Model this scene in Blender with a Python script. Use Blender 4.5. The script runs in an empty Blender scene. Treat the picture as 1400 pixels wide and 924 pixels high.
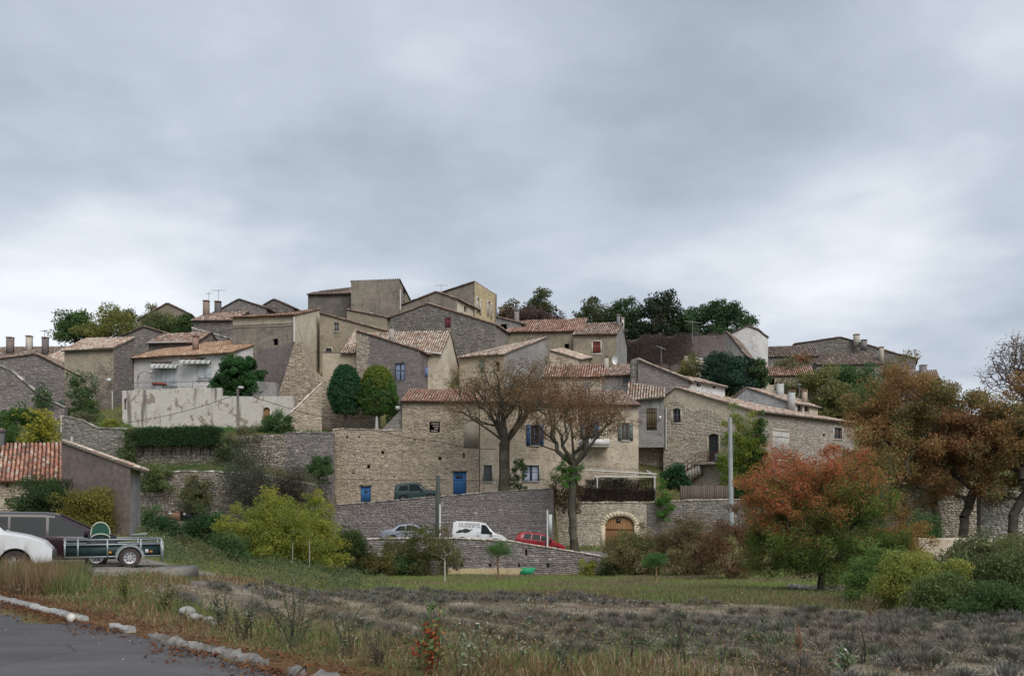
import bpy, math, random
import numpy as np
R = math.radians
rng = np.random.default_rng(7)
random.seed(7)
S = bpy.context.scene
COL = S.collection

# ---------------------------------------------------------------- camera, sky, sun, exposure
F, HOR, CX, CZ = 1212.0, 695.0, 700.0, 1.6
cam_d = bpy.data.cameras.new('camera'); cam = bpy.data.objects.new('camera', cam_d); COL.objects.link(cam)
cam.location = (0, 0, CZ); cam.rotation_euler = (R(90), 0, 0)
cam_d.sensor_width = 36; cam_d.lens = F / 1400 * 36; cam_d.shift_y = (HOR - 462) / 1400
cam_d.clip_start = 0.1; cam_d.clip_end = 8000
S.camera = cam
S.view_settings.view_transform = 'Standard'; S.view_settings.look = 'None'
S.view_settings.exposure = 0.62; S.view_settings.gamma = 1.0
SUN_EL, SUN_AZ = 48.0, 150.0      # azimuth clockwise from +Y (where the camera looks)
W = bpy.data.worlds.new("World"); S.world = W; W.use_nodes = True

def build_sky():
    nt = W.node_tree; N = nt.nodes; L = nt.links; N.clear()
    def nd(t, **k):
        n = N.new(t)
        for a, b in k.items(): setattr(n, a, b)
        return n
    def mth(op, a, b=None):
        m = nd('ShaderNodeMath', operation=op)
        for i, q in enumerate((a, b)):
            if q is None: continue
            if isinstance(q, (int, float)): m.inputs[i].default_value = q
            else: L.new(q, m.inputs[i])
        return m.outputs[0]
    out = nd('ShaderNodeOutputWorld')
    sky = nd('ShaderNodeTexSky', sky_type='NISHITA', sun_disc=False)
    sky.sun_elevation = R(SUN_EL); sky.sun_rotation = R(SUN_AZ); sky.dust_density = 2.5
    bsky = nd('ShaderNodeBackground'); bsky.inputs[1].default_value = 0.10
    L.new(sky.outputs[0], bsky.inputs[0])
    tc = nd('ShaderNodeTexCoord')
    sep = nd('ShaderNodeSeparateXYZ'); L.new(tc.outputs['Generated'], sep.inputs[0])
    zc = mth('MAXIMUM', sep.outputs[2], 0.0)
    zz = mth('ADD', zc, 0.16)
    xx = mth('DIVIDE', sep.outputs[0], zz); yy = mth('DIVIDE', sep.outputs[1], zz)
    cmb = nd('ShaderNodeCombineXYZ'); L.new(xx, cmb.inputs[0]); L.new(yy, cmb.inputs[1])
    mp = nd('ShaderNodeMapping'); mp.inputs['Location'].default_value = (3.1, 1.7, 0); mp.inputs['Scale'].default_value = (0.75, 0.8, 1)
    mp.inputs['Rotation'].default_value = (0, 0, R(-18))
    L.new(cmb.outputs[0], mp.inputs[0])
    n1 = nd('ShaderNodeTexNoise'); n1.inputs['Scale'].default_value = 1.15; n1.inputs['Detail'].default_value = 9; n1.inputs['Roughness'].default_value = 0.46
    n1.inputs['Distortion'].default_value = 0.35
    L.new(mp.outputs[0], n1.inputs[0])
    n2 = nd('ShaderNodeTexNoise'); n2.inputs['Scale'].default_value = 3.2; n2.inputs['Detail'].default_value = 8; n2.inputs['Roughness'].default_value = 0.55
    L.new(mp.outputs[0], n2.inputs[0])
    v = mth('ADD', mth('MULTIPLY', n1.outputs[0], 0.80), mth('MULTIPLY', n2.outputs[0], 0.27))
    # cloud masses: broad lobes (direction, tightness, weight) on top of the noise
    for (px, py, k, w) in SKYLOBES:
        d = np.array([(px - CX) / F, 1.0, (HOR - py) / F]); d /= np.linalg.norm(d)
        dot = nd('ShaderNodeVectorMath', operation='DOT_PRODUCT'); L.new(tc.outputs['Generated'], dot.inputs[0]); dot.inputs[1].default_value = tuple(d)
        e = mth('EXPONENT', mth('MULTIPLY', mth('SUBTRACT', dot.outputs['Value'], 1.0), k))
        v = mth('ADD', v, mth('MULTIPLY', e, w))
    hz = mth('POWER', mth('SUBTRACT', 1.0, zc), 7.0)
    v = mth('ADD', v, mth('SUBTRACT', mth('MULTIPLY', hz, 0.07), 0.012))
    cr = nd('ShaderNodeValToRGB'); L.new(v, cr.inputs[0])
    e = cr.color_ramp.elements
    e[0].position = 0.34; e[0].color = (0.225, 0.257, 0.305, 1)
    e[1].position = 0.74; e[1].color = (0.62, 0.645, 0.68, 1)
    a = e.new(0.44); a.color = (0.29, 0.325, 0.38, 1)
    b = e.new(0.55); b.color = (0.38, 0.42, 0.475, 1)
    bc = nd('ShaderNodeBackground'); bc.inputs[1].default_value = 1.0
    L.new(cr.outputs[0], bc.inputs[0])
    mx = nd('ShaderNodeMixShader'); mx.inputs[0].default_value = 0.93
    L.new(bsky.outputs[0], mx.inputs[1]); L.new(bc.outputs[0], mx.inputs[2]); L.new(mx.outputs[0], out.inputs[0])
SKYLOBES = [(700, 190, 60, .11), (250, 60, 30, -.08), (1000, 130, 60, -.09), (1320, 190, 60, -.05), (1250, 420, 40, .12), (1230, 290, 150, .06),
            (20, 420, 60, .13), (500, 330, 40, -.04), (60, 250, 60, .03), (1100, 30, 50, -.05)]
build_sky()
sun_d = bpy.data.lights.new('sun', 'SUN'); sun = bpy.data.objects.new('sun', sun_d); COL.objects.link(sun)
sun_d.energy = 1.5; sun_d.angle = R(45); sun_d.color = (1.0, 0.95, 0.88)
_a = R(SUN_AZ); _e = R(SUN_EL)
_dir = (math.sin(_a) * math.cos(_e), math.cos(_a) * math.cos(_e), math.sin(_e))
from mathutils import Vector, Matrix
sun.rotation_euler = Vector(_dir).to_track_quat('Z', 'Y').to_euler()
sun.location = (40, -60, 80)

# ---------------------------------------------------------------- coordinates of the place
def zp(py, Y): return CZ + (HOR - py) * Y / F
def xp(px, Y): return (px - CX) * Y / F
def P(px, py, Y): return np.array([xp(px, Y), Y, zp(py, Y)])

# ---------------------------------------------------------------- mesh builder
class G:
    def __init__(s): s.v = []; s.f = []; s.c = []; s.n = 0
    def add(s, v, f, c=(.5, .5, .5)):
        v = np.asarray(v, float).reshape(-1, 3); f = np.asarray(f, int)
        if f.ndim == 1: f = f.reshape(1, -1)
        c = np.asarray(c, float)
        if c.ndim == 1: c = np.tile(c[:3], (len(v), 1))
        s.v.append(v); s.f.append(f + s.n); s.c.append(c[:, :3]); s.n += len(v)
    def quad(s, a, b, c, d, col=(.5, .5, .5)): s.add([a, b, c, d], [[0, 1, 2, 3]], col)
    def box(s, x0, y0, z0, x1, y1, z1, col=(.5, .5, .5)):
        s.hexa([(x0, y0, z0), (x1, y0, z0), (x1, y1, z0), (x0, y1, z0), (x0, y0, z1), (x1, y0, z1), (x1, y1, z1), (x0, y1, z1)], col)
    def hexa(s, p, col=(.5, .5, .5)):
        s.add(p, [[0, 3, 2, 1], [4, 5, 6, 7], [0, 1, 5, 4], [1, 2, 6, 5], [2, 3, 7, 6], [3, 0, 4, 7]], col)
    def tube(s, pts, rad, k=6, col=(.5, .5, .5), cap=True):
        pts = np.asarray(pts, float); n = len(pts); rad = np.broadcast_to(np.asarray(rad, float), (n,))
        V = []
        for i in range(n):
            t = pts[min(i + 1, n - 1)] - pts[max(i - 1, 0)]; t /= (np.linalg.norm(t) + 1e-9)
            a = np.cross(t, (0.13, 0.2, 1.0) if abs(t[2]) < .9 else (1, 0.1, 0)); a /= np.linalg.norm(a); b = np.cross(t, a)
            for j in range(k):
                w = 2 * math.pi * j / k
                V.append(pts[i] + rad[i] * (math.cos(w) * a + math.sin(w) * b))
        Fc = [[i * k + j, i * k + (j + 1) % k, (i + 1) * k + (j + 1) % k, (i + 1) * k + j] for i in range(n - 1) for j in range(k)]
        s.add(V, Fc, col)
        if cap:
            s.add(V[:k][::-1], [list(range(k))], col); s.add(V[-k:], [list(range(k))], col)
    def obj(s, name, mat, parent=None, kind=None, smooth=False, local=False):
        me = bpy.data.meshes.new(name)
        if s.n:
            v = np.concatenate(s.v); c = np.concatenate(s.c)
            if parent is not None and not local:
                b = np.zeros(3); q = parent
                while q is not None: b += np.array(q.location); q = q.parent
                v = v - b
            me.vertices.add(len(v)); me.vertices.foreach_set('co', v.astype(np.float32).ravel())
            ls = np.concatenate([np.full(len(f), f.shape[1]) for f in s.f]); lv = np.concatenate([f.ravel() for f in s.f])
            me.loops.add(len(lv)); me.loops.foreach_set('vertex_index', lv.astype(np.int32))
            me.polygons.add(len(ls)); me.polygons.foreach_set('loop_start', np.concatenate([[0], np.cumsum(ls)[:-1]]).astype(np.int32))
            if smooth: me.polygons.foreach_set('use_smooth', np.ones(len(ls), bool))
            me.update(calc_edges=True)
            at = me.color_attributes.new('Col', 'FLOAT_COLOR', 'POINT')
            at.data.foreach_set('color', np.concatenate([c, np.ones((len(c), 1))], 1).astype(np.float32).ravel())
        if mat: me.materials.append(mat)
        o = bpy.data.objects.new(name, me); COL.objects.link(o)
        if parent is not None: o.parent = parent
        if kind: o['kind'] = kind
        return o

USED = set()
def tag(o, label, cat, group=None):
    o['label'] = label; o['category'] = cat
    if group: o['group'] = group
    if label in USED: print('DUP LABEL', label)
    USED.add(label)
    return o
def thing(name, label, cat, loc=(0, 0, 0), group=None):
    o = bpy.data.objects.new(name, None); COL.objects.link(o); o.location = tuple(float(q) for q in loc); o.empty_display_size = .2
    return tag(o, label, cat, group)

# ---------------------------------------------------------------- materials
MATS = {}
def material(name, fn):
    if name in MATS: return MATS[name]
    m = bpy.data.materials.new(name); m.use_nodes = True
    nt = m.node_tree; nt.nodes.clear()
    class K: pass
    k = K(); k.nt = nt
    def nd(t, **kw):
        n = nt.nodes.new(t)
        for a, b in kw.items():
            if a == 'I':
                for q, val in b.items():
                    if isinstance(val, bpy.types.NodeSocket): nt.links.new(val, n.inputs[q])
                    else: n.inputs[q].default_value = val
            else: setattr(n, a, b)
        return n
    k.nd = nd
    def mix(f, a, b, mode='MIX'):
        n = nd('ShaderNodeMix', data_type='RGBA', blend_type=mode)
        for i, q in ((0, f), (6, a), (7, b)):
            if isinstance(q, bpy.types.NodeSocket): nt.links.new(q, n.inputs[i])
            elif i == 0: n.inputs[i].default_value = q
            else: n.inputs[i].default_value = (*q[:3], 1)
        return n.outputs[2]
    k.mix = mix
    def ramp(x, p0, p1):
        return nd('ShaderNodeMapRange', I={0: x, 1: p0, 2: p1, 3: 0.0, 4: 1.0}).outputs[0]
    k.ramp = ramp
    def noise(scale, detail=5, rough=.55, vec=None, dist=0):
        I = {'Scale': scale, 'Detail': detail, 'Roughness': rough, 'Distortion': dist}
        if vec is not None: I['Vector'] = vec
        return nd('ShaderNodeTexNoise', I=I).outputs[0]
    k.noise = noise
    k.pos = nd('ShaderNodeNewGeometry').outputs['Position']
    def scaled(x, y, z):
        return nd('ShaderNodeVectorMath', operation='MULTIPLY', I={0: k.pos, 1: (x, y, z)}).outputs[0]
    k.scaled = scaled
    def attr(): return nd('ShaderNodeAttribute', attribute_name='Col').outputs['Color']
    k.attr = attr
    def finish(color, rough=.9, bump=None, bs=.3, bd=.05, metallic=0, spec=.3, coat=0, translucent=0):
        I = {'Base Color': color if isinstance(color, bpy.types.NodeSocket) else (*color[:3], 1), 'Roughness': rough, 'Metallic': metallic, 'Specular IOR Level': spec, 'Coat Weight': coat}
        if bump is not None:
            I['Normal'] = nd('ShaderNodeBump', I={'Strength': bs, 'Distance': bd, 'Height': bump}).outputs[0]
        p = nd('ShaderNodeBsdfPrincipled', I=I)
        sh = p.outputs[0]
        if translucent:
            t = nd('ShaderNodeBsdfTranslucent', I={'Color': I['Base Color']})
            mx = nd('ShaderNodeMixShader', I={0: translucent}); nt.links.new(sh, mx.inputs[1]); nt.links.new(t.outputs[0], mx.inputs[2]); sh = mx.outputs[0]
        o = nd('ShaderNodeOutputMaterial'); nt.links.new(sh, o.inputs[0])
    k.finish = finish
    fn(k); MATS[name] = m
    return m

def m_attr(name='painted', rough=.85, spec=.3, nscale=8, namt=.35, bump=.2, metallic=0, coat=0):
    def fn(k):
        n = k.noise(nscale, 6, .6, k.pos); n2 = k.noise(nscale * .12, 4, .6, k.pos)
        f = k.nd('ShaderNodeMapRange', I={0: n, 1: .25, 2: .75, 3: 1 - namt, 4: 1 + namt}).outputs[0]
        f2 = k.nd('ShaderNodeMapRange', I={0: n2, 1: .3, 2: .7, 3: 1 - namt * .6, 4: 1 + namt * .6}).outputs[0]
        c = k.nd('ShaderNodeVectorMath', operation='SCALE', I={0: k.attr(), 'Scale': f}).outputs[0]
        c = k.nd('ShaderNodeVectorMath', operation='SCALE', I={0: c, 'Scale': f2}).outputs[0]
        k.finish(c, rough, n, bump, .03, metallic, spec, coat)
    return material(name, fn)
STONE = m_attr('field_stone', .95, .15, 14, .30, .5)
TILE = m_attr('clay_tile', .9, .2, 9, .32, .3)
PAINT = m_attr('painted_wood', .7, .3, 10, .14, .15)
METAL = m_attr('dull_metal', .5, .5, 6, .15, .1, .6)
BARK = m_attr('bark', .95, .1, 9, .55, .9)
CONC = m_attr('concrete', .95, .2, 12, .2, .4)
EARTH = m_attr('earth', 1, .05, 6, .3, .6)
GLASS = material('window_glass', lambda k: k.finish((.025, .03, .035), .12, None, spec=.6))
CARGLASS = material('car_glass', lambda k: k.finish((.012, .02, .022), .22, k.noise(3, 2, .5, k.pos), .05, .02, spec=.12))
RUBBER = material('rubber', lambda k: k.finish((.03, .028, .026), .85, k.noise(40, 3, .6, k.pos), .3))
def leafmat(name, tr=.42, rough=.65):
    return material(name, lambda k: k.finish(k.attr(), rough, None, spec=.25, translucent=tr))
LEAF = leafmat('leaf'); NEEDLE = leafmat('needle', .3, .75); DRY = leafmat('dry_plant', .2, .9)

def render_wall(name, base, stain, stain2=None, streak=.5, patch=.5, rough=.93):
    """lime render: mottled, with streaks running down and blotches"""
    def fn(k):
        n1 = k.noise(.55, 6, .65, k.pos, .6); n2 = k.noise(5, 6, .7, k.pos)
        st = k.noise(1.0, 5, .6, k.scaled(2.6, 2.6, .22), .3)
        c = k.mix(k.ramp(n1, .40, .68), base, stain)
        c = k.mix(k.nd('ShaderNodeMath', operation='MULTIPLY', I={0: k.ramp(st, .50, .72), 1: streak}).outputs[0], c, stain2 or stain)
        n3 = k.noise(1.1, 8, .72, k.nd('ShaderNodeVectorMath', operation='ADD', I={0: k.pos, 1: (31, 7, 3)}).outputs[0], 1.2)
        c = k.mix(k.nd('ShaderNodeMath', operation='MULTIPLY', I={0: k.ramp(n3, .56, .60), 1: min(1, patch + .2)}).outputs[0], c, tuple(q * .72 for q in stain))
        n4 = k.noise(.28, 4, .6, k.scaled(1, 1, 1.6), .8)
        c = k.mix(k.nd('ShaderNodeMath', operation='MULTIPLY', I={0: k.ramp(n4, .52, .62), 1: .45}).outputs[0], c, tuple(min(.8, q * 1.25) for q in base))
        f = k.nd('ShaderNodeMapRange', I={0: n2, 1: .25, 2: .75, 3: .66, 4: 1.34}).outputs[0]
        c = k.nd('ShaderNodeVectorMath', operation='SCALE', I={0: c, 'Scale': f}).outputs[0]
        k.finish(c, rough, n2, .6, .05, spec=.15)
    return material(name, fn)
def mortar(name, c):
    return render_wall('mortar_' + name, c, tuple(q * .72 for q in c), tuple(q * .55 for q in c), .4)

# ---------------------------------------------------------------- facades
class Fac:
    """vertical wall plane from A to B (left to right as seen from outside)"""
    def __init__(s, A, B, zb, prof):
        s.A = np.array(A[:2], float); s.B = np.array(B[:2], float)
        s.L = float(np.linalg.norm(s.B - s.A)); s.d = (s.B - s.A) / s.L; s.n = np.array([s.d[1], -s.d[0]])
        s.zb = zb if isinstance(zb, tuple) else (zb, zb)
        s.prof = [(a * s.L, z) for a, z in prof]
    def pt(s, t, n, z): q = s.A + s.d * t + s.n * n; return (q[0], q[1], z)
    def top(s, t): return float(np.interp(t, [a for a, _ in s.prof], [z for _, z in s.prof]))
    def bot(s, t): return s.zb[0] + (s.zb[1] - s.zb[0]) * t / s.L
    def tpx(s, px):
        u = (px - CX) / F; return float((u * s.A[1] - s.A[0]) / (s.d[0] - u * s.d[1]))
    def px(s, px, py): t = s.tpx(px); return t, zp(py, s.A[1] + t * s.d[1])
    def rect(s, x0, y0, x1, y1):
        t0, t1 = s.tpx(x0), s.tpx(x1); Y = s.A[1] + .5 * (t0 + t1) * s.d[1]
        if t0 > t1: t0, t1 = t1, t0
        return t0, t1, zp(y1, Y), zp(y0, Y)

def fbox(g, fc, t0, t1, n0, n1, z0, z1, col=(.5, .5, .5), sl=0):
    p = fc.pt
    g.hexa([p(t0, n1, z0), p(t1, n1, z0 + sl), p(t1, n0, z0 + sl), p(t0, n0, z0), p(t0, n1, z1), p(t1, n1, z1 + sl), p(t1, n0, z1 + sl), p(t0, n0, z1)], col)

def arch_z(o, t):
    t0, t1, z0, z1, arch = o['t0'], o['t1'], o['z0'], o['z1'], o.get('arch', 0)
    if not arch: return z1
    x = (t - (t0 + t1) / 2) / ((t1 - t0) / 2); return z1 - arch * (1 - math.sqrt(max(0, 1 - x * x)))

def wall_mesh(fc, ops, reveal=.28, col=(.5, .5, .5)):
    g = G(); cuts = {0.0, fc.L}
    for a, _ in fc.prof: cuts.add(min(max(a, 0), fc.L))
    for o in ops:
        cuts |= {o['t0'], o['t1']}
        if o.get('arch'): cuts |= {o['t0'] + (o['t1'] - o['t0']) * (1 - math.cos(math.pi * i / 10)) / 2 for i in range(1, 10)}
    cuts = sorted(c for c in cuts if -1e-6 <= c <= fc.L + 1e-6)
    for a, b in zip(cuts[:-1], cuts[1:]):
        if b - a < 1e-5: continue
        m = (a + b) / 2
        lo = (fc.bot(a), fc.bot(b))
        for o in sorted([o for o in ops if o['t0'] < m < o['t1']], key=lambda o: o['z0']):
            g.quad(fc.pt(a, 0, lo[0]), fc.pt(b, 0, lo[1]), fc.pt(b, 0, o['z0']), fc.pt(a, 0, o['z0']), col)
            za, zb = arch_z(o, a), arch_z(o, b)
            g.quad(fc.pt(a, 0, za), fc.pt(b, 0, zb), fc.pt(b, -reveal, zb), fc.pt(a, -reveal, za), col)
            g.quad(fc.pt(b, 0, o['z0']), fc.pt(a, 0, o['z0']), fc.pt(a, -reveal, o['z0']), fc.pt(b, -reveal, o['z0']), col)
            lo = (za, zb)
        g.quad(fc.pt(a, 0, lo[0]), fc.pt(b, 0, lo[1]), fc.pt(b, 0, fc.top(b)), fc.pt(a, 0, fc.top(a)), col)
    for o in ops:
        for t in (o['t0'], o['t1']):
            z1 = arch_z(o, t)
            g.quad(fc.pt(t, 0, o['z0']), fc.pt(t, -reveal, o['z0']), fc.pt(t, -reveal, z1), fc.pt(t, 0, z1), col)
    return g

PAL = {  # stone palettes: linear colours, weight
 'warm': [((.47, .39, .30), 3), ((.54, .46, .36), 3), ((.39, .32, .25), 2), ((.25, .20, .165), .8), ((.62, .55, .45), 1)],
 'pale': [((.56, .50, .41), 3), ((.64, .57, .48), 2), ((.46, .40, .33), 2), ((.32, .275, .23), 1)],
 'grey': [((.29, .27, .245), 3), ((.23, .215, .20), 3), ((.36, .335, .30), 2), ((.17, .158, .15), 1), ((.44, .41, .36), .7)],
 'purple': [((.26, .235, .225), 3), ((.31, .28, .265), 2.5), ((.21, .188, .18), 2), ((.33, .30, .28), 1), ((.43, .40, .36), .4)],
 'dark': [((.20, .18, .165), 3), ((.26, .235, .21), 3), ((.14, .125, .115), 2), ((.36, .33, .30), .7)],
 'rub': [((.44, .40, .34), 3), ((.56, .52, .46), 2), ((.30, .26, .22), 3), ((.18, .16, .14), 1.5), ((.40, .32, .24), 1)],
 'white': [((.55, .53, .48), 3), ((.65, .62, .57), 2), ((.42, .39, .35), 2), ((.25, .23, .21), 1)],
}
def pick(pal, n, r=rng):
    cs = np.array([c for c, _ in pal]); w = np.array([q for _, q in pal], float)
    return cs[r.choice(len(cs), n, p=w / w.sum())] * r.uniform(.82, 1.18, (n, 1))

def stones(g, fc, pal, l=.30, h=.15, proud=.035, ops=(), region=None, gap=.02, n0=0.0):
    pal = PAL[pal] if isinstance(pal, str) else pal
    l *= .86; h *= .82; gap *= .75
    zmin = min(fc.zb); zmax = max(z for _, z in fc.prof)
    z = zmin; rows = []
    while z < zmax:
        hh = h * rng.uniform(.65, 1.4); t = -rng.uniform(0, l)
        while t < fc.L:
            ll = l * rng.uniform(.4, 1.7); a, b = max(t, 0.0), min(t + ll, fc.L); t += ll
            if b - a < l * .3: continue
            z1 = z + hh * rng.uniform(.8, 1.05); m = (a + b) / 2
            if z1 > min(fc.top(a), fc.top(b)) or z < max(fc.bot(a), fc.bot(b)): continue
            if any(b > o['t0'] - .02 and a < o['t1'] + .02 and z1 > o['z0'] - .02 and z < arch_z(o, min(max(m, o['t0']), o['t1'])) + .02 for o in ops): continue
            if region is not None and not region(m, (z + z1) / 2): continue
            rows.append((a, b, z, z1))
        z += hh
    if not rows: return
    r = np.array(rows); n = len(r); c = pick(pal, n) * .62 + .38 * np.average([q for q, _ in pal], axis=0, weights=[w for _, w in pal])
    a, b, z0, z1 = r.T; gp = gap * rng.uniform(.5, 1.4, n); a = a + gp; b = b - gp; z0 = z0 + gp * .7; z1 = z1 - gp * .7
    pr = proud * rng.uniform(.35, 1.3, n)
    j = lambda s_: rng.uniform(-1, 1, n) * s_
    T = np.stack([a + j(.025), b + j(.025), b + j(.035), a + j(.035)], 1); jz = j(h * .16); Z = np.stack([z0 + jz + j(.012), z0 + jz + j(.012), z1 + jz * .4 + j(h * .13), z1 + jz * .4 + j(h * .13)], 1)
    wv = .05 * np.sin(T * .9 + pr[0] * 99) + .035 * np.sin(T * 2.3 + pr[0] * 50); Z = Z + wv
    ed_ = np.minimum(T - 0, fc.L - T); Z = Z - 0 * ed_
    cm, zm = T.mean(1, keepdims=True), Z.mean(1, keepdims=True); k = .80
    T2 = cm + (T - cm) * np.maximum(k, 1 - .05 / np.maximum(b - a, .05))[:, None]; Z2 = zm + (Z - zm) * .74
    TT = np.concatenate([T, T2], 1); ZZ = np.concatenate([Z, Z2], 1); NN = np.concatenate([np.full((n, 4), n0 - .004), np.repeat(pr[:, None] + n0, 4, 1) * rng.uniform(.8, 1.2, (n, 4))], 1)
    X = fc.A[0] + fc.d[0] * TT + fc.n[0] * NN; Y = fc.A[1] + fc.d[1] * TT + fc.n[1] * NN
    V = np.stack([X, Y, ZZ], 2).reshape(-1, 3)
    f = np.array([[4, 5, 6, 7], [0, 1, 5, 4], [1, 2, 6, 5], [2, 3, 7, 6], [3, 0, 4, 7]])
    FF = (f[None] + (np.arange(n) * 8)[:, None, None]).reshape(-1, 4)
    g.add(V, FF, np.repeat(c, 8, 0))

# ---------------------------------------------------------------- roofs of canal tiles
TP = {
 'red': [((.38, .21, .155), 3), ((.46, .29, .22), 2), ((.28, .16, .125), 2), ((.50, .42, .35), 1.4), ((.19, .14, .12), 1)],
 'bright': [((.42, .20, .14), 3), ((.48, .28, .20), 2.5), ((.30, .15, .11), 2), ((.48, .42, .34), 1.2), ((.20, .14, .11), 1.5)],
 'orange': [((.44, .27, .17), 3), ((.36, .23, .16), 3), ((.50, .37, .26), 2), ((.26, .18, .14), 1)],
 'old': [((.30, .20, .16), 3), ((.38, .27, .21), 2), ((.22, .155, .13), 2), ((.50, .45, .39), 1.4), ((.15, .12, .11), 1)],
 'pale': [((.50, .42, .35), 3), ((.38, .26, .20), 2.5), ((.60, .53, .45), 2), ((.24, .17, .14), 1.2), ((.46, .27, .19), 1)],
 'brown': [((.20, .15, .125), 3), ((.27, .20, .165), 2), ((.15, .115, .10), 2), ((.38, .33, .29), .8)],
}
def roof(parent, e0, e1, r1, r0, over=.30, verge=.12, pal='old', th=.10, name='roof', w=.25, lift=0.0):
    e0, e1, r1, r0 = [np.array(q, float) for q in (e0, e1, r1, r0)]
    sl0 = e0 - r0; sl1 = e1 - r1; L0 = np.linalg.norm(sl0); L1 = np.linalg.norm(sl1)
    e0 = e0 + sl0 / L0 * over; e1 = e1 + sl1 / L1 * over
    ed = (e1 - e0) / np.linalg.norm(e1 - e0)
    e0 -= ed * verge; e1 += ed * verge
    rd = (r1 - r0); rl = np.linalg.norm(rd)
    if rl > .5: r0 = r0 - rd / rl * verge; r1 = r1 + rd / rl * verge
    nrm = np.cross(e1 - e0, r0 - e0); nrm /= np.linalg.norm(nrm)
    if nrm[2] < 0: nrm = -nrm
    up = nrm * (.02 + lift)
    g = G(); dn = np.array([0, 0, -th])
    cc = np.array(TP[pal][0][0]) * .30  # deck colour darkened to paint shade into the channels between tiles
    e0, e1, r0, r1 = [q + up for q in (e0, e1, r0, r1)]
    g.hexa([e0 + dn, e1 + dn, r1 + dn, r0 + dn, e0, e1, r1, r0], cc)
    ro = g.obj(name, TILE, parent)
    Wd = np.linalg.norm(e1 - e0); n = max(2, int(round(Wd / w))); Ls = (L0 + L1) / 2 + over; m = max(2, int(round(Ls / .36)))
    I, J = np.meshgrid(np.arange(n), np.arange(m)); I = I.ravel(); J = J.ravel(); K = len(I)
    U = (I + .5) / n + rng.normal(0, .012, K) / n * 3
    v0 = J / m - .18 / m; v1 = (J + 1) / m
    v0 = np.maximum(v0, -.02); pts = []
    ph = rng.uniform(0, 6, 4)
    for v, r_, lf in ((v0, .088, .035), (v1, .070, .008)):
        a = e0[None] + (e1 - e0)[None] * U[:, None]; b = r0[None] + (r1 - r0)[None] * U[:, None]
        c = a + (b - a) * v[:, None]
        ax = (e1 - e0) + ((r1 - r0) - (e1 - e0)) * v[:, None]; wl = np.linalg.norm(ax, axis=1, keepdims=True); ax = ax / wl
        rr = np.minimum(r_, wl[:, 0] / n * .46) * rng.uniform(.92, 1.08, K)
        lfj = lf + rng.uniform(-.008, .02, K) + .03 * (1 + np.sin(U * Wd * .9 + ph[0]) * np.sin(v * Ls * 1.1 + ph[1]))
        for th_ in (0, 45, 90, 135, 180):
            t = R(th_); pts.append(c - ax * (np.cos(t) * rr)[:, None] + nrm[None] * (np.sin(t) * rr * .9 + lfj)[:, None])
    V = np.stack(pts, 1).reshape(-1, 3)
    f = np.array([[i, i + 1, i + 6, i + 5] for i in range(4)] + [[0, 4, 3, 1]])
    f[4] = [4, 3, 1, 0]
    FF = (f[None] + (np.arange(K) * 10)[:, None, None]).reshape(-1, 4)
    col = pick(TP[pal], K); colm = pick(TP[pal], n)[I]; col = col * .82 + colm * .18
    # patches where replaced or lichened tiles gather
    pt = np.sin(U * Wd * .7 + ph[2]) * np.sin(v0 * Ls * .9 + ph[3])
    col = np.where((pt > .35)[:, None] & (rng.random(K) < .45)[:, None], pick(TP[pal][:2] + [((.46, .41, .35), 1.0)], K), col)
    g2 = G(); g2.add(V, FF, np.repeat(col, 10, 0))
    g2.obj('roof_tiles', TILE, ro, kind='stuff')
    return ro

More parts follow.
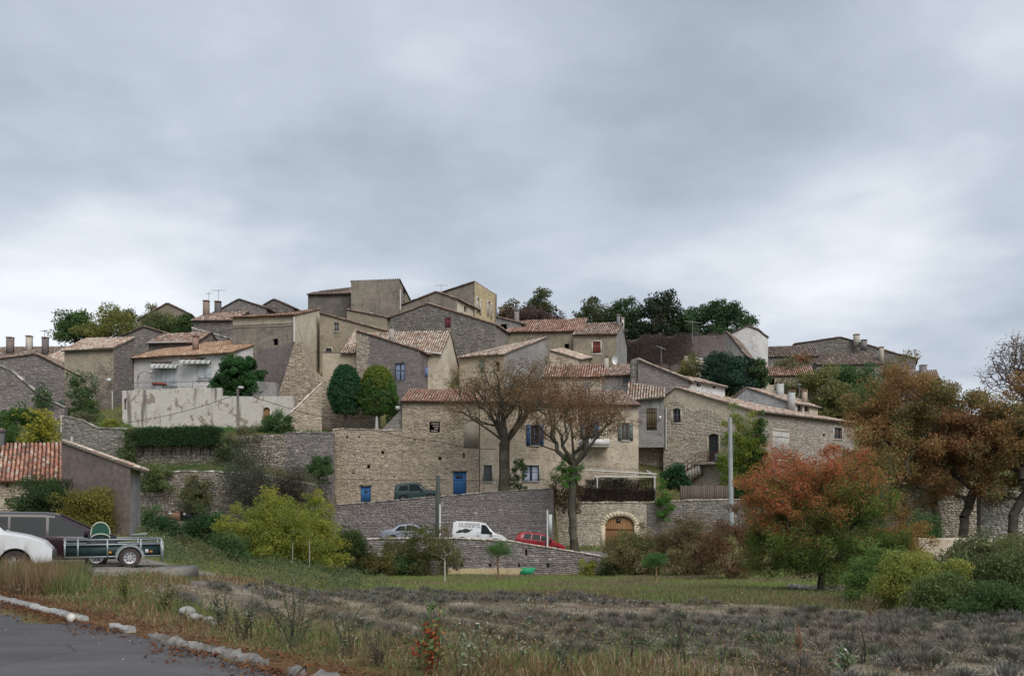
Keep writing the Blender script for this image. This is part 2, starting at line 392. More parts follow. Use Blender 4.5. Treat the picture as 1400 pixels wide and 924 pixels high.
# ---------------------------------------------------------------- openings
BLUE = (.045, .15, .36); WOOD = (.16, .10, .07); WHITE = (.72, .72, .72); REDBR = (.20, .055, .045); GREYW = (.40, .41, .40)
def opening(parent, fc, o):
    k = o['kind']; t0, t1, z0, z1 = o['t0'], o['t1'], o['z0'], o['z1']; col = o.get('col', WOOD); w = t1 - t0; h = z1 - z0
    fr = o.get('frame', .06); arch = o.get('arch', 0)
    if o.get('surround'):
        sw = o.get('sw', .13); sc = o['surround']; g = G()
        if arch:
            N = 14; cm = (t0 + t1) / 2
            zs = z1 - arch
            inner = [(t0, z0), ] + [(cm - w / 2 * math.cos(math.pi * i / N), zs + arch * math.sin(math.pi * i / N)) for i in range(N + 1)] + [(t1, z0)]
            outer = [(t0 - sw, z0), ] + [(cm - (w / 2 + sw) * math.cos(math.pi * i / N), zs + (arch + sw) * math.sin(math.pi * i / N)) for i in range(N + 1)] + [(t1 + sw, z0)]
            for i in range(len(inner) - 1):
                a, b, c, d = inner[i], inner[i + 1], outer[i + 1], outer[i]
                q = [fc.pt(*p_[:1], nn, p_[1]) for nn in (-.1, .05) for p_ in (a, b, c, d)]
                g.hexa([q[0], q[1], q[2], q[3], q[4], q[5], q[6], q[7]], np.array(sc) * rng.uniform(.88, 1.1))
        else:
            fbox(g, fc, t0 - sw, t1 + sw, -.1, .03, z1, z1 + sw, sc); fbox(g, fc, t0 - sw, t0, -.1, .026, z0, z1, sc)
            fbox(g, fc, t1, t1 + sw, -.1, .026, z0, z1, sc); fbox(g, fc, t0 - sw, t1 + sw, -.1, .03, z0 - sw, z0, sc)
        g.obj('surround', CONC, parent)
    if k == 'hole':
        g = G(); fbox(g, fc, t0 - .02, t1 + .02, -.60, -.55, z0 - .02, z1 + .02, (.01, .01, .01)); g.obj('niche', CONC, parent)  # near-black pane paints the darkness inside the opening
        if o.get('stones'):
            g = G()
            for i in range(4): fbox(g, fc, t0 + w * rng.uniform(0, .6), t0 + w * rng.uniform(.6, 1), -.2, -.05, z0 + h * (.1 + .22 * i), z0 + h * (.2 + .22 * i), (.4, .35, .3))
            g.obj('rubble', STONE, parent)
        return
    if k in ('window', 'french'):
        g = G(); d0, d1 = -.24, -.18
        fbox(g, fc, t0, t0 + fr, d0, d1, z0, z1, col); fbox(g, fc, t1 - fr, t1, d0, d1, z0, z1, col)
        fbox(g, fc, t0 + fr, t1 - fr, d0, d1, z0, z0 + fr, col); fbox(g, fc, t0 + fr, t1 - fr, d0, d1, z1 - fr, z1, col)
        fbox(g, fc, (t0 + t1) / 2 - .03, (t0 + t1) / 2 + .03, d0, d1 + .01, z0 + fr, z1 - fr, col)
        fbox(g, fc, t0 + fr, (t0 + t1) / 2 - .03, d0, d1 - .01, z0 + h * .55, z0 + h * .55 + .04, col)
        fbox(g, fc, (t0 + t1) / 2 + .03, t1 - fr, d0, d1 - .01, z0 + h * .55, z0 + h * .55 + .04, col)
        wn = g.obj('window', PAINT, parent)
        g = G(); g.quad(fc.pt(t0, -.22, z0), fc.pt(t1, -.22, z0), fc.pt(t1, -.22, z1), fc.pt(t0, -.22, z1)); g.obj('pane', GLASS, wn)
        if o.get('curtain'):
            g = G()
            for a, b in ((t0 + fr, t0 + w * .42), (t1 - w * .42, t1 - fr)):
                n = 8
                for i in range(n):
                    ta, tb = a + (b - a) * i / n, a + (b - a) * (i + 1) / n
                    da, db = -.212 + .012 * (i % 2), -.212 + .012 * ((i + 1) % 2)
                    g.quad(fc.pt(ta, da, z0 + fr), fc.pt(tb, db, z0 + fr), fc.pt(tb, db, z1 - fr), fc.pt(ta, da, z1 - fr), o['curtain'])
            g.obj('curtain', PAINT, wn)
        if o.get('sill', True):
            g = G(); fbox(g, fc, t0 - .08, t1 + .08, -.12, .09, z0 - .09, z0, o.get('sillcol', (.5, .46, .4))); g.obj('sill', CONC, wn)
        sc = o.get('shut')
        if sc:
            for side in (-1, 1):
                g = G(); sw = w / 2
                a, b = (t0 - sw - .02, t0 - .03) if side < 0 else (t1 + .03, t1 + sw + .02)
                fbox(g, fc, a, b, .02, .06, z0 - .03, z1 + .03, sc)
                for q in (.15, .8): fbox(g, fc, a + .02, b - .02, .06, .085, z0 + h * q, z0 + h * q + .1, np.array(sc) * .8)
                g.obj('shutter', PAINT, wn)
        if o.get('rail'):
            g = G(); rc = o['rail']
            fbox(g, fc, t0 - .1, t1 + .1, .15, .19, z0 + .95, z0 + 1.0, rc); fbox(g, fc, t0 - .1, t1 + .1, .15, .19, z0 + .05, z0 + .1, rc)
            q = t0 - .1
            while q < t1 + .1: fbox(g, fc, q, q + .025, .158, .183, z0 + .1, z0 + .95, rc); q += .13
            g.obj('railing', METAL, parent)
        return
    if k == 'shut':
        g = G(); wn = None
        for a, b in ((t0, (t0 + t1) / 2 - .012), ((t0 + t1) / 2 + .012, t1)):
            g = G(); n = max(2, int((b - a) / .16)); dd = o.get('n', -.06)
            for i in range(n): fbox(g, fc, a + (b - a) * i / n + .006, a + (b - a) * (i + 1) / n - .006, dd - .04, dd, z0 + .01, z1 - .01, np.array(col) * rng.uniform(.9, 1.1))
            for q in (.15, .8): fbox(g, fc, a + .03, b - .03, dd, dd + .03, z0 + h * q, z0 + h * q + .1, np.array(col) * .9)
            g.obj('shutter', PAINT, parent)
        if o.get('sill'):
            g = G(); fbox(g, fc, t0 - .1, t1 + .1, -.1, .1, z0 - .1, z0, (.55, .53, .5)); g.obj('sill', CONC, parent)
        g = G(); g.quad(fc.pt(t0, -.27, z0), fc.pt(t1, -.27, z0), fc.pt(t1, -.27, z1), fc.pt(t0, -.27, z1), (.02, .02, .02)); g.obj('backing', PAINT, parent)
        return
    if k == 'door':
        g = G(); n = max(3, int(w / .14)); g0 = G()
        N = n
        for i in range(N):
            a, b = t0 + w * i / N + .006, t0 + w * (i + 1) / N - .006
            za, zb = arch_z(o, a), arch_z(o, b)
            p = fc.pt; c = np.array(col) * rng.uniform(.86, 1.1)
            g.hexa([p(a, -.13, z0), p(b, -.13, z0), p(b, -.18, z0), p(a, -.18, z0), p(a, -.13, za), p(b, -.13, zb), p(b, -.18, zb), p(a, -.18, za)], c)
        dr = g.obj('door', PAINT, parent)
        g = G(); g.quad(fc.pt(t0, -.2, z0), fc.pt(t1, -.2, z0), fc.pt(t1, -.2, z1), fc.pt(t0, -.2, z1), (.02, .02, .02)); g.obj('backing', PAINT, dr)
        if o.get('bar'):
            g = G(); fbox(g, fc, t0 + .05, t1 - .05, -.13, -.08, z0 + h * .60, z0 + h * .60 + .14, np.array(col) * .8); g.obj('crossbar', PAINT, dr)
        g = G(); fbox(g, fc, t1 - .16, t1 - .12, -.13, -.08, z0 + 1.0, z0 + 1.15, (.1, .1, .1)); g.obj('handle', METAL, dr)
        if o.get('light'):
            a, b, c, d = o['light']; nn = int(o.get('nlight', 1))
            for i in range(nn):
                g = G(); u0 = a + (b - a) * i / nn + (.03 if i else 0); u1 = a + (b - a) * (i + 1) / nn
                fbox(g, fc, t0 + w * u0, t0 + w * u1, -.13, -.118, z0 + h * c, z0 + h * d, (.02, .02, .025)); g.obj('pane', GLASS, dr)
        if o.get('diamond'):
            g = G(); c = (t0 + t1) / 2; zc = z0 + h * .66; r = .16
            g.add([fc.pt(c - r, -.118, zc), fc.pt(c, -.118, zc - r), fc.pt(c + r, -.118, zc), fc.pt(c, -.118, zc + r)], [[0, 1, 2, 3]], (.02, .02, .03)); g.obj('pane', GLASS, dr)
        if o.get('lintel'):
            g = G(); fbox(g, fc, t0 - .12, t1 + .12, -.05, .04, z1, z1 + .13, (.13, .10, .08)); g.obj('lintel', PAINT, parent)
        return

def op(fc, x0, y0, x1, y1, kind, **k):
    t0, t1, z0, z1 = fc.rect(x0, y0, x1, y1)
    d = dict(kind=kind, t0=t0, t1=t1, z0=z0, z1=z1); d.update(k)
    if 'archf' in d: d['arch'] = (t1 - t0) / 2 * d['archf']
    return d

class House:
    """A B front-left, front-right; C D back-right, back-left.  top: dict describing the roof"""
    def __init__(s, label, pxL, YL, pxR, YR, D, zb, top, mat, faces='frlb', pal='old', ops=None, st=None, over=.3, verge=.12, name='stone_house', cat='house', mats=None, C2=None):
        A = np.array([xp(pxL, YL), YL]); B = np.array([xp(pxR, YR), YR]); d = (B - A) / np.linalg.norm(B - A); n = np.array([-d[1], d[0]]) * D
        if C2 is not None: n = np.array([xp(*C2), C2[1]]) - B
        Cc, Dd = B + n, A + n; s.A, s.B, s.C, s.D = A, B, Cc, Dd; s.d = d; s.n = n
        s.root = thing(name, label, cat, ((A[0] + B[0]) / 2, (A[1] + B[1]) / 2, zb))
        k = top['k']; s.zb = zb
        z = lambda py, Y: zp(py, Y)
        hA, hB = z(top['a'], YL), z(top['b'], YR)
        if k == 'gf':      # gable faces the front
            fr = top.get('t', .5); ap = A + (B - A) * fr; hz = z(top['p'], ap[1])
            back = ap + n; hz2 = hz + top.get('dzb', 0); pF = [(0, hA), (fr, hz), (1, hB)]
            prof = {'f': pF, 'r': [(0, hB), (1, hB)], 'l': [(0, hA), (1, hA)], 'b': [(0, hB), (1 - fr, hz2), (1, hA)]}
            s.roofs = [((*Dd, hA), (*A, hA), (*ap, hz), (*back, hz2)), ((*B, hB), (*Cc, hB), (*back, hz2), (*ap, hz))]
        elif k == 'gs':    # ridge parallel to the front
            fr = top.get('m', .5); hr = top['rz'] if 'rz' in top else z(top['p'], (YL + YR) / 2 + D * fr); r0 = A + n * fr; r1 = B + n * fr
            hb = top.get('zback', (hA + hB) / 2)
            if 'dz' in top: hrL, hrR = hr, hr + top['dz']
            else: hrL = hrR = hr
            prof = {'f': [(0, hA), (1, hB)], 'r': [(0, hB), (fr, hrR), (1, hb)], 'l': [(0, hb), (1 - fr, hrL), (1, hA)], 'b': [(0, hb), (1, hb)]}
            s.roofs = [((*A, hA), (*B, hB), (*r1, hrR), (*r0, hrL)), ((*Cc, hb), (*Dd, hb), (*r0, hrL), (*r1, hrR))]
        elif k == 'sh':    # single plane; side the water runs to
            hC, hD = top.get('zc'), top.get('zd')
            if hC is None: hC = hB
            if hD is None: hD = hA
            prof = {'f': [(0, hA), (1, hB)], 'r': [(0, hB), (1, hC)], 'l': [(0, hD), (1, hA)], 'b': [(0, hC), (1, hD)]}
            a, b, c, d_ = (*A, hA), (*B, hB), (*Cc, hC), (*Dd, hD); run = top.get('run', 'f')
            s.roofs = [{'f': (a, b, c, d_), 'r': (b, c, d_, a), 'l': (d_, a, b, c), 'b': (c, d_, a, b)}[run]]
        s.prof = prof; mats = mats or {}; st = st or {}; ops = ops or {}
        s.fac = {'f': Fac(A, B, zb, prof['f']), 'r': Fac(B, Cc, zb, prof['r']), 'b': Fac(Cc, Dd, zb, prof['b']), 'l': Fac(Dd, A, zb, prof['l'])}
        s.sg = G()
        for q in faces:
            fc = s.fac[q]; oo = [op(fc, *w[:5], **(w[5] if len(w) > 5 else {})) for w in ops.get(q, [])]
            wm = wall_mesh(fc, oo).obj('wall', mats.get(q, mat), s.root)
            for w in oo: opening(s.root, fc, w)
            if q in st:
                g = G(); cfg = dict(st[q]); rg = cfg.pop('region', None)
                if rg is not None:
                    cfg['region'] = (lambda rg_, fc_: (lambda t, zz: rg_(t / fc_.L, (zz - fc_.bot(t)) / max(.1, fc_.top(t) - fc_.bot(t)))))(rg, fc)
                stones(g, fc, ops=oo, **cfg)
                if g.n: g.obj('stone_facing', STONE, wm, kind='stuff')
        if pal:
            for q in s.roofs: roof(s.root, *q, over=over, verge=verge, pal=pal)
        else:
            for q in s.roofs:
                g = G(); q = [np.array(w) for w in q]; dn = np.array([0, 0, .06])
                g.hexa([q[0] - dn, q[1] - dn, q[2] - dn, q[3] - dn, q[0] + dn, q[1] + dn, q[2] + dn, q[3] + dn], (.25, .23, .21)); g.obj('roof', CONC, s.root)
    def chimney(s, px, pyt, pyb, Y, wpx, col=(.42, .37, .31), cap=(.36, .22, .16), mat=None):
        x = xp(px, Y); w = .82 * wpx / F * Y / 2; z0, z1 = zp(pyb, Y), zp(pyt, Y); g = G(); g.box(x - w, Y - w, z0 - .6, x + w, Y + w, z1 - .22, col); c = g.obj('chimney', mat or CONC, s.root)
        g = G()
        for a in (-1, 1):
            for b in (-1, 1): g.box(x + a * w * .8 - .06, Y + b * w * .8 - .06, z1 - .22, x + a * w * .8 + .06, Y + b * w * .8 + .06, z1 - .06, col)
        g.box(x - w * 1.18, Y - w * 1.18, z1 - .06, x + w * 1.18, Y + w * 1.18, z1, cap); g.obj('cap', CONC, c)
    def antenna(s, px, pyt, pyb, Y, wpx=10, ang=0):
        x = xp(px, Y); z0, z1 = zp(pyb, Y), zp(pyt, Y); w = wpx / F * Y / 2; c = (.3, .3, .31); g = G()
        g.tube([(x, Y, z0), (x, Y, z1)], .03, 5, c); a = R(ang)
        g.tube([(x - w * math.cos(a), Y, z1 - .1 - w * math.sin(a)), (x + w * math.cos(a), Y, z1 - .1 + w * math.sin(a))], .025, 4, c)
        for i in range(7):
            u = -1 + i / 3; h = .28 - .1 * abs(u); cx, cz_ = x + w * u * math.cos(a), z1 - .1 + w * u * math.sin(a)
            g.tube([(cx, Y - .35, cz_ - h * .5), (cx, Y + .35, cz_ + h * .5)], .018, 4, c)
        g.obj('aerial', METAL, s.root)
    def pipe(s, px, py0, py1, Y, r=.055, col=(.55, .54, .52)):
        g = G(); x = xp(px, Y); g.tube([(x, Y, zp(py0, Y)), (x, Y, zp(py1, Y))], r, 6, col); g.obj('drainpipe', PAINT, s.root)

# a free-standing or retaining wall following points (px, Y, py top); front face to the camera
def fwall(name, label, pts, zbs, th, mat, st=None, cap=None, ops=None, cat='wall', jag=0):
    q = [(xp(p[0], p[1]), p[1], zp(p[2], p[1])) for p in pts]
    root = thing(name, label, cat, ((q[0][0] + q[-1][0]) / 2, q[0][1], min(zbs)))
    for i in range(len(q) - 1):
        A, B = q[i], q[i + 1]
        prof = [(0, A[2]), (1, B[2])]
        if jag: prof = [(u, A[2] + (B[2] - A[2]) * u + (rng.uniform(-jag, jag) if 0 < u < 1 else 0)) for u in np.linspace(0, 1, 12)]
        fc = Fac(A, B, (zbs[i], zbs[i + 1]), prof)
        oo = [op(fc, *w[:5], **(w[5] if len(w) > 5 else {})) for w in (ops or {}).get(i, [])]
        g = wall_mesh(fc, oo, reveal=.3)
        for (a, za), (b, zb) in zip(fc.prof[:-1], fc.prof[1:]):
            g.quad(fc.pt(a, 0, za), fc.pt(b, 0, zb), fc.pt(b, -th, zb), fc.pt(a, -th, za)); g.quad(fc.pt(b, -th, fc.bot(b)), fc.pt(a, -th, fc.bot(a)), fc.pt(a, -th, za), fc.pt(b, -th, zb))
        g.quad(fc.pt(0, -th, fc.bot(0)), fc.pt(0, 0, fc.bot(0)), fc.pt(0, 0, fc.top(0)), fc.pt(0, -th, fc.top(0)))
        g.quad(fc.pt(fc.L, 0, fc.bot(fc.L)), fc.pt(fc.L, -th, fc.bot(fc.L)), fc.pt(fc.L, -th, fc.top(fc.L)), fc.pt(fc.L, 0, fc.top(fc.L)))
        w = g.obj('wall_body', mat, root)
        for k_ in oo: opening(root, fc, k_)
        if st:
            g = G(); stones(g, fc, ops=oo, **st); g.obj('stone_facing', STONE, w, kind='stuff')
        if cap:
            g = G(); t = 0.0
            while t < fc.L:
                ll = cap.get('l', .45) * rng.uniform(.6, 1.3); b = min(t + ll, fc.L)
                if b - t > .06:
                    za, zb = fc.top(t), fc.top(b); e = rng.uniform(0, .05); c = pick(PAL[cap.get('pal', 'pale')], 1)[0]; hh = cap.get('h', .14) * rng.uniform(.7, 1.3)
                    p = fc.pt; t_, b_ = t + .012, b - .012
                    g.hexa([p(t_, .05 + e, za - .02), p(b_, .05 + e, zb - .02), p(b_, -th - .03, zb - .02), p(t_, -th - .03, za - .02), p(t_, .03 + e, za + hh), p(b_, .03 + e, zb + hh), p(b_, -th, zb + hh), p(t_, -th, za + hh)], c)
                t = b
            g.obj('coping', STONE, w, kind='stuff')
    return root

# ---------------------------------------------------------------- the lie of the land
YK = np.array([0, 9, 30, 45, 60, 62.95, 63.3, 68.05, 68.4, 71.25, 71.6, 76.15, 76.5, 78.6, 81, 81.4, 84, 90, 100, 115, 130, 160, 400, 3000.])
ZT = {
 -900: [0, 0, 0, .3, .8, 1, 1, 1.5, 1.6, 2, 2.5, 5, 8, 8.6, 10, 10.2, 11, 13, 16, 20, 23, 22, 5, 0],
 90:   [0, 0, 0, .5, 1, 1.2, 1.3, 1.8, 2, 3, 4, 5, 8.1, 8.6, 10, 10.2, 11, 13, 17, 21, 24, 24, 6, 0],
 165:  [0, 0, 0, .4, .6, .6, .6, .6, 2, 3, 4, 5, 8.1, 8.6, 9.6, 9.8, 11, 13, 17, 21.5, 24.5, 24, 6, 0],
 190:  [0, 0, 0, .2, .1, .1, .1, .1, 4.3, 4.5, 4.5, 5.2, 8.1, 8.4, 8.9, 12.0, 12.2, 13, 17, 22, 25, 24, 6, 0],
 330:  [0, 0, -.8, -1.4, -1, -.7, -.6, .2, 4.3, 4.5, 4.5, 5.4, 8.1, 8.5, 9, 11.6, 12, 13.5, 18, 22.5, 26, 25, 6, 0],
 430:  [0, 0, -1.26, -1.9, -1.6, -1.2, -1, .5, 1.6, 3.2, 3.4, 4.2, 8.0, 8.3, 8.7, 8.8, 9.5, 13, 18.5, 23, 26, 25, 6, 0],
 448:  [0, 0, -1.26, -2.1, -2.6, -2.6, -1.4, -.9, -.8, -.6, 1.9, 2.2, 7.9, 8.2, 8.6, 8.7, 9.5, 13, 18.5, 23, 26, 25, 6, 0],
 456:  [0, 0, -1.26, -2.15, -2.9, -2.9, -.9, -.9, -.9, -.9, 1.6, 1.6, 1.6, 1.65, 8.5, 8.6, 9.5, 13, 18.5, 23, 26, 25, 6, 0],
 600:  [0, 0, -1.26, -2.16, -3.0, -3.05, -1.15, -1.15, -1.15, -1.1, 2.15, 2.15, 2.15, 2.2, 7.5, 8, 9.5, 13, 18, 23, 26, 25, 6, 0],
 757:  [0, 0, -1.26, -2.16, -3.0, -3.1, -1.8, -1.75, -1.75, -1.7, 2.75, 2.8, 2.85, 2.9, 6, 7, 9, 12, 17, 21, 24, 24, 6, 0],
 762:  [0, 0, -1.26, -2.16, -3.0, -3.1, -1.9, -1.8, -1.8, -1.75, -1.75, -1.7, 1.9, 2, 2.2, 3, 6, 11, 16, 21, 24, 24, 6, 0],
 830:  [0, 0, -1.26, -2.16, -3.0, -3.0, -2.7, -2.2, -2.1, -1.9, -1.8, -1.7, 1.9, 2, 2.2, 3, 6, 10, 15, 20, 23, 23, 6, 0],
 1000: [0, 0, -1.26, -2.16, -2.9, -2.8, -2.7, -1.8, -1.6, -1.1, -1, -.6, 1.8, 1.9, 2, 2.5, 4, 8, 12, 17, 20, 20, 6, 0],
 1165: [0, 0, -1.26, -2.0, -2.4, -2.3, -2.2, -1.6, -1.5, -1, -1, -.5, 1.5, 2.4, 3, 3.2, 4, 7, 11, 15, 18, 18, 6, 0],
 1300: [0, 0, -1.22, -1.7, -1.8, -1.8, -1.8, -1.6, -1.6, -1.5, -1.5, -1.2, 4.2, 4.3, 4.4, 4.5, 5, 6, 8, 11, 13, 14, 5, 0],
 2300: [0, 0, -1.0, -1.4, -1.2, -1.2, -1.2, -1, 1.6, 2, 2, 3, 4.2, 4.3, 4.4, 4.5, 5, 6, 7, 8, 9, 9, 5, 0],
}
ZC = np.array(sorted(ZT)); ZM = np.array([ZT[k] for k in ZC])
def _sm(x, y): return .05 * np.sin(x * .9 + y * .37) * np.cos(y * .61 - x * .2) + .03 * np.sin(x * 2.3 + 1) * np.sin(y * 1.9)
def zg(x, y):
    x = np.asarray(x, float); y = np.asarray(y, float); ys = np.maximum(y, 6.0)
    c = np.clip(x / ys * F + CX, ZC[0], ZC[-1]); i = np.clip(np.searchsorted(ZC, c) - 1, 0, len(ZC) - 2); u = (c - ZC[i]) / (ZC[i + 1] - ZC[i])
    yy = np.clip(y, 0, 3000); j = np.clip(np.searchsorted(YK, yy) - 1, 0, len(YK) - 2); v = (yy - YK[j]) / (YK[j + 1] - YK[j])
    a = ZM[i, j] * (1 - v) + ZM[i, j + 1] * v; b = ZM[i + 1, j] * (1 - v) + ZM[i + 1, j + 1] * v
    z = a * (1 - u) + b * u
    f = np.clip((y - 9) / 6, 0, 1) * np.clip((x + y + -4.0) / 5, 0, 1)
    return z + _sm(x, y) * f
def gz(x, y): return float(zg(x, y))
# smooth value noise on the plane
_NT = rng.random((64, 64))
def vn(x, y, s):
    x = np.asarray(x, float) / s; y = np.asarray(y, float) / s; i = np.floor(x).astype(int); j = np.floor(y).astype(int); u = x - i; v = y - j
    u = u * u * (3 - 2 * u); v = v * v * (3 - 2 * v); a = _NT[i % 64, j % 64]; b = _NT[(i + 1) % 64, j % 64]; c = _NT[i % 64, (j + 1) % 64]; d = _NT[(i + 1) % 64, (j + 1) % 64]
    return (a * (1 - u) + b * u) * (1 - v) + (c * (1 - u) + d * u) * v
def fbm(x, y, s): return (vn(x, y, s) + .5 * vn(x + 7, y + 3, s * .47) + .25 * vn(x + 1, y + 9, s * .21)) / 1.75

RD = np.array([-.45, 1.0]); RD /= np.linalg.norm(RD); RN = np.array([RD[1], -RD[0]])   # lavender rows
def field_edge(x): return np.where(x < -2.4, 30.5, np.maximum(30.5 - (x + 2.4) * 1.12, 13.5)) + .5 * np.sin(x * .9) + 1.6 * (vn(x, x * 0 + 3.3, 1.1) - .5)
def infield(x, y):
    return (y > 7.4) & (x + y > 10.2 + .5 * np.sin(x * 1.3)) & (y < field_edge(x)) & (x > -8.0 + .4 * np.sin(y)) & (x < 19 + .1 * y)
def ground_colour(x, y):
    n = fbm(x, y, 3.0); n2 = fbm(x + 31, y + 17, .9)
    grass = np.array([.12, .15, .045]); dry = np.array([.15, .115, .07]); soil = np.array([.25, .215, .165]); litter = np.array([.12, .065, .035])
    c = grass[None] * (1 - n[:, None]) + dry[None] * n[:, None]
    inf = infield(x, y); q = x * RN[0] + y * RN[1]; ph = (q / 1.2) % 1.0
    between = np.exp(-((ph - .5) / .30) ** 4)
    sc = soil * (.72 + .6 * n2[:, None]); rc = np.array([.16, .13, .105])
    fc = rc[None] * (1 - between[:, None]) + sc * between[:, None]
    c = np.where(inf[:, None], fc, c)
    ed = np.exp(-((y - field_edge(x) - .2) / .55) ** 2) * (x > 1) * (x < 15); ed = ed * (fbm(x + 3, y, .8) > .5); c = c * (1 - .5 * ed[:, None]) + np.array([.36, .32, .27]) * .5 * ed[:, None]
    k = np.clip(1 - np.abs(x + y - 6.8) / 1.6, 0, 1)[:, None] * (y < 40)[:, None]
    c = c * (1 - k) + litter * (.6 + .8 * n2[:, None]) * k
    park = ((x < -7.5) & (y > 19.5) & (y < 29))
    c = np.where(park[:, None], np.array([.20, .18, .16]) * (.75 + .5 * n2[:, None]), c)
    return c * (.8 + .4 * n2[:, None])

def build_ground():
    xs = np.concatenate([-np.geomspace(52, 2600, 22)[::-1], np.arange(-50, 50.01, .45), np.geomspace(52, 2600, 22)])
    ys = np.concatenate([-np.geomspace(6, 1200, 12)[::-1], np.arange(-4, 45, .3), np.arange(45, 101, 1.0), np.geomspace(104, 3000, 26), YK])
    ys = np.unique(np.round(ys, 3))
    X, Y = np.meshgrid(xs, ys); x, y = X.ravel(), Y.ravel(); z = zg(x, y)
    nx, ny = len(xs), len(ys); I, J = np.meshgrid(np.arange(nx - 1), np.arange(ny - 1)); a = (J * nx + I).ravel()
    g = G(); g.add(np.stack([x, y, z], 1), np.stack([a, a + 1, a + nx + 1, a + nx], 1), ground_colour(x, y))
    g.obj('ground', EARTH, None, 'structure')
build_ground()

# asphalt car park in the foreground, up to the kerb line x + y = 6.4
ASPH = material('asphalt', lambda k: k.finish(k.nd('ShaderNodeVectorMath', operation='SCALE', I={0: k.mix(k.ramp(k.nd('ShaderNodeTexVoronoi', feature='DISTANCE_TO_EDGE', I={0: k.nd('ShaderNodeVectorMath', operation='ADD', I={0: k.pos, 1: k.nd('ShaderNodeVectorMath', operation='SCALE', I={0: k.nd('ShaderNodeTexNoise', I={'Scale': 1.2, 'Detail': 6}).outputs[1], 'Scale': 1.6}).outputs[0]}).outputs[0], 'Scale': .35}).outputs[0], .006, .0), k.mix(k.ramp(k.noise(.7, 6, .65, k.scaled(.5, 1.6, 1)), .38, .64), (.070, .068, .072), (.108, .105, .107)), (.03, .03, .032)), 'Scale': k.nd('ShaderNodeMapRange', I={0: k.noise(70, 3, .7, k.pos), 1: .3, 2: .75, 3: .7, 4: 1.5}).outputs[0]}).outputs[0], .88, k.noise(90, 3, .7, k.pos), .5, .01, spec=.3))
KL = [(-27, 33.6), (-16, 22.5), (-8.6, 15.0), (-5.04, 11.45), (-3.87, 10.25), (-2.77, 9.0), (-2.15, 8.4), (0.2, 6.1), (4, 2.2), (9, -3)]
def build_road():
    g = G(); n = len(KL)
    for (a, b), (c, d) in zip(KL[:-1], KL[1:]):
        g.quad((a - 60, b - 60, .012), (c - 60, d - 60, .012), (c, d, .012), (a, b, .012), (.08, .08, .085))
    g.obj('asphalt_road', ASPH, None, 'structure')
    # upper lane in front of the houses and lower lane below the tall wall
    GR = m_attr('lane_surface', .95, .2, 10, .2, .3)
    for nm, us, ya, yb in (('upper_road', np.linspace(456, 757, 16), 71.68, 78.5), ('lower_road', np.linspace(470, 830, 18), 63.35, 71.15)):
        g = G()
        for u0, u1 in zip(us[:-1], us[1:]):
            for y0, y1 in ((ya, (ya + yb) / 2), ((ya + yb) / 2, yb)):
                q = [(xp(u, y), y) for u, y in ((u0, y0), (u1, y0), (u1, y1), (u0, y1))]
                g.quad(*[(a, b, gz(a, b) + .06) for a, b in q], (.17, .16, .15))
        g.obj(nm, GR, None, 'structure')
build_road()

def build_kerb():
    root = bpy.data.objects.new('kerb', None); COL.objects.link(root); root['kind'] = 'structure'
    d = np.array([1, -1.0]) / math.sqrt(2)
    # runs: (x start, y start, length, lift, tilt)
    runs = [(-15.4, 21.8, 1.0), (-14.6, 21.0, 1.0), (-13.8, 20.2, 1.0), (-13.0, 19.4, 1.0), (-12.2, 18.6, 1.0), (-11.4, 17.8, 1.0), (-10.65, 17.05, 1.0), (-9.85, 16.25, 1.0), (-9.1, 15.5, 1.0), (-8.38, 14.78, .98), (-7.66, 14.06, .62), (-7.18, 13.58, .60), (-6.72, 13.12, .42), (-6.38, 12.78, .40),
            (-5.35, 11.75, .50), (-4.45, 10.87, .30), (-4.1, 10.5, .38), (-3.75, 10.16, .40), (-3.35, 9.8, .34), (-3.02, 9.47, .30), (-2.76, 9.2, .24), (-2.2, 8.6, .22), (-1.9, 8.3, .5)]
    for i, (x, y, ln) in enumerate(runs):
        g = G(); w = .13; h = .08 if i < 14 else .07; n = 6; c = np.array([.37, .37, .35]) * rng.uniform(.8, 1.1) if i < 15 else np.array([.26, .245, .23]) * rng.uniform(.8, 1.15)
        rough = .006 if i < 14 else .02
        rings = []
        for j in range(n + 1):
            t = ln * j / n; prof = [(0, -.12), (0, h - .03), (.03, h), (w - .02, h), (w, h - .02), (w, -.12)]
            rings.append([(a + rng.normal(0, rough), b + rng.normal(0, rough) * (b > 0)) for a, b in prof])
        V = []
        perp = np.array([1, 1.0]) / math.sqrt(2); ang = rng.normal(0, .02 if i < 14 else .09)
        for j in range(n + 1):
            t = ln * j / n
            for a, b in rings[j]:
                q = np.array([x, y]) + (d + perp * ang) * t + perp * a; V.append((q[0] - x, q[1] - y, b))
        Fc = [[j * 6 + k, j * 6 + k + 1, (j + 1) * 6 + k + 1, (j + 1) * 6 + k] for j in range(n) for k in range(5)]
        g.add(V, Fc, c); g.add(V[:6], [[0, 1, 2, 3, 4, 5]], c); g.add(V[-6:], [[5, 4, 3, 2, 1, 0]], c)
        o = g.obj('kerb_stone', CONC, root, local=True); o.location = (x, y, 0)
build_kerb()

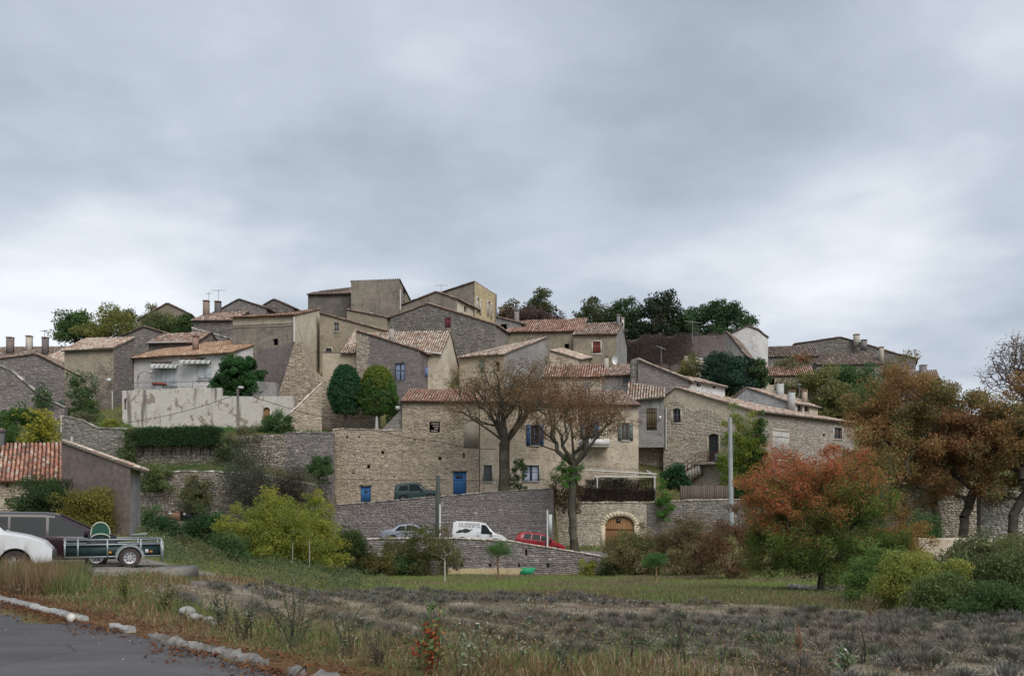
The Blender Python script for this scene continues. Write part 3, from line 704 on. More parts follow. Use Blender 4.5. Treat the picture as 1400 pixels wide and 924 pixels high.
# ---------------------------------------------------------------- retaining walls and garden walls
M_WARM = mortar('warm', (.40, .33, .255)); M_PALE = mortar('pale', (.47, .41, .33)); M_GREY = mortar('grey', (.245, .225, .20)); M_PURP = mortar('purple', (.215, .19, .182)); M_DARK = mortar('dark', (.17, .15, .13))
def r_ol(n='olive', c=(.33, .285, .215), d=(.25, .21, .165), e=(.175, .15, .12), s=.5): return render_wall('render_' + n, c, d, e, s)
R_OLIVE = r_ol(); R_CEM = r_ol('cement', (.28, .245, .20), (.20, .175, .15), (.145, .125, .11), .7)
R_PALE = r_ol('pale', (.66, .58, .46), (.54, .47, .37), (.40, .345, .27), .35); R_CREAM = r_ol('cream', (.54, .46, .36), (.45, .385, .30), (.33, .28, .22), .35)
R_WHITE = r_ol('white', (.70, .68, .67), (.58, .56, .55), (.46, .44, .43), .35); R_GREYBR = r_ol('greybrown', (.175, .155, .135), (.125, .112, .10), (.09, .082, .075), .6)
R_YELL = r_ol('yellow', (.55, .45, .28), (.47, .38, .235), (.37, .30, .19), .3); R_GREY = r_ol('grey', (.30, .29, .28), (.22, .215, .21), (.16, .155, .15), .6)
R_SHED = r_ol('shed', (.21, .165, .145), (.16, .13, .115), (.12, .10, .09), .5); R_BLUEG = r_ol('bluegrey', (.38, .385, .385), (.30, .305, .31), (.22, .22, .225), .5)
def stain_fn(k):
    n1 = k.noise(.75, 7, .68, k.pos, 1.2); n2 = k.noise(4, 6, .7, k.pos); st = k.noise(1, 5, .65, k.scaled(1.6, 1.6, .16), .3)
    c = k.mix(k.ramp(n2, .35, .7), (.58, .55, .50), (.47, .44, .40))
    c = k.mix(k.ramp(n1, .555, .575), c, (.30, .25, .205)); c = k.mix(k.ramp(st, .55, .66), c, (.19, .17, .155))
    k.finish(c, .95, n1, .5, .08, spec=.15)
R_STAIN = material('stained_render', stain_fn)

fwall('retaining_wall', 'tall grey stone retaining wall under the upper lane with the parked green car', [(425, 71.2, 712), (455, 71.2, 690.5), (540, 71.2, 684), (600, 71.2, 678.5), (680, 71.2, 672), (756, 71.2, 667.5)],
      [-1.5, -1.3, -1.3, -1.4, -1.9, -2.1], .5, M_PURP, dict(pal='purple', l=.27, h=.13, proud=.05), dict(pal='grey', l=.5, h=.06))
fwall('retaining_wall', 'end of the tall stone wall turning back beside the leaning plane tree', [(756.5, 71.25, 667.5), (757.6, 76.2, 667)], [-2.4, -2.2], .45, M_PURP, dict(pal='purple', l=.27, h=.13, proud=.04))
lw = fwall('retaining_wall', 'low stone wall along the lower lane below the white van and red car', [(497, 62.9, 737), (560, 62.9, 736), (619, 62.9, 736), (692, 62.9, 739), (820, 62.9, 760), (835, 63.6, 768)],
      [-3.6, -3.6, -3.6, -3.6, -3.6, -3.6], .45, M_PURP, dict(pal='purple', l=.34, h=.14, proud=.045), dict(pal='pale', l=.5, h=.07),
      ops={1: [(614, 771, 616.5, 775, 'hole')], 2: [(629.5, 770, 633, 775, 'hole'), (668, 770, 672, 775, 'hole')], 3: [(708, 770, 711, 775, 'hole'), (747, 770, 751, 776, 'hole'), (718, 751, 721, 759, 'hole')]})
fwall('plinth', 'sandy rendered footing along the base of the low lane wall', [(608, 62.45, 777.5), (714, 62.45, 777)], [-4, -4], .44, R_YELL)
g = G(); g.hexa([P(711, 784.5, 62.3), P(728, 784.5, 62.3), P(733, 775.5, 62.6), P(711, 775.5, 62.6), P(711, 784.5, 62.42), P(728, 784.5, 62.42), P(733, 775.5, 62.72), P(711, 775.5, 62.72)], (.03, .30, .14))
tag(g.obj('tarpaulin', m_attr('green_sheet', .6, .3, 5, .1, .1)), 'bright green sheet against the foot of the low lane wall', 'tarpaulin')
fwall('ledge', 'thin white concrete ledge on the low wall behind the bushes', [(515, 62.4, 756.5), (577, 62.4, 756.5)], [-1.75, -1.75], .3, R_WHITE)
M_AR = M_PALE
aw = fwall('retaining_wall', 'pale stone terrace wall with the arched wooden garage door', [(758, 75.6, 688), (884, 75.6, 687)], [-2.6, -2.6], .5, M_PALE, dict(pal='pale', l=.30, h=.14, proud=.04),
      dict(pal='pale', l=.5, h=.1), ops={0: [(827.5, 705.5, 867, 752, 'door', dict(archf=.62, col=(.29, .155, .07), surround=(.60, .52, .38), sw=.42, light=(.38, .54, .80, .93), bar=True))]})
fwall('retaining_wall', 'grey mossy stone wall between the arched garage door and the concrete pole', [(884, 75.7, 687), (938, 75.7, 684), (1010, 75.7, 683), (1090, 75.9, 690)], [-2.6, -2.4, -2.2, -2], .5, M_GREY, dict(pal='grey', l=.30, h=.14, proud=.05), dict(pal='pale', l=.5, h=.08))
fwall('terrace_wall', 'dry stone terrace wall under the strip of green grass', [(172, 68.0, 644), (230, 68, 645), (300, 68, 645), (360, 68, 650), (432, 68, 664)], [-.6, -.4, -.4, -.2, -.2], .5, M_DARK, dict(pal='rub', l=.26, h=.13, proud=.07, gap=.028), dict(pal='white', l=.4, h=.08), jag=.05)
fwall('terrace_wall', 'upper dry stone terrace wall below the clipped dark hedge', [(186, 76.1, 603), (240, 76.1, 602), (300, 76.1, 598), (392, 76.1, 592)], [4.4, 4.4, 4.6, 4.2], .5, M_DARK, dict(pal='rub', l=.28, h=.15, proud=.08, gap=.03), jag=.08)
fwall('terrace_wall', 'purplish stone terrace wall left of the big stone house corner', [(390, 76.1, 592), (456, 76.1, 592)], [3.2, 1.5], .5, M_PURP, dict(pal='purple', l=.32, h=.15, proud=.05), dict(pal='purple', l=.4, h=.08))
fwall('retaining_wall', 'curved grey stone retaining wall above the red tiled shed', [(-60, 76.0, 588), (40, 76.0, 585), (88, 76.0, 570), (112, 76.1, 575), (133, 76.2, 586), (172, 76.3, 587)], [4.4, 4.4, 4.4, 4.2, 4.2, 4.2], .5, M_GREY, dict(pal='grey', l=.32, h=.14, proud=.05), dict(pal='grey', l=.45, h=.12))
fwall('garden_wall', 'tall stained rendered wall below the white house terrace', [(167, 80.9, 534), (243, 80.9, 531), (303, 80.9, 530)], [8, 8, 8], .4, R_STAIN, ops={0: [(169.5, 545, 172.5, 560, 'hole')]})
fwall('garden_wall', 'lower stained wall with arched niche between the laurel and the buttress', [(303, 80.95, 541), (345, 80.95, 542), (402, 80.95, 541)], [8, 8, 8], .4, R_STAIN, ops={1: [(360, 557, 369, 575, 'door', dict(archf=.9, col=(.30, .17, .08), surround=(.5, .46, .38), sw=.08))]})
fwall('gate_pier', 'pale block pier standing beside the laurel bush', [(345, 81.8, 526), (352, 81.8, 521), (378, 81.8, 523)], [10, 10, 10], .8, R_GREY)
fwall('garden_wall', 'rubble garden wall seen behind the brown chestnut trees', [(1172, 76, 642), (1232, 76, 645), (1345, 76, 646)], [-2, -2, -2], .5, M_GREY, dict(pal='pale', l=.34, h=.16, proud=.06, gap=.03), dict(pal='white', l=.5, h=.1), jag=.06)
fwall('garden_wall', 'bright rubble wall at the far right end behind bare branches', [(1340, 68, 655), (1400, 68, 668), (1560, 68, 672)], [-2, -2, -2], .5, M_GREY, dict(pal='white', l=.34, h=.15, proud=.07, gap=.03), dict(pal='white', l=.5, h=.1), jag=.08)
fwall('low_wall', 'low flat topped beige rendered wall among the shrubs under the chestnuts', [(1257, 44, 736), (1300, 44, 737), (1357, 44, 736)], [-2.2, -2.2, -2.2], 1.6, R_CREAM, cap=None)
fwall('stone_steps', 'pale sloping stone parapet rising towards the buttress', [(391, 78, 571), (440, 79.6, 524)], [8.2, 8.2], .35, M_PALE, dict(pal='warm', l=.28, h=.14, proud=.04), dict(pal='pale', l=.6, h=.12), cat='parapet')
fwall('garden_wall', 'rough stone wall behind the two clipped cypress bushes', [(440, 82.2, 524), (466, 82.2, 523), (520, 82.2, 534)], [8, 8, 8], .5, M_WARM, dict(pal='warm', l=.28, h=.14, proud=.05), ops=None)
fwall('stone_stub', 'sloping stone stub wall on the left of the tiled stone house', [(519, 78.3, 589), (523, 78.3, 586), (549, 78.3, 559)], [8, 8, 8], .6, M_GREY, dict(pal='purple', l=.25, h=.13, proud=.04), cat='wall')

# ---------------------------------------------------------------- the village, from the far left round to the right
def slats(h, fc_or, px0, px1, py0, py1, Y, out=.7, n=12):
    """striped awning pulled halfway out, valance hanging"""
    g = G(); x0, x1 = xp(px0, Y), xp(px1, Y); z1, z0 = zp(py0, Y), zp(py1, Y); w = (x1 - x0) / n
    for i in range(n):
        c = (.62, .62, .60) if i % 2 else (.30, .33, .31); a = x0 + w * i
        g.hexa([(a, Y - out, z0 + .12), (a + w, Y - out, z0 + .12), (a + w, Y - .05, z1 - .03), (a, Y - .05, z1 - .03), (a, Y - out, z0 + .15), (a + w, Y - out, z0 + .15), (a + w, Y - .05, z1), (a, Y - .05, z1)], c)
        g.quad((a, Y - out - .01, z0 - .08), (a + w, Y - out - .01, z0 - .08), (a + w, Y - out - .01, z0 + .14), (a, Y - out - .01, z0 + .14), c)
    aw = g.obj('awning', PAINT, h.root)
    g = G(); g.box(x0 - .03, Y - .2, z1, x1 + .03, Y - .02, z1 + .12, (.22, .12, .09)); g.obj('awning_case', PAINT, aw)

H1 = House('far house with three chimneys at the far left skyline', -80, 97, 96, 96, 8, 12, dict(k='gs', a=489, b=489, p=475), R_CREAM, 'fr', 'brown')
H1.chimney(14, 461, 477, 98, 9, (.22, .18, .16)); H1.chimney(40, 459, 477, 99, 8, (.5, .44, .38)); H1.chimney(62, 461, 481, 97, 8, (.16, .14, .14)); H1.antenna(61, 451, 461, 97, 7)
H2 = House('purplish stone house with long sloping gable above the yellow bush', -70, 85, 108, 84, 8, 7, dict(k='gf', a=499, p=484, t=.67, b=513), M_PURP, 'fr', 'old',
           st={'f': dict(pal='purple', l=.34, h=.16, region=None)})
House('small house with pale tiles tucked behind the purplish gable', 56, 91, 92, 90.5, 6, 10, dict(k='gs', a=494, b=493, p=480), R_CREAM, 'fr', 'pale')
fwall('stair_wall', 'sloping purplish stone wall stepping down beside the flowering creeper', [(-30, 79.5, 489), (15, 79.5, 507), (60, 79.5, 545), (88, 79.5, 557)], [7, 7, 7, 7], .6, M_PURP, dict(pal='purple', l=.32, h=.15), dict(pal='grey', l=.5, h=.12))
H3 = House('tall narrow stone house with pale tiles left of the white house', 88, 84, 155, 84, 4.6, 8.6, dict(k='sh', a=478.5, b=475.5, run='f', zc=zp(462, 88.6), zd=zp(463, 88.6)), M_PURP, 'frlb', 'pale', over=.35,
           st={'f': dict(pal=[((.30, .25, .20), 3), ((.22, .18, .17), 3), ((.38, .33, .28), 2)], l=.3, h=.15, region=lambda u, v: v < .62 + .25 * u + .06 * math.sin(u * 20)), 'r': dict(pal='purple', l=.32, h=.15)}, mats={'f': R_OLIVE})
H3.pipe(153.5, 535, 592, 83.9); H3.pipe(150, 520, 592, 83.9, .03, (.2, .2, .2))
g = G(); x, y, z = P(149, 519, 83.3); g.box(x - .16, y - .16, z - .2, x + .16, y + .16, z + .12, (.62, .63, .62)); g.box(x - .03, y, z + .12, x + .03, y + .7, z + .17, (.1, .1, .1)); g.obj('wall_lamp', PAINT, H3.root)
House('grey gabled house behind the narrow stone house', 158, 99, 264, 98, 8, 12, dict(k='gf', a=463, p=446.5, t=.37, b=467), R_GREYBR, 'fr', 'brown', st={'f': dict(pal='dark', l=.4, h=.2, proud=.02)})
Hh = House('low brown roofed house with a white gutter behind the white house', 203, 93, 268, 92, 6, 13, dict(k='gs', a=469, b=468, p=456), M_PURP, 'fr', 'old')
g = G(); g.tube([(xp(202, 92.5), 92.4, zp(469, 92.6)), (xp(256, 92), 91.7, zp(467.5, 91.8))], .07, 6, (.6, .6, .58)); g.obj('gutter', METAL, Hh.root)
H4 = House('white rendered house with two striped awnings and orange tiled roof', 183, 88.3, 319, 85, 7, 11.6, dict(k='sh', a=489, b=481.5, run='f', zc=19.2, zd=19.1), R_WHITE, 'frlb', 'orange', over=.45,
           ops={'f': [(213, 503, 242, 532, 'shut', dict(col=(.68, .72, .76), n=-.04)), (270, 498, 289, 519, 'shut', dict(col=(.70, .74, .77), n=-.04, sill=True))]})
slats(H4, None, 208, 246, 496, 504, 87.2, .9); slats(H4, None, 247, 291, 491, 498, 86.1, .9)
H4.chimney(267.5, 459, 472, 88.5, 8, (.30, .20, .16))
g = G(); x0, x1 = xp(178, 81.2), xp(290, 81.2)
for zz in (.95, .5): g.tube([(x0, 81.2, 12.15 + zz), (x1, 81.2, 12.3 + zz)], .025, 5, (.12, .13, .14))
q = x0
while q < x1: g.tube([(q, 81.2, 12.0), (q, 81.2, 13.1)], .025, 5, (.12, .13, .14)); q += 1.9
tag(g.obj('terrace_railing', METAL), 'thin dark railing along the terrace of the white house', 'railing')
g = G(); A = P(188, 530, 81.4); g.tube([A, P(188, 518, 81.4), P(190.5, 511, 81.4), P(196, 508, 81.4), P(205, 508.5, 81.4)], .05, 6, (.35, .38, .40)); g.box(*(P(204, 510, 81.3)), *(P(208.5, 507.5, 81.6)), (.5, .5, .5))
tag(g.obj('terrace_lamp', METAL), 'curved lamp standing at the corner of the white house terrace', 'lamp')
g = G(); g.box(xp(208, 82), 82, 12.1, xp(222, 82), 82.5, zp(523, 82), (.30, .32, .33)); g.box(xp(208, 81.9), 81.9, zp(526, 82), xp(224, 82), 82.6, zp(523, 82), (.28, .06, .05))
tag(g.obj('terrace_bench', PAINT), 'grey bench with a red top behind the terrace railing', 'bench')
H5 = House('greenish gabled house half hidden by shrubs on the left skyline', 190, 113, 259, 110, 9, 19, dict(k='gf', a=437, p=414.5, t=.56, b=429), R_OLIVE, 'fr', 'old', C2=(279, 120))
H6 = House('brown stone house under the two skyline chimneys', 264, 105, 322, 104, 6, 15, dict(k='gs', a=438, b=437, p=428), M_PURP, 'fr', 'old', st={'f': dict(pal='dark', l=.36, h=.18)})
H6.chimney(282, 411, 431, 107, 8.5, (.27, .20, .16)); H6.chimney(298, 412, 431, 108, 9, (.14, .13, .13)); H6.antenna(285.5, 400, 411, 107, 6); H6.antenna(298.5, 396, 412, 108, 18)
fwall('garden_wall', 'sloping brown stone wall with pale coping below the skyline chimneys', [(262, 98, 449), (318, 98, 464)], [14, 14], .5, M_PURP, dict(pal='purple', l=.4, h=.2), dict(pal='white', l=.4, h=.12))
House('dark stone gable left of the tower house on the skyline', 292, 117, 364, 116, 7, 18, dict(k='gf', a=428, p=409, t=.48, b=421), M_PURP, 'fr', 'brown', st={'f': dict(pal='purple', l=.36, h=.18)})
House('smaller dark gable peeping over the pink tiled roof', 356, 121, 402, 120, 7, 18, dict(k='gf', a=420, p=409, t=.40, b=421), M_PURP, 'fr', 'brown', st={'f': dict(pal='dark', l=.36, h=.18)})
H9 = House('tall cement rendered house with pinkish tiles above the buttress', 318, 89, 403, 86.5, 11, 10.5, dict(k='sh', a=434, b=430.5, run='f', zc=23.6, zd=23.2), R_CEM, 'frlb', [((.46, .26, .22), 3), ((.52, .36, .32), 2), ((.36, .2, .17), 2), ((.6, .53, .48), 1.5)] and 'red', over=.35, C2=(437, 98),
           mats={'r': R_PALE}, ops={'f': [(373, 463, 380, 472, 'hole')]}, st={'r': dict(pal='warm', l=.3, h=.15, region=lambda u, v: v < .46 + .12 * math.sin(u * 6))})
H9.pipe(402, 433, 467, 86.2, .07, (.62, .62, .60))
g = G(); fbox(g, H9.fac['f'], 0, H9.fac['f'].L, 0, .05, zp(446, 88), zp(445, 88), (.36, .33, .27), -.25); g.obj('string_course', CONC, H9.root)
def patch(h, face, pts, mat, off=.02, name='render_patch'):
    fc = h.fac[face]; q = [fc.px(a, b) for a, b in pts]; g = G(); n = len(q); V = [fc.pt(t, off, z) for t, z in q] + [fc.pt(t, -.02, z) for t, z in q]
    g.add(V[:n], [list(range(n))]); g.add(V, [[i, (i + 1) % n, n + (i + 1) % n, n + i] for i in range(n)]); return g.obj(name, mat, h.root)
R_MAUVE = r_ol('mauve', (.22, .185, .175), (.17, .145, .14), (.13, .115, .11), .5)
patch(H9, 'f', [(319, 484), (345, 483), (362, 477), (382, 474), (402, 468), (402.5, 540), (319, 540)], R_MAUVE)
patch(H9, 'f', [(318.5, 435), (402.5, 432.5), (402.5, 441.5), (318.5, 445)], R_CREAM, .03)
patch(H9, 'r', [(404, 434), (436, 424), (437, 478), (419, 484), (412, 462)], R_PALE, .03)
fwall('buttress', 'battered rubble buttress leaning on the tall cement house', [(373, 83.4, 562), (390, 83.4, 510), (403, 83.4, 468), (413, 83.4, 466), (421, 83.4, 500), (443, 83.4, 520)], [8.5] * 6, 3.2, M_WARM, dict(pal='warm', l=.28, h=.15, proud=.06), jag=.06, cat='buttress')
H10 = House('olive rendered house with one small grey window on a sloping roofline', 437, 96, 552, 95, 7, 12, dict(k='sh', a=428, b=459, run='r'), R_OLIVE, 'frlb', 'old',
            ops={'f': [(456.5, 441, 463, 453, 'window', dict(col=(.4, .42, .42))), (445, 476, 453.5, 482, 'window', dict(col=(.3, .3, .3), surround=(.55, .5, .42), sw=.1))]})
H10b = House('low beige rendered wing behind the dark cypress bush', 441, 89.6, 488, 89.6, 4, 11, dict(k='sh', a=482, b=482, run='b'), R_CREAM, 'frl', None, ops={'f': [(480, 503, 488, 512, 'hole')]})
roof(H10b.root, P(468, 481.5, 89.5), P(488, 481.5, 89.5), P(488.5, 451, 94.2), P(486, 451, 94.2), pal='pale')
H11b = House('house with large pale tiled roof plane and slit windowed gable', 480, 90.4, 603, 89, 8, 11, dict(k='gs', a=485, b=482, rz=20.2), R_PALE, 'frlb', 'pale', mats={'r': R_PALE}, C2=(626, 97), ops={'r': [(609.5, 466, 612, 478, 'hole')]}, over=.35)
g = G(); g.tube([(xp(574, 88.8), 88.5, zp(480, 88.8)), (xp(604, 88.5), 88.2, zp(484.5, 88.5))], .09, 6, (.6, .58, .55)); g.obj('gutter', METAL, H11b.root)
H11b.chimney(535.5, 447, 468, 90, 8, (.34, .31, .28), (.3, .28, .26))
H11a = House('purple stone gabled house with curtained french window', 487, 87.6, 574, 86.4, 4.4, 10, dict(k='sh', a=452, b=479, run='r'), M_PURP, 'frlb', 'old', over=.2,
             ops={'f': [(540, 496, 553.5, 520, 'french', dict(col=(.05, .055, .06), curtain=(.30, .38, .55), sill=False, rail=(.08, .09, .11)))]},
             st={'f': dict(pal='purple', l=.22, h=.085, proud=.02, region=lambda u, v: u > .18 + .03 * math.sin(v * 9))}, mats={})
g = G(); stones(g, H11a.fac['f'], 'warm', .3, .15, region=lambda t, z: t < 1.25); g.obj('stone_facing', STONE, H11a.root, kind='stuff')
g = G(); x, y, z = P(587, 505, 88.2)
g.tube([P(577, 501, 88.4), P(596, 503, 88.4)], .02, 4, (.2, .2, .2))
for i in range(1): g.hexa([(x - .5 + .42 * i, y, z - .7 + .1 * i), (x - .12 + .42 * i, y, z - .8), (x - .12 + .42 * i, y + .05, z - .8), (x - .5 + .42 * i, y + .05, z - .7), (x - .45 + .42 * i, y, z + .2), (x - .15 + .42 * i, y, z + .2), (x - .15 + .42 * i, y + .05, z + .2), (x - .45 + .42 * i, y + .05, z + .2)], [(.15, .2, .42), (.35, .42, .62), (.08, .1, .2)][i])
tag(g.obj('washing', PAINT), 'blue washing on a line beside the purple stone house', 'washing')
House('grey skyline house with a hipped brown roof, left of the tall square block', 421, 114, 481, 114, 8, 17, dict(k='sh', a=402.5, b=401.5, run='f', zc=zp(391.5, 122), zd=zp(394, 120)), R_GREYBR, 'frl', 'brown')
H12 = House('tall square grey brown block standing highest on the skyline', 480, 112, 546, 110.5, 9, 16, dict(k='sh', a=384.5, b=382, run='b', zc=29.4, zd=29.6), R_CEM, 'frlb', 'brown', over=.1, C2=(563, 120), mats={'r': R_OLIVE}, ops={'r': [(550.5, 396, 554.5, 411, 'window', dict(col=(.5, .5, .5)))]})
H12.pipe(547.3, 396, 424, 110.2, .08, (.6, .6, .6))
House('low olive outhouse below the tall square block', 474, 108, 529, 107, 4, 17, dict(k='sh', a=423, b=434, run='r'), R_OLIVE, 'frl', 'old')
H13 = House('brown gabled house with pale side wall below the yellow house', 552, 108.5, 625, 106, 6.4, 15, dict(k='gf', a=416, p=399, t=.62, b=408.5), R_CEM, 'frlb', 'old', C2=(654, 112), mats={'r': R_PALE}, ops={'r': [(634.5, 418, 638.5, 427, 'hole')]})
H13.antenna(603, 389, 401, 107, 17)
H14 = House('yellow rendered skyline house with brown and white shutters', 604, 112, 649, 110.4, 8, 16, dict(k='sh', a=400, b=385, run='l', zc=30.0, zd=29.3), R_CEM, 'frlb', 'brown', C2=(678, 118), mats={'r': R_YELL}, over=.15,
            ops={'r': [(652.5, 407, 655.5, 429, 'window', dict(col=(.6, .6, .6), shut=(.55, .54, .50), sill=False)), (667.5, 412, 670.5, 434, 'window', dict(col=(.6, .6, .6), shut=(.50, .46, .44), sill=False))]})
H14.pipe(678.5, 402, 455, 117.5, .08, (.2, .18, .17))
H15 = House('broad grey stone gable with a single dark red shutter', 533, 101.5, 678, 98, 7, 12, dict(k='gf', a=434.5, p=415, t=.37, b=444), M_GREY, 'frlb', 'old', over=.2,
            ops={'f': [(608, 434, 616.5, 448, 'shut', dict(col=(.16, .04, .045)))]}, st={'f': dict(pal='dark', l=.36, h=.19, proud=.035)})
Hx = House('dark open fronted lean-to between the stone gable and the long house', 678, 105, 712, 104, 4, 17, dict(k='sh', a=433, b=442, run='r'), R_GREY, 'frl', 'brown', ops={'f': [(684, 443, 693, 458, 'hole')]})
Hx.chimney(706.5, 424, 443, 105, 8, (.24, .22, .21), (.4, .38, .36))
H16 = House('long beige house with brownish red tiles below the skyline trees', 693, 103, 797, 101.5, 9.5, 14, dict(k='gs', a=453.5, b=451.5, rz=24.3), R_OLIVE, 'frlb', 'red', ops={'f': [(772, 470, 778, 476, 'hole')]})
H17 = House('beige house with a dark red shutter framed in white', 784, 100.3, 843, 99, 8.3, 13, dict(k='gs', a=457, b=456, rz=23.2), R_OLIVE, 'frlb', 'old', C2=(857, 107), mats={'r': R_GREY},
            ops={'f': [(810.5, 467, 821, 483, 'shut', dict(col=REDBR, surround=(.6, .55, .48), sw=.14))]})
H17.chimney(845.5, 430, 446, 102, 5, (.2, .2, .2)); H17.chimney(851.5, 434, 446, 103.5, 4, (.5, .48, .45))
g = G(); x, y, z = P(840.5, 492.5, 98.4); K = 10
V = [(x, y, z)] + [(x + .32 * math.cos(2 * math.pi * i / K), y - .12, z + .50 * math.sin(2 * math.pi * i / K)) for i in range(K)]
g.add(V, [[0, 1 + i, 1 + (i + 1) % K] for i in range(K)], (.62, .63, .62)); g.tube([(x, y, z), (x, y + .6, z - .2)], .03, 5, (.4, .4, .4)); g.obj('satellite_dish', METAL, H17.root)
H18 = House('house with green shutters and patched tiles behind the large plane tree', 628, 93.1, 690, 90, 8.4, 7.5, dict(k='sh', a=489, b=483.5, run='f', zc=20.3, zd=19.9), R_CREAM, 'frlb', 'pale', over=.35, mats={'r': R_GREY},
            ops={'f': [(655, 491, 662.5, 510, 'shut', dict(col=(.20, .27, .26))), (654, 522, 663, 541, 'shut', dict(col=(.42, .50, .50))), (677, 494, 683, 508, 'hole')]})
House('small cream lean-to between the grey gable and the red shuttered house', 752, 96, 791, 95, 5, 13, dict(k='sh', a=479, b=490.5, run='r', zc=zp(489, 100), zd=zp(477, 101)), R_CREAM, 'frl', 'pale')
House('cream house with faded red tiles behind the leafy plane tree tops', 742, 91, 829, 90, 6, 6.5, dict(k='gs', a=515, b=514, p=500), R_CREAM, 'frl', 'red', ops={'f': [(797, 523, 806, 541, 'shut', dict(col=(.30, .36, .40))), (756, 524, 764, 541, 'window', {})]})
Hz = House('grey roofed house beside the rough stone pier in the middle of the village', 824, 90, 867, 89, 6, 8, dict(k='sh', a=513.5, b=512, run='f', zc=zp(497, 95), zd=zp(500, 96)), R_GREY, 'frl', 'old', ops={'f': [(852, 516, 862, 525, 'window', {})]})
Hz.chimney(829, 487, 512, 92, 7, (.42, .38, .32), (.08, .08, .08))
fwall('stone_pier', 'rough grey stone pier at the left end of the mauve gable', [(863, 87.3, 492), (872, 87.3, 489)], [8, 8], .8, M_GREY, dict(pal='grey', l=.3, h=.2, proud=.06), cat='pier')
Hm = House('mauve rendered gable with tiled verge sloping down to the right', 872, 87, 941, 86, 7, 8, dict(k='sh', a=491.5, b=519, run='r'), M_PURP, 'frlb', 'pale', over=.4, verge=.25, st={'f': dict(pal='purple', l=.24, h=.11, proud=.012)})
Hm.antenna(904, 474, 496, 89, 14, -20); Hm.antenna(947, 439, 470, 100, 22, -8)
House('narrow white house with two tiny windows under old tiles', 940, 87.2, 991, 88.6, 5, 8, dict(k='sh', a=519, b=529, run='f', zc=zp(527, 93) + .7, zd=zp(514, 93)), R_WHITE, 'frl', 'pale', over=.35,
      ops={'f': [(952.5, 523, 958, 528.5, 'hole'), (974.5, 527, 978.5, 531, 'hole')]})
H21 = House('narrow rendered house with a tall closed brown shutter and overhanging bay', 858, 83, 908, 82.4, 3.2, 7.3, dict(k='sh', a=545, b=541.5, run='f', zc=zp(531, 85.6), zd=zp(523, 86)), R_GREY, 'frlb', 'pale', over=.45,
            ops={'f': [(884, 558, 898, 588, 'shut', dict(col=(.11, .085, .05)))]})
g = G(); x, y, z = P(902, 571, 82.3); g.box(x - .09, y - .3, z - .15, x + .09, y, z + .15, (.7, .7, .7)); g.obj('wall_lamp', PAINT, H21.root)

# the long front row
fwall('terrace_wall', 'big warm stone wall with the small blue door under the railed terrace', [(454, 78, 588), (465, 78, 586), (520, 78, 588), (549.3, 78, 588)], [1, 1.2, 1.2, 1.3], .55, M_WARM, dict(pal='warm', l=.27, h=.13, proud=.04), dict(pal='pale', l=.5, h=.06),
      ops={1: [(493, 664.5, 507, 687, 'door', dict(col=BLUE, diamond=True, lintel=True)), (502, 635, 506, 640, 'hole'), (482, 645, 484.5, 648, 'hole'), (473, 596, 476, 599, 'hole'), (490, 596, 492, 598.5, 'hole')], 2: [(521.5, 616, 525, 621, 'hole'), (538, 650, 540, 652.5, 'hole')]})
HS = House('warm stone house with the larger blue door and red tiled eaves', 549.5, 78, 655, 78, 7, 1.4, dict(k='sh', a=548, b=548, run='f', zc=13.0, zd=13.0), M_WARM, 'frlb', 'red', over=.35,
           ops={'f': [(587, 576.5, 601.5, 591, 'hole', dict(stones=True)), (619.5, 645, 637.5, 677, 'door', dict(col=BLUE, light=(.18, .72, .72, .88), nlight=3, lintel=True)), (633, 619, 635.5, 626, 'hole'), (599.5, 624.5, 603.5, 628.5, 'hole'), (566, 600, 568, 602.5, 'hole'), (611, 640, 613, 642, 'hole')]},
           st={'f': dict(pal='warm', l=.25, h=.12, proud=.045, region=lambda u, v: not (u > .80 + .03 * math.sin(v * 30) and .50 < v < .83))})
g = G(); t0, t1, z0, z1 = HS.fac['f'].rect(634, 577, 655, 612); fbox(g, HS.fac['f'], t0, HS.fac['f'].L - .02, .0, .025, z0, z1, (.33, .29, .23)); g.obj('render_patch', CONC, HS.root)
HF = House('long cream rendered house with blue shutters and white balcony', 656, 78.2, 873, 79.5, 7, 1.2, dict(k='sh', a=549, b=553, run='f', zc=13.0, zd=13.2), R_CREAM, 'frlb', 'old', over=.4,
           ops={'f': [(661, 636, 672.5, 658, 'window', dict(col=(.12, .18, .15), surround=(.5, .45, .36), sw=.12)), (715.5, 636, 737, 657.5, 'window', dict(col=(.05, .09, .16), curtain=(.45, .5, .62), surround=(.5, .45, .36), sw=.1)),
                      (725.5, 581, 737, 609, 'window', dict(col=(.1, .12, .2), shut=(.045, .10, .22))), (800, 573, 812.5, 600, 'french', dict(col=(.1, .15, .2), shut=(.05, .14, .28), sill=False)), (850, 578, 860, 602, 'window', dict(col=(.3, .3, .3), shut=(.14, .18, .17))),
                      (838, 655, 852, 676, 'hole'), (780, 650, 790, 680, 'hole')]},
           st={'f': dict(pal='warm', l=.3, h=.14, proud=.02, region=lambda u, v: (v < .36 and (u > .45 or math.sin(u * 31 + v * 9) > .3)) or (.15 < u < .42 and .50 < v < .58 + .05 * math.sin(u * 60)) or (.70 < u < .9 and v < .5 + .05 * math.sin(u * 50)))})
g = G(); g.box(xp(791, 78), 77.9, zp(611, 78), xp(833, 78), 79.3, zp(608.5, 78), (.5, .48, .45)); bal = g.obj('balcony', CONC, HF.root)
g = G(); g.box(xp(791, 78), 77.85, zp(608.5, 78), xp(833, 78), 77.93, zp(600, 78), (.66, .66, .65)); g.obj('parapet', PAINT, bal)
g = G()
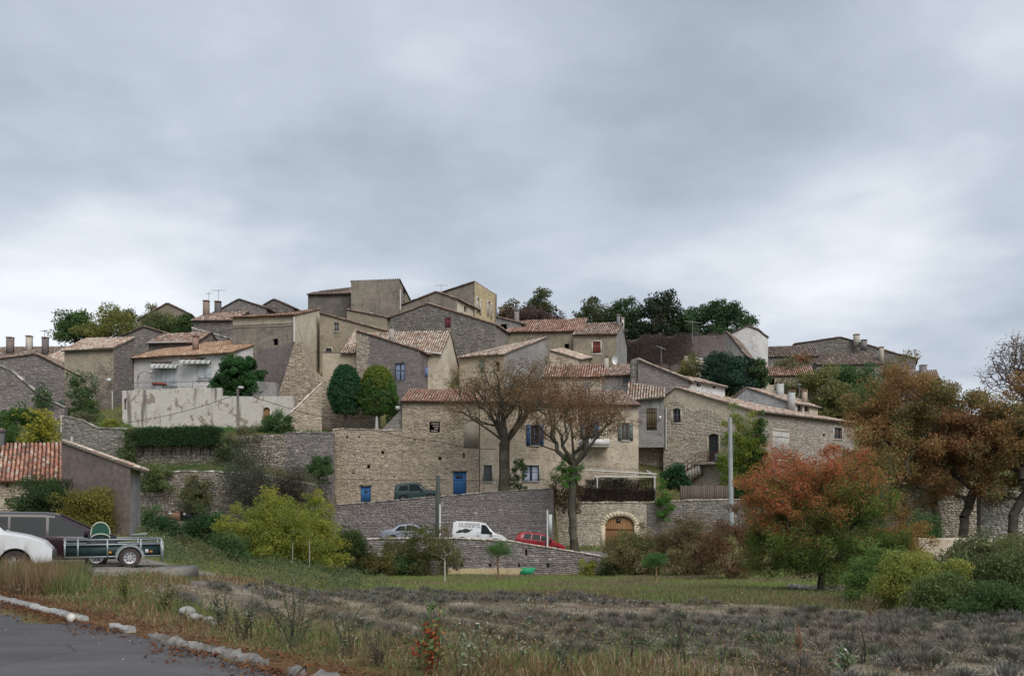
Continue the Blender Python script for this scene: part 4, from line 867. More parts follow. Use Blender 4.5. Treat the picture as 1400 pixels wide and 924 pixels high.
for q in np.linspace(793, 831, 14): x = xp(q, 78); g.tube([(x, 77.95, zp(600, 78)), (x, 77.95, zp(594, 78))], .02, 4, (.2, .2, .2))
g.tube([(xp(792, 78), 77.95, zp(594, 78)), (xp(832, 78), 77.95, zp(594, 78))], .025, 4, (.2, .2, .2)); g.obj('railing', METAL, bal)

# big gabled house on the right
def rgn20(u, v): return (v < .91 - .07 * u + .025 * math.sin(u * 14)) and not (u > .80 and v > .70 - .4 * (u - .80) + .03 * math.sin(v * 40))
H20 = House('large pale stone gabled house with arched openings and a small balcony', 907, 83.5, 1026, 79, 10, 1.2, dict(k='gf', a=543, p=530, t=.15, b=560, dzb=-.85), R_CREAM, 'frlb', 'pale', over=.45, verge=.2, C2=(1167, 91),
            mats={'r': M_PALE, 'b': M_PALE}, ops={'f': [(919.5, 558, 930.5, 578, 'window', dict(archf=.6, col=(.25, .26, .28), surround=(.5, .46, .38), sw=.12)), (968.5, 593, 982.5, 631, 'french', dict(archf=.5, col=(.07, .06, .05), surround=(.48, .43, .35), sw=.12, sill=False))],
                      'r': [(1058, 590, 1077, 628, 'shut', dict(col=(.44, .43, .40), n=.03, surround=(.46, .41, .34), sw=.25)), (1140.5, 584.5, 1151.5, 600, 'window', dict(col=(.22, .10, .08), surround=(.6, .58, .52), sw=.16)), (1124.5, 593, 1128.5, 597, 'hole')]},
            st={'f': dict(pal='pale', l=.27, h=.13, proud=.04, region=rgn20), 'r': dict(pal=[((.34, .30, .27), 3), ((.42, .38, .34), 3), ((.25, .22, .21), 2), ((.50, .46, .40), 1)], l=.30, h=.14, proud=.035)})
H20.pipe(910.5, 556, 614, 83.2, .07, (.5, .5, .48))
fc = H20.fac['f']; g = G(); t0, t1 = fc.tpx(953), fc.tpx(992); zf = zp(633, 81)
fbox(g, fc, t0, t1, 0, 1.1, zf - .18, zf, (.50, .46, .40))
n = 8
for i in range(n):   # quarter arch carrying the balcony
    a = math.pi / 2 * i / n; b = math.pi / 2 * (i + 1) / n; w = 2.2
    ta, tb = t0 - .4 - w + w * (1 - math.cos(a)) + w * .0, t0 - .4 - w + w * (1 - math.cos(b))
    fbox(g, fc, ta + .6, tb + .6 + .02, 0, 1.0, zf - .18 - 1.6 * (1 - math.sin(a)) - .3, zf - .18 - 1.6 * (1 - math.sin(b)) + .0, (.48, .44, .38))
bal = g.obj('balcony', CONC, H20.root)
g = G(); rc = (.20, .06, .05)
for dz in (.95, .55, .15): g.tube([fc.pt(t0 + .6, 1.05, zf + dz), fc.pt(t1, 1.05, zf + dz)], .025, 5, rc); g.tube([fc.pt(t0 + .6, 1.05, zf + dz), fc.pt(fc.tpx(936), 1.05, zf + dz - 1.1)], .025, 5, rc)
q = t0 + .6
while q < t1: g.tube([fc.pt(q, 1.05, zf), fc.pt(q, 1.05, zf + .95)], .018, 4, rc); q += .18
for i in range(6): u = i / 5; tt = fc.tpx(936) * (1 - u) + (t0 + .6) * u; g.tube([fc.pt(tt, 1.05, zf - 1.1 * (1 - u) - .1), fc.pt(tt, 1.05, zf - 1.1 * (1 - u) + .95)], .02, 4, rc)
g.obj('railing', METAL, bal)
g = G()
for i in range(7):
    u0, u1 = i / 7, (i + 1) / 7; ta = fc.tpx(936) * (1 - u0) + (t0 + .6) * u0; tb = fc.tpx(936) * (1 - u1) + (t0 + .6) * u1
    fbox(g, fc, ta, tb, 0, 1.0, zf - 1.1 * (1 - u0) - .9, zf - 1.1 * (1 - u1) - .05, (.44, .40, .34))
g.obj('steps', CONC, bal)
g = G(); p = fc.pt(fc.tpx(986), .6, zf); g.box(p[0] - .35, p[1] - .25, zf, p[0] + .35, p[1] + .25, zf + .8, (.28, .33, .38)); tag(g.obj('storage_box', PAINT), 'grey blue box on the balcony beside the arched doorway', 'box')
g = G(); g.tube([P(912, 632, 81), P(1004, 634, 79.2)], .03, 4, (.12, .12, .12)); tag(g.obj('wall_cable', METAL), 'thin cable strung across the pale stone gable under the balcony', 'cable')

H25 = House('small blue grey house with three chimneys above the long right roof', 1003, 93, 1077, 90.5, 5, 7, dict(k='gf', a=544, p=530, t=.26, b=549.5), R_BLUEG, 'frlb', 'pale', C2=(1118, 95), mats={'r': R_PALE}, over=.3,
            ops={'r': [(1090, 552, 1096.5, 563, 'window', dict(col=(.12, .1, .09), surround=(.6, .58, .54), sw=.08)), (1099.5, 552, 1106, 563, 'window', dict(col=(.12, .1, .09), surround=(.6, .58, .54), sw=.08))]})
H25.chimney(1066, 522, 544, 94, 11, (.42, .42, .40)); H25.chimney(1082, 534, 556, 90, 10, (.42, .42, .41)); H25.chimney(1100, 533, 547, 94, 7, (.42, .33, .26)); H25.antenna(1093, 524, 542, 93, 3)
House('low house with a strip of red tiles behind the dark conifer', 1036, 106, 1112, 105, 5, 10, dict(k='gs', a=513, b=511.5, p=501), R_PALE, 'frl', 'red', ops={'f': [(1052, 517, 1059, 526, 'hole')]})
H23 = House('white rendered gable on the skyline right of the dark trees', 988, 121, 1035, 120, 8, 14, dict(k='gf', a=461, p=445.5, t=.72, b=450), R_WHITE, 'frlb', 'brown', C2=(1050, 126), over=.1)
House('smaller grey gable in front of the white skyline house', 972, 115, 1018, 113, 6, 14, dict(k='gf', a=474, p=453, t=.45, b=484), R_GREY, 'frlb', 'brown')
H24 = House('purplish skyline house with one dark window and brown tiles', 1047, 127, 1119, 126, 7, 12, dict(k='gs', a=487, b=486, p=473.5), M_PURP, 'frl', 'brown', ops={'f': [(1092, 487.5, 1098.5, 499, 'hole')]}, st={'f': dict(pal='purple', l=.4, h=.2)})
Hq = House('wide low gabled stone house with two chimneys on the right skyline', 1088, 136, 1222, 134, 7, 12, dict(k='gf', a=470, p=461, t=.46, b=482), M_GREY, 'frlb', 'brown', st={'f': dict(pal='dark', l=.4, h=.2)}, over=.15)
Hq.chimney(1171, 457, 469, 134, 8, (.42, .38, .33)); Hq.chimney(1181, 464.5, 473, 133, 8, (.2, .19, .19))
Hr = House('brown tiled house in front of the wide skyline gable', 1116, 125, 1206, 124, 7, 10, dict(k='gs', a=498, b=497, p=484), M_PURP, 'frlb', 'brown', st={'f': dict(pal='grey', l=.4, h=.2)})
Hr.chimney(1205, 474, 492, 124.5, 6, (.40, .36, .30))
House('dark slate coloured side wall at the end of the right skyline', 1198, 130, 1252, 128, 6, 10, dict(k='sh', a=476.5, b=490, run='r'), M_PURP, 'frlb', 'brown', st={'f': dict(pal='purple', l=.4, h=.2)})
Hs = House('last small brown house of the skyline above the chestnut crowns', 1244, 120, 1284, 119, 5, 8, dict(k='gs', a=516, b=517, p=507), M_PURP, 'frlb', 'old')
Hs.chimney(1262, 499, 515, 120, 9, (.22, .2, .19))
fwall('garden_wall', 'pale broken garden wall left of the dark conifer', [(936, 100, 488), (968, 100, 493)], [10, 10], .5, M_PALE, dict(pal='pale', l=.35, h=.17), cap=dict(pal='white', l=.4, h=.15))

R_CRP = r_ol('creeperwall', (.175, .14, .132), (.135, .108, .105), (.105, .088, .085), .8)
fwall('garden_wall', 'long mauve brown wall carrying bare creeper below the skyline pines', [(856, 114, 466), (885, 114, 461), (990, 113, 458)], [12, 12, 12], .6, R_CRP)
# tiled shed on the left, close by
sh = House('low stone shed with bright red tiled roof at the far left', -60, 46, 84, 45, 7, 0, dict(k='gs', a=656, b=655, rz=5.15), M_WARM, 'frlb', 'bright', over=.3, ops={'f': [(7.5, 661.5, 12, 666, 'hole')]}, st={'f': dict(pal='warm', l=.28, h=.15, proud=.03)}, name='stone_shed', cat='shed', C2=(84, 52.5))
sh.chimney(1, 586, 612, 49, 9, (.12, .12, .12))
House('brown rendered shed wall with sloping tiled top beside the red roof', 84, 43.2, 178, 41, 5, -.6, dict(k='sh', a=603.5, b=637, run='r'), R_SHED, 'frlb', 'pale', over=.55, verge=.1, C2=(192, 45), mats={'r': R_GREY}, name='rendered_shed', cat='shed')

# ---------------------------------------------------------------- vegetation helpers
def leaf_quads(g, pos, size, col, asp=.55, droop=0.0, r=rng):
    n = len(pos); col = np.minimum(col * 1.55, .6)
    if n == 0: return
    a = r.normal(size=(n, 3)); a[:, 2] -= droop; a /= np.linalg.norm(a, axis=1, keepdims=True)
    b = r.normal(size=(n, 3)); b -= a * (a * b).sum(1, keepdims=True); b /= np.linalg.norm(b, axis=1, keepdims=True)
    s = size * r.uniform(.6, 1.35, n); a *= (s / 2)[:, None]; b *= (s * asp / 2)[:, None]
    V = np.stack([pos - a, pos + b, pos + a, pos - b], 1).reshape(-1, 3)
    g.add(V, (np.arange(n)[:, None] * 4 + np.arange(4)[None]), np.repeat(col, 4, 0))

def palcol(pal, n, r=rng, var=.25):
    cs = np.array([c for c, _ in pal]); w = np.array([q for _, q in pal], float); w /= w.sum()
    return cs[r.choice(len(cs), n, p=w)] * r.uniform(1 - var, 1 + var, (n, 1))

def clump_cloud(cent, rad, per, r=rng, shell=.55):
    """points in many small clumps"""
    cent = np.asarray(cent); K = len(cent); n = K * per
    d = r.normal(size=(n, 3)); d /= np.linalg.norm(d, axis=1, keepdims=True); q = r.random(n) ** (1 / 3)
    q = shell * np.maximum(q, .55) + (1 - shell) * q
    rr = np.repeat(np.broadcast_to(np.asarray(rad, float), (K,)), per)
    d[:, 2] *= .75
    return np.repeat(cent, per, 0) + d * (q * rr)[:, None]

def envelope(n, c, R3, r=rng, hollow=.35, flat=0.0, zmin=-1.0, lump=.22):
    """points inside a lumpy ellipsoid, denser near the surface"""
    out = []; ph = r.uniform(0, 6.28, 6)
    while len(out) < n:
        d = r.normal(size=(n * 2, 3)); d /= np.linalg.norm(d, axis=1, keepdims=True)
        q = hollow + (1 - hollow) * r.random(n * 2) ** .6
        lm = 1 + lump * (np.sin(3 * np.arctan2(d[:, 1], d[:, 0]) + ph[0]) * np.cos(3.1 * d[:, 2] + ph[1]) + .7 * np.sin(5 * d[:, 0] + ph[2]) * np.sin(4.3 * d[:, 2] + ph[3]))
        p = d * (q * lm)[:, None]; p = p[p[:, 2] > zmin]; p[:, :2] *= (1 + .5 * np.clip(-p[:, 2:3], 0, 1)); out.extend(p.tolist())
    p = np.array(out[:n]) * np.array(R3); return p + np.array(c)

def skeleton(base, fork, pts, k=.4, r=rng):
    """joins every point to the nearest branch already grown; returns nodes and parents"""
    base = np.array(base, float); fork = np.array(fork, float); T0 = 6; Lt = np.linalg.norm(fork - base); nodes = [base + (fork - base) * i / T0 + (r.normal(0, .012, 3) * Lt if 0 < i < T0 else 0) for i in range(T0 + 1)]; ks = T0
    order = np.argsort(np.linalg.norm(pts - fork, axis=1))
    N = np.zeros((len(pts) * 2 + T0 + 2, 3)); N[:T0 + 1] = nodes; L = np.zeros(len(N)); m = T0 + 1; P_ = list(range(-1, T0)); L[T0] = 0
    for i in order:
        p = pts[i]; d = np.linalg.norm(N[ks:m] - p, axis=1); j = int(np.argmin(d + k * L[ks:m])) + ks
        q = N[j]; dist = np.linalg.norm(p - q)
        if dist > .25:
            mid = (p + q) / 2 + r.normal(0, .07, 3) * dist; mid[2] += dist * .06
            N[m] = mid; P_.append(j); L[m] = L[j] + dist / 2; m += 1; j = m - 1
        N[m] = p; P_.append(j); L[m] = L[j] + dist / 2; m += 1
    return N[:m], np.array(P_)

def limb_mesh(g, N, Pn, r_tip, r_base, col, sides=5, power=2.3, r=rng):
    m = len(N); cnt = np.zeros(m)
    ch = np.zeros(m, int)
    for i in range(m - 1, 0, -1):
        if ch[i] == 0: cnt[i] += 1
        cnt[Pn[i]] += cnt[i]; ch[Pn[i]] += 1
    rad = r_tip * cnt ** (1 / power); sc = (r_base - r_tip) / max(rad[1] - r_tip, 1e-6); rad = r_tip + (rad - r_tip) * max(sc, .05)
    rad[0] = rad[1] * 1.35; rad[1] *= 1.12; rad[2] *= 1.04
    e = np.arange(1, m); a, b = N[Pn[e]], N[e]; ra = np.where(e <= 6, rad[Pn[e]], np.minimum(rad[Pn[e]], rad[e] * 1.25)); rb = rad[e]
    ra[0] = rad[0]
    t = b - a; ln = np.linalg.norm(t, axis=1, keepdims=True); t = t / np.maximum(ln, 1e-6); a = a - t * (ra * .3)[:, None]
    up = np.where(np.abs(t[:, 2:3]) < .9, np.array([[.1, .15, 1.0]]), np.array([[1.0, .1, 0]])); u = np.cross(t, up); u /= np.linalg.norm(u, axis=1, keepdims=True); w = np.cross(t, u)
    K = len(e); rings = []
    for c_, rr in ((a, ra), (b, rb)):
        for s_ in range(sides):
            an = 2 * math.pi * s_ / sides; rings.append(c_ + (u * math.cos(an) + w * math.sin(an)) * rr[:, None])
    V = np.stack(rings, 1).reshape(-1, 3); f = np.array([[i, (i + 1) % sides, sides + (i + 1) % sides, sides + i] for i in range(sides)])
    g.add(V, (f[None] + (np.arange(K) * 2 * sides)[:, None, None]).reshape(-1, 4), np.repeat(np.array(col)[None] * r.uniform(.8, 1.2, (K, 1)), 2 * sides, 0))
    return rad, ch

def tree(name, label, px, Y, pyb, top_py, wpx, trunk_py, pal, nleaf, leaf, r_base=.22, ntips=140, clump=.6, hollow=.3, cat='tree', group=None, asp=.55, seed=1, colfn=None,
         barkc=(.10, .085, .07), cx=0, mat=None, lean=0, zmin=-.85, thin=0, k=.4, r_tip=.018, flat=1.0, lump=.22, depth=None, droop=.3, sides=5, tops=None, forkf=None):
    r = np.random.default_rng(seed); x = xp(px, Y); z0 = zp(pyb, Y) if pyb else gz(x, Y); z1 = zp(top_py, Y); zf = zp(trunk_py, Y); rx = wpx / F * Y / 2
    root = thing(name, label, cat, (x, Y, z0), group)
    zc = (zf + z1) / 2 + (z1 - zf) * .04; rz = (z1 - zf) / 2 * flat; ry = depth or rx * .9
    fork = np.array([x + lean, Y, zf + (z1 - zf) * .12 if forkf is None else z0 + (z1 - z0) * forkf]); cc = (x + lean + cx / F * Y, Y, zc)
    pts = envelope(ntips, cc, (rx * .88, ry * .88, rz * .9), r, hollow, zmin=zmin, lump=lump)
    if tops is not None: pts = tops(pts)
    N, Pn = skeleton((x, Y, z0 - .3), fork, pts, k, r)
    g = G(); rad, ch = limb_mesh(g, N, Pn, r_tip, r_base, barkc, sides, r=r); g.obj('trunk', BARK, root, smooth=True)
    tips = N[(ch == 0) | (rad < r_tip * 1.8)]; tips = tips[(np.hypot(tips[:, 0] - x, tips[:, 1] - Y) > rx * .12) | (tips[:, 2] > fork[2] + .3)]; tips = tips[tips[:, 2] > z0 + .06 * (z1 - z0)]
    if thin: tips = tips[r.random(len(tips)) > thin]
    if nleaf:
        per = max(1, nleaf // len(tips)); pos = clump_cloud(tips, clump * r.uniform(.6, 1.3, len(tips)), per, r)
        n = len(pos); col = palcol(pal, len(tips), r, .18).repeat(per, 0) * .5 + palcol(pal, n, r, .3) * .5
        if colfn: col = colfn(pos, col, r, np.array(cc), (rx, ry, rz))
        g = G(); leaf_quads(g, pos, leaf, col, asp, droop, r); g.obj('crown', mat or LEAF, root)
    return root

def bush(name, label, px, Y, pyb, top_py, wpx, pal, nleaf, leaf, cat='bush', group=None, seed=1, clump=.35, nk=60, mat=None, asp=.55, colfn=None, hollow=.45, stems=8, lump=.25, depth=None, droop=.1, shape=None, stemc=(.09, .075, .06), zmin=-.35, trunk=0):
    r = np.random.default_rng(seed); x = xp(px, Y); z0 = zp(pyb, Y) if pyb else gz(x, Y); z1 = zp(top_py, Y); nleaf = int(nleaf * 1.25); rx = wpx / F * Y / 2; ry = depth or rx * .8
    root = thing(name, label, cat, (x, Y, z0), group); h = z1 - z0
    c = np.array([x, Y, z0 + h * .42]); cent = envelope(nk, c, (rx * .9, ry * .9, h * .56), r, hollow, zmin=-.75, lump=lump)
    cent[:, 2] = np.maximum(cent[:, 2], z0 + .05)
    if shape: cent = shape(cent, c, (rx, ry, h), r)
    per = max(1, nleaf // nk); pos = clump_cloud(cent, clump * r.uniform(.6, 1.3, len(cent)), per, r); n = len(pos)
    col = palcol(pal, len(cent), r, .2).repeat(per, 0) * .5 + palcol(pal, n, r, .3) * .5
    if colfn: col = colfn(pos, col, r, c, (rx, ry, h))
    g = G(); leaf_quads(g, pos, leaf, col, asp, droop, r); g.obj('foliage', mat or LEAF, root)
    if trunk:
        g = G(); g.tube([(x, Y, z0 - .1), (x + .04, Y, z0 + h * .25), (x, Y, z0 + h * .6)], [trunk, trunk * .85, trunk * .4], 7, (.12, .09, .07)); g.obj('trunk', BARK, root)
    if stems:
        g = G()
        for i in range(stems):
            e = cent[r.integers(len(cent))]; s_ = np.array([x + r.normal(0, rx * .12), Y + r.normal(0, .15), z0 - .1]); m_ = (s_ + e) / 2 + r.normal(0, .08, 3) * rx
            g.tube([s_, m_, e], [.03, .02, .008], 5, stemc, cap=False)
        g.obj('stems', BARK, root)
    return root

def splodge(pos, r, cells, scale, seed=0):
    q = np.floor(pos / scale).astype(int); h = (q[:, 0] * 73856093) ^ (q[:, 1] * 19349663) ^ (q[:, 2] * 83492791) ^ seed
    return (np.abs(h) % 1000) / 1000.0
def sn(pos, s, ph=0):   # smooth 3d field in 0..1
    p = pos / s; return .5 + .25 * (np.sin(p[:, 0] * 1.7 + ph) * np.cos(p[:, 2] * 1.9 + ph * 2) + np.sin(p[:, 1] * 1.3 + p[:, 2] * 1.1 + ph) * np.cos(p[:, 0] * .8 - ph))

DG = [((.048, .095, .032), 3), ((.072, .13, .042), 2), ((.032, .062, .024), 2), ((.10, .14, .05), 1)]
EVG = [((.04, .075, .03), 3), ((.06, .10, .038), 2), ((.028, .052, .022), 2)]
YG = [((.215, .22, .038), 3), ((.145, .185, .038), 3), ((.28, .26, .045), 1.5), ((.085, .125, .03), 2)]
RUST = [((.215, .12, .052), 3), ((.27, .15, .062), 2.5), ((.165, .10, .047), 2), ((.15, .135, .05), 2.2), ((.34, .21, .09), .8)]
RUSTR = [((.21, .10, .05), 3), ((.15, .08, .04), 2), ((.26, .13, .06), 2), ((.11, .10, .045), 2)]
OLIVE = [((.12, .13, .05), 3), ((.165, .165, .06), 2), ((.08, .09, .04), 2), ((.22, .19, .07), 1)]
SCRUB = [((.10, .115, .06), 3), ((.14, .135, .075), 2), ((.07, .08, .045), 2), ((.20, .165, .09), 1)]
BAREC = [((.14, .10, .08), 3), ((.10, .075, .06), 2), ((.18, .12, .09), 1)]
BRIGHT = [((.07, .16, .03), 3), ((.10, .20, .04), 2), ((.045, .10, .02), 2)]

# -- skyline trees
tree('stone_pine', 'round topped dark stone pine on the left skyline', 103, 118, 470, 426, 54, 474, DG, 9000, .30, .25, 70, 1.0, hollow=.2, seed=3, mat=NEEDLE)
tree('yellowing_tree', 'yellow green tree beside the round pine on the skyline', 152, 116, 470, 423, 100, 480, [((.15, .16, .045), 3), ((.10, .12, .04), 3), ((.2, .19, .06), 1)], 10000, .28, .2, 90, 1.1, seed=4)
for i, (p_, t_) in enumerate(((157, 417), (177, 418), (207, 411), (212, 415))):
    tree('thin_sapling', ['thin bare sapling rising over the yellowing skyline tree', 'second thin sapling just right of the skyline crown', 'tall thin sapling at the foot of the greenish gable', 'short leafy sapling against the greenish gable'][i], p_, 117 - i, 445, t_, 14, 436, OLIVE, 220, .22, .06, 26, .5, seed=30 + i, hollow=.1, thin=.3, r_tip=.03)
bush('tall_shrub', 'yellow green shrub covering the greenish gabled house', 222, 108, 462, 430, 66, [((.15, .16, .06), 3), ((.09, .115, .045), 3), ((.055, .08, .035), 2)], 14000, .2, seed=5, clump=.9, nk=100, stems=0)
bush('tall_shrub', 'dark green shrub between the greenish gable and the brown house', 252, 107, 458, 432, 26, DG, 3500, .24, seed=6, clump=.8, nk=36, stems=0)
tree('skyline_oak', 'reddish brown oak left of the tallest chimney on the skyline', 700, 124, 475, 410, 56, 490, [((.10, .085, .035), 3), ((.14, .09, .04), 2), ((.06, .065, .03), 2)], 7000, .32, .25, 80, 1.1, seed=7, zmin=-1)
tree('skyline_oak', 'broad green oak behind the long beige house', 738, 124, 478, 403, 56, 490, [((.07, .085, .035), 3), ((.10, .10, .04), 2), ((.04, .055, .025), 3)], 10000, .32, .3, 100, 1.15, seed=8, zmin=-1)
bush('bare_thicket', 'purplish bare thicket behind the ridge of the long beige house', 735, 118, 450, 427, 80, [((.10, .065, .06), 3), ((.07, .05, .045), 2)], 7000, .3, seed=9, clump=1.2, nk=60, stems=0)
tree('skyline_oak', 'olive oak behind the house with the framed red shutter', 815, 124, 480, 412, 68, 492, [((.075, .09, .045), 3), ((.11, .11, .055), 2), ((.04, .055, .03), 3)], 10000, .32, .3, 110, 1.1, seed=10, zmin=-1, lump=.3)
tree('skyline_oak', 'small dark oak between the red shuttered house and the tall tree', 852, 122, 480, 411, 52, 492, EVG, 8000, .32, .3, 80, 1.1, seed=11, zmin=-1, lump=.3)
tree('tall_skyline_tree', 'tallest dark tree on the skyline with gaps of sky in its crown', 897, 120, 485, 390, 62, 500, [((.025, .045, .025), 3), ((.04, .06, .03), 2), ((.09, .06, .03), 1), ((.016, .03, .018), 2)], 11000, .33, .32, 110, 1.0, seed=12, hollow=.15, zmin=-1, lump=.3)
tree('skyline_oak', 'low dark tree joining the tall tree and the broad pine', 930, 121, 485, 426, 50, 498, EVG, 7000, .32, .3, 70, 1.1, seed=13, zmin=-1)
def pinecol(pos, col, r, c, R3): return col
tree('umbrella_pine', 'broad flat topped green pine behind the purple hedge', 978, 132, 485, 413, 104, 496, [((.036, .075, .03), 3), ((.052, .10, .038), 2), ((.022, .046, .02), 2)], 24000, .33, .4, 170, 1.15, hollow=.3, seed=14, mat=NEEDLE, lump=.12)
# the bare purple-brown creeper wall
def flat_hedge(name, label, px0, px1, Y, py_t, py_b, pal, n, leaf, seed, thick=1.5, mat=None, cat='hedge', yjit=.15, droop=0, Y1=None):
    r = np.random.default_rng(seed); u = r.uniform(0, 1, n); yy = Y + ((Y1 or Y) - Y) * u + r.uniform(0, 1, n) ** 2 * thick; pxs = px0 + (px1 - px0) * u
    pt = np.interp(u, np.linspace(0, 1, len(py_t)), py_t); v = r.random(n) ** .9; x = (pxs - CX) / F * (Y + ((Y1 or Y) - Y) * u); zt = CZ + (HOR - pt) * Y / F; zb = zp(py_b, Y)
    lo_ = (zt - zb) * (.10 + .22 * sn(np.stack([x, x * 0, x * 0], 1), .45, seed)); z = zb + lo_ + (zt - zb - lo_) * v * (1 + .07 * np.sin(x * 2.1) * np.sin(x * .7) + r.uniform(-.08, .06, n)); pos = np.stack([x, yy, z], 1)
    root = thing(name, label, cat, (float(x.mean()), Y, zb)); q = sn(pos, 1.4, seed)
    col = palcol(pal, n, r, .3) * (.75 + .5 * q)[:, None]
    g = G(); leaf_quads(g, pos, leaf, col, .5, droop, r); g.obj('foliage', mat or LEAF, root)
    g = G(); m = 10
    for i in range(m):
        uu = (i + .5) / m; xa = (px0 + (px1 - px0) * uu - CX) / F * Y; g.tube([(xa, Y + thick * .5, zb - .3), (xa + .1, Y + thick * .6, zb + (float(np.interp(uu, np.linspace(0, 1, len(py_t)), [CZ + (HOR - q_) * Y / F for q_ in py_t])) - zb) * .75)], [.07, .03], 5, (.09, .07, .06))
    g.obj('stems', BARK, root)
    return root
flat_hedge('bare_creeper', 'broad purplish brown bare creeper clinging to the long mauve wall', 856, 990, 113.4, [466, 459, 458, 457, 456, 457], 505, [((.115, .085, .08), 3), ((.085, .065, .06), 2), ((.15, .115, .10), 1.5), ((.09, .08, .055), 1)], 34000, .13, 15, .35, cat='creeper')
bush('conifer_bush', 'large dark blue green conifer bush above the right roof', 992, 96, 536, 480, 72, [((.022, .052, .034), 3), ((.034, .07, .045), 2), ((.014, .03, .02), 2)], 16000, .24, seed=16, clump=.8, nk=130, mat=NEEDLE, lump=.4, stems=4)
bush('conifer_bush', 'smaller dark conifer bush touching the white skyline house foot', 1034, 96, 528, 490, 30, EVG, 5000, .24, seed=17, clump=.6, nk=50, mat=NEEDLE, lump=.4, stems=3)
bush('green_patch_shrub', 'small green shrub at the foot of the purplish hedge', 942, 99, 520, 488, 24, OLIVE, 2200, .22, seed=18, clump=.6, nk=30, stems=0)

# -- slope behind the right-hand houses
def mixbrown(pos, col, r, c, R3):
    k = (sn(pos, 2.5, 1.0) > .55)[:, None]; return np.where(k, palcol(RUSTR, len(pos), r) * .9, col)
for i, (p_, Y_, b_, t_, w_, lab) in enumerate(((1078, 108, 560, 499, 70, 'brownish tree on the slope left of the green walnut'), (1122, 104, 590, 499, 100, 'dull green walnut tree above the long right roof'), (1168, 106, 590, 501, 70, 'green tree half behind the big rust chestnut'), (1085, 114, 540, 494, 60, 'brown scrub tree under the skyline houses'))):
    tree('slope_tree', lab, p_, Y_, b_, t_, w_, b_ + 4, [SCRUB, OLIVE, DG, SCRUB][i], 14000, .30, .25, 90, 1.1, seed=40 + i, zmin=-1, colfn=mixbrown if i == 3 else None)

# -- the big rust brown chestnuts on the right
def chest(px, Y, pyb, top, w, tr, lab, seed, n=26000, pal=RUST, cxx=0, nt=190, **kw):
    return tree('chestnut_tree', lab, px, Y, pyb, top, w, tr, pal, int(n * 1.9), .16, .34, nt, .85, hollow=.2, seed=seed, cx=cxx, zmin=-.95, lump=.28, forkf=.16, k=.15, colfn=kw.pop('colfn', None), **kw)
def rustfn(pos, col, r, c, R3):
    k = sn(pos, 1.8, 2.0); g_ = (k < .47) & (r.random(len(pos)) < .6); return np.where(g_[:, None], palcol(OLIVE, len(pos), r), col)
chest(1235, 68, 748, 495, 165, 705, 'largest rust brown chestnut right of the long stone house', 50, 34000, cxx=-4, nt=230, colfn=rustfn)
chest(1318, 66, 742, 525, 135, 705, 'reddish brown chestnut in the middle of the right hand group', 51, 24000, pal=RUSTR, colfn=rustfn)
chest(1385, 64, 738, 524, 130, 700, 'rust chestnut cut by the picture edge', 52, 24000, cxx=10, colfn=rustfn)
chest(1282, 74, 740, 545, 130, 710, 'olive brown chestnut behind the others by the rubble wall', 53, 15000, pal=OLIVE, cxx=0)
def spread(pts): return pts
tree('bare_tree', 'tall bare twiggy tree rising at the far right edge', 1402, 82, 640, 449, 122, 560, BAREC, 5500, .16, .3, 900, .55, hollow=.15, seed=54, r_tip=.022, barkc=(.16, .13, .12), zmin=-1, thin=.3, sides=4, lump=.15)

# -- red and green smoke tree in the field
def redfn(pos, col, r, c, R3):
    u = (pos - c) / np.array(R3); s_ = -u[:, 0] * .38 + u[:, 2] * .80 + .35 * (sn(pos, .55, .7) - .5) * 2.4 + r.normal(0, .26, len(pos)) - u[:, 1] * .1
    RP = [((.31, .085, .048), 3), ((.36, .13, .058), 2.5), ((.23, .07, .04), 1.5), ((.30, .15, .055), 1.5)]; OR = [((.23, .125, .04), 2), ((.16, .12, .035), 2)]
    red = palcol(RP, len(pos), r); org = palcol(OR, len(pos), r)
    edge = u[:, 0] > .72
    return np.where((s_ > .42)[:, None], red, np.where(((s_ > .18) | (edge & (u[:, 2] < .4)))[:, None], org, col))
tree('smoke_tree', 'round autumn tree turning from red to green in the field', 1123, 30, None, 603, 252, 826, [((.07, .12, .025), 3), ((.11, .16, .035), 2), ((.038, .068, .018), 2), ((.14, .155, .04), 1)], 170000, .060, .13, 520, .40, hollow=.25, seed=60, colfn=redfn, lump=.17, zmin=-.88, k=.3, flat=.98, forkf=.2)

# -- the two plane trees in front of the cream house
def plane_tops(seed, n_up):
    def fn(pts): return pts
    return fn
def orange_top(th):
    def fn(pos, col, r, c, R3):
        return col
    return fn
tree('plane_tree', 'thick trunked plane tree with upright bare shoots by the blue door', 690, 73.2, 671, 486, 190, 592, [((.17, .105, .055), 3), ((.13, .085, .045), 2), ((.10, .085, .045), 2), ((.22, .14, .06), 1)], 16000, .13, .46, 420, .7, hollow=.15, seed=61, r_tip=.017, barkc=(.085, .078, .058), zmin=-.9, thin=.35, k=.7, lump=.25, cx=10, depth=4.5, forkf=.36)
tree('plane_tree', 'slender forked plane tree leaning in front of the balcony house', 786, 68.5, 748, 505, 172, 625, [((.17, .10, .055), 3), ((.13, .08, .045), 2), ((.20, .13, .06), 1)], 17000, .13, .32, 360, .7, hollow=.15, seed=62, r_tip=.016, barkc=(.10, .092, .07), zmin=-.95, thin=.3, k=.7, lump=.25, cx=6, lean=-.25, depth=4.2, forkf=.20)
bush('ivy_clump', 'bright green ivy growing round the forked plane trunk', 775, 69, 668, 628, 44, BRIGHT, 2600, .13, seed=63, clump=.35, nk=40, stems=3, lump=.35)
bush('ivy_clump', 'dull green ivy at the foot of the thick plane trunk', 707, 74.2, 669, 626, 26, DG, 1600, .14, seed=64, clump=.35, nk=26, stems=2)
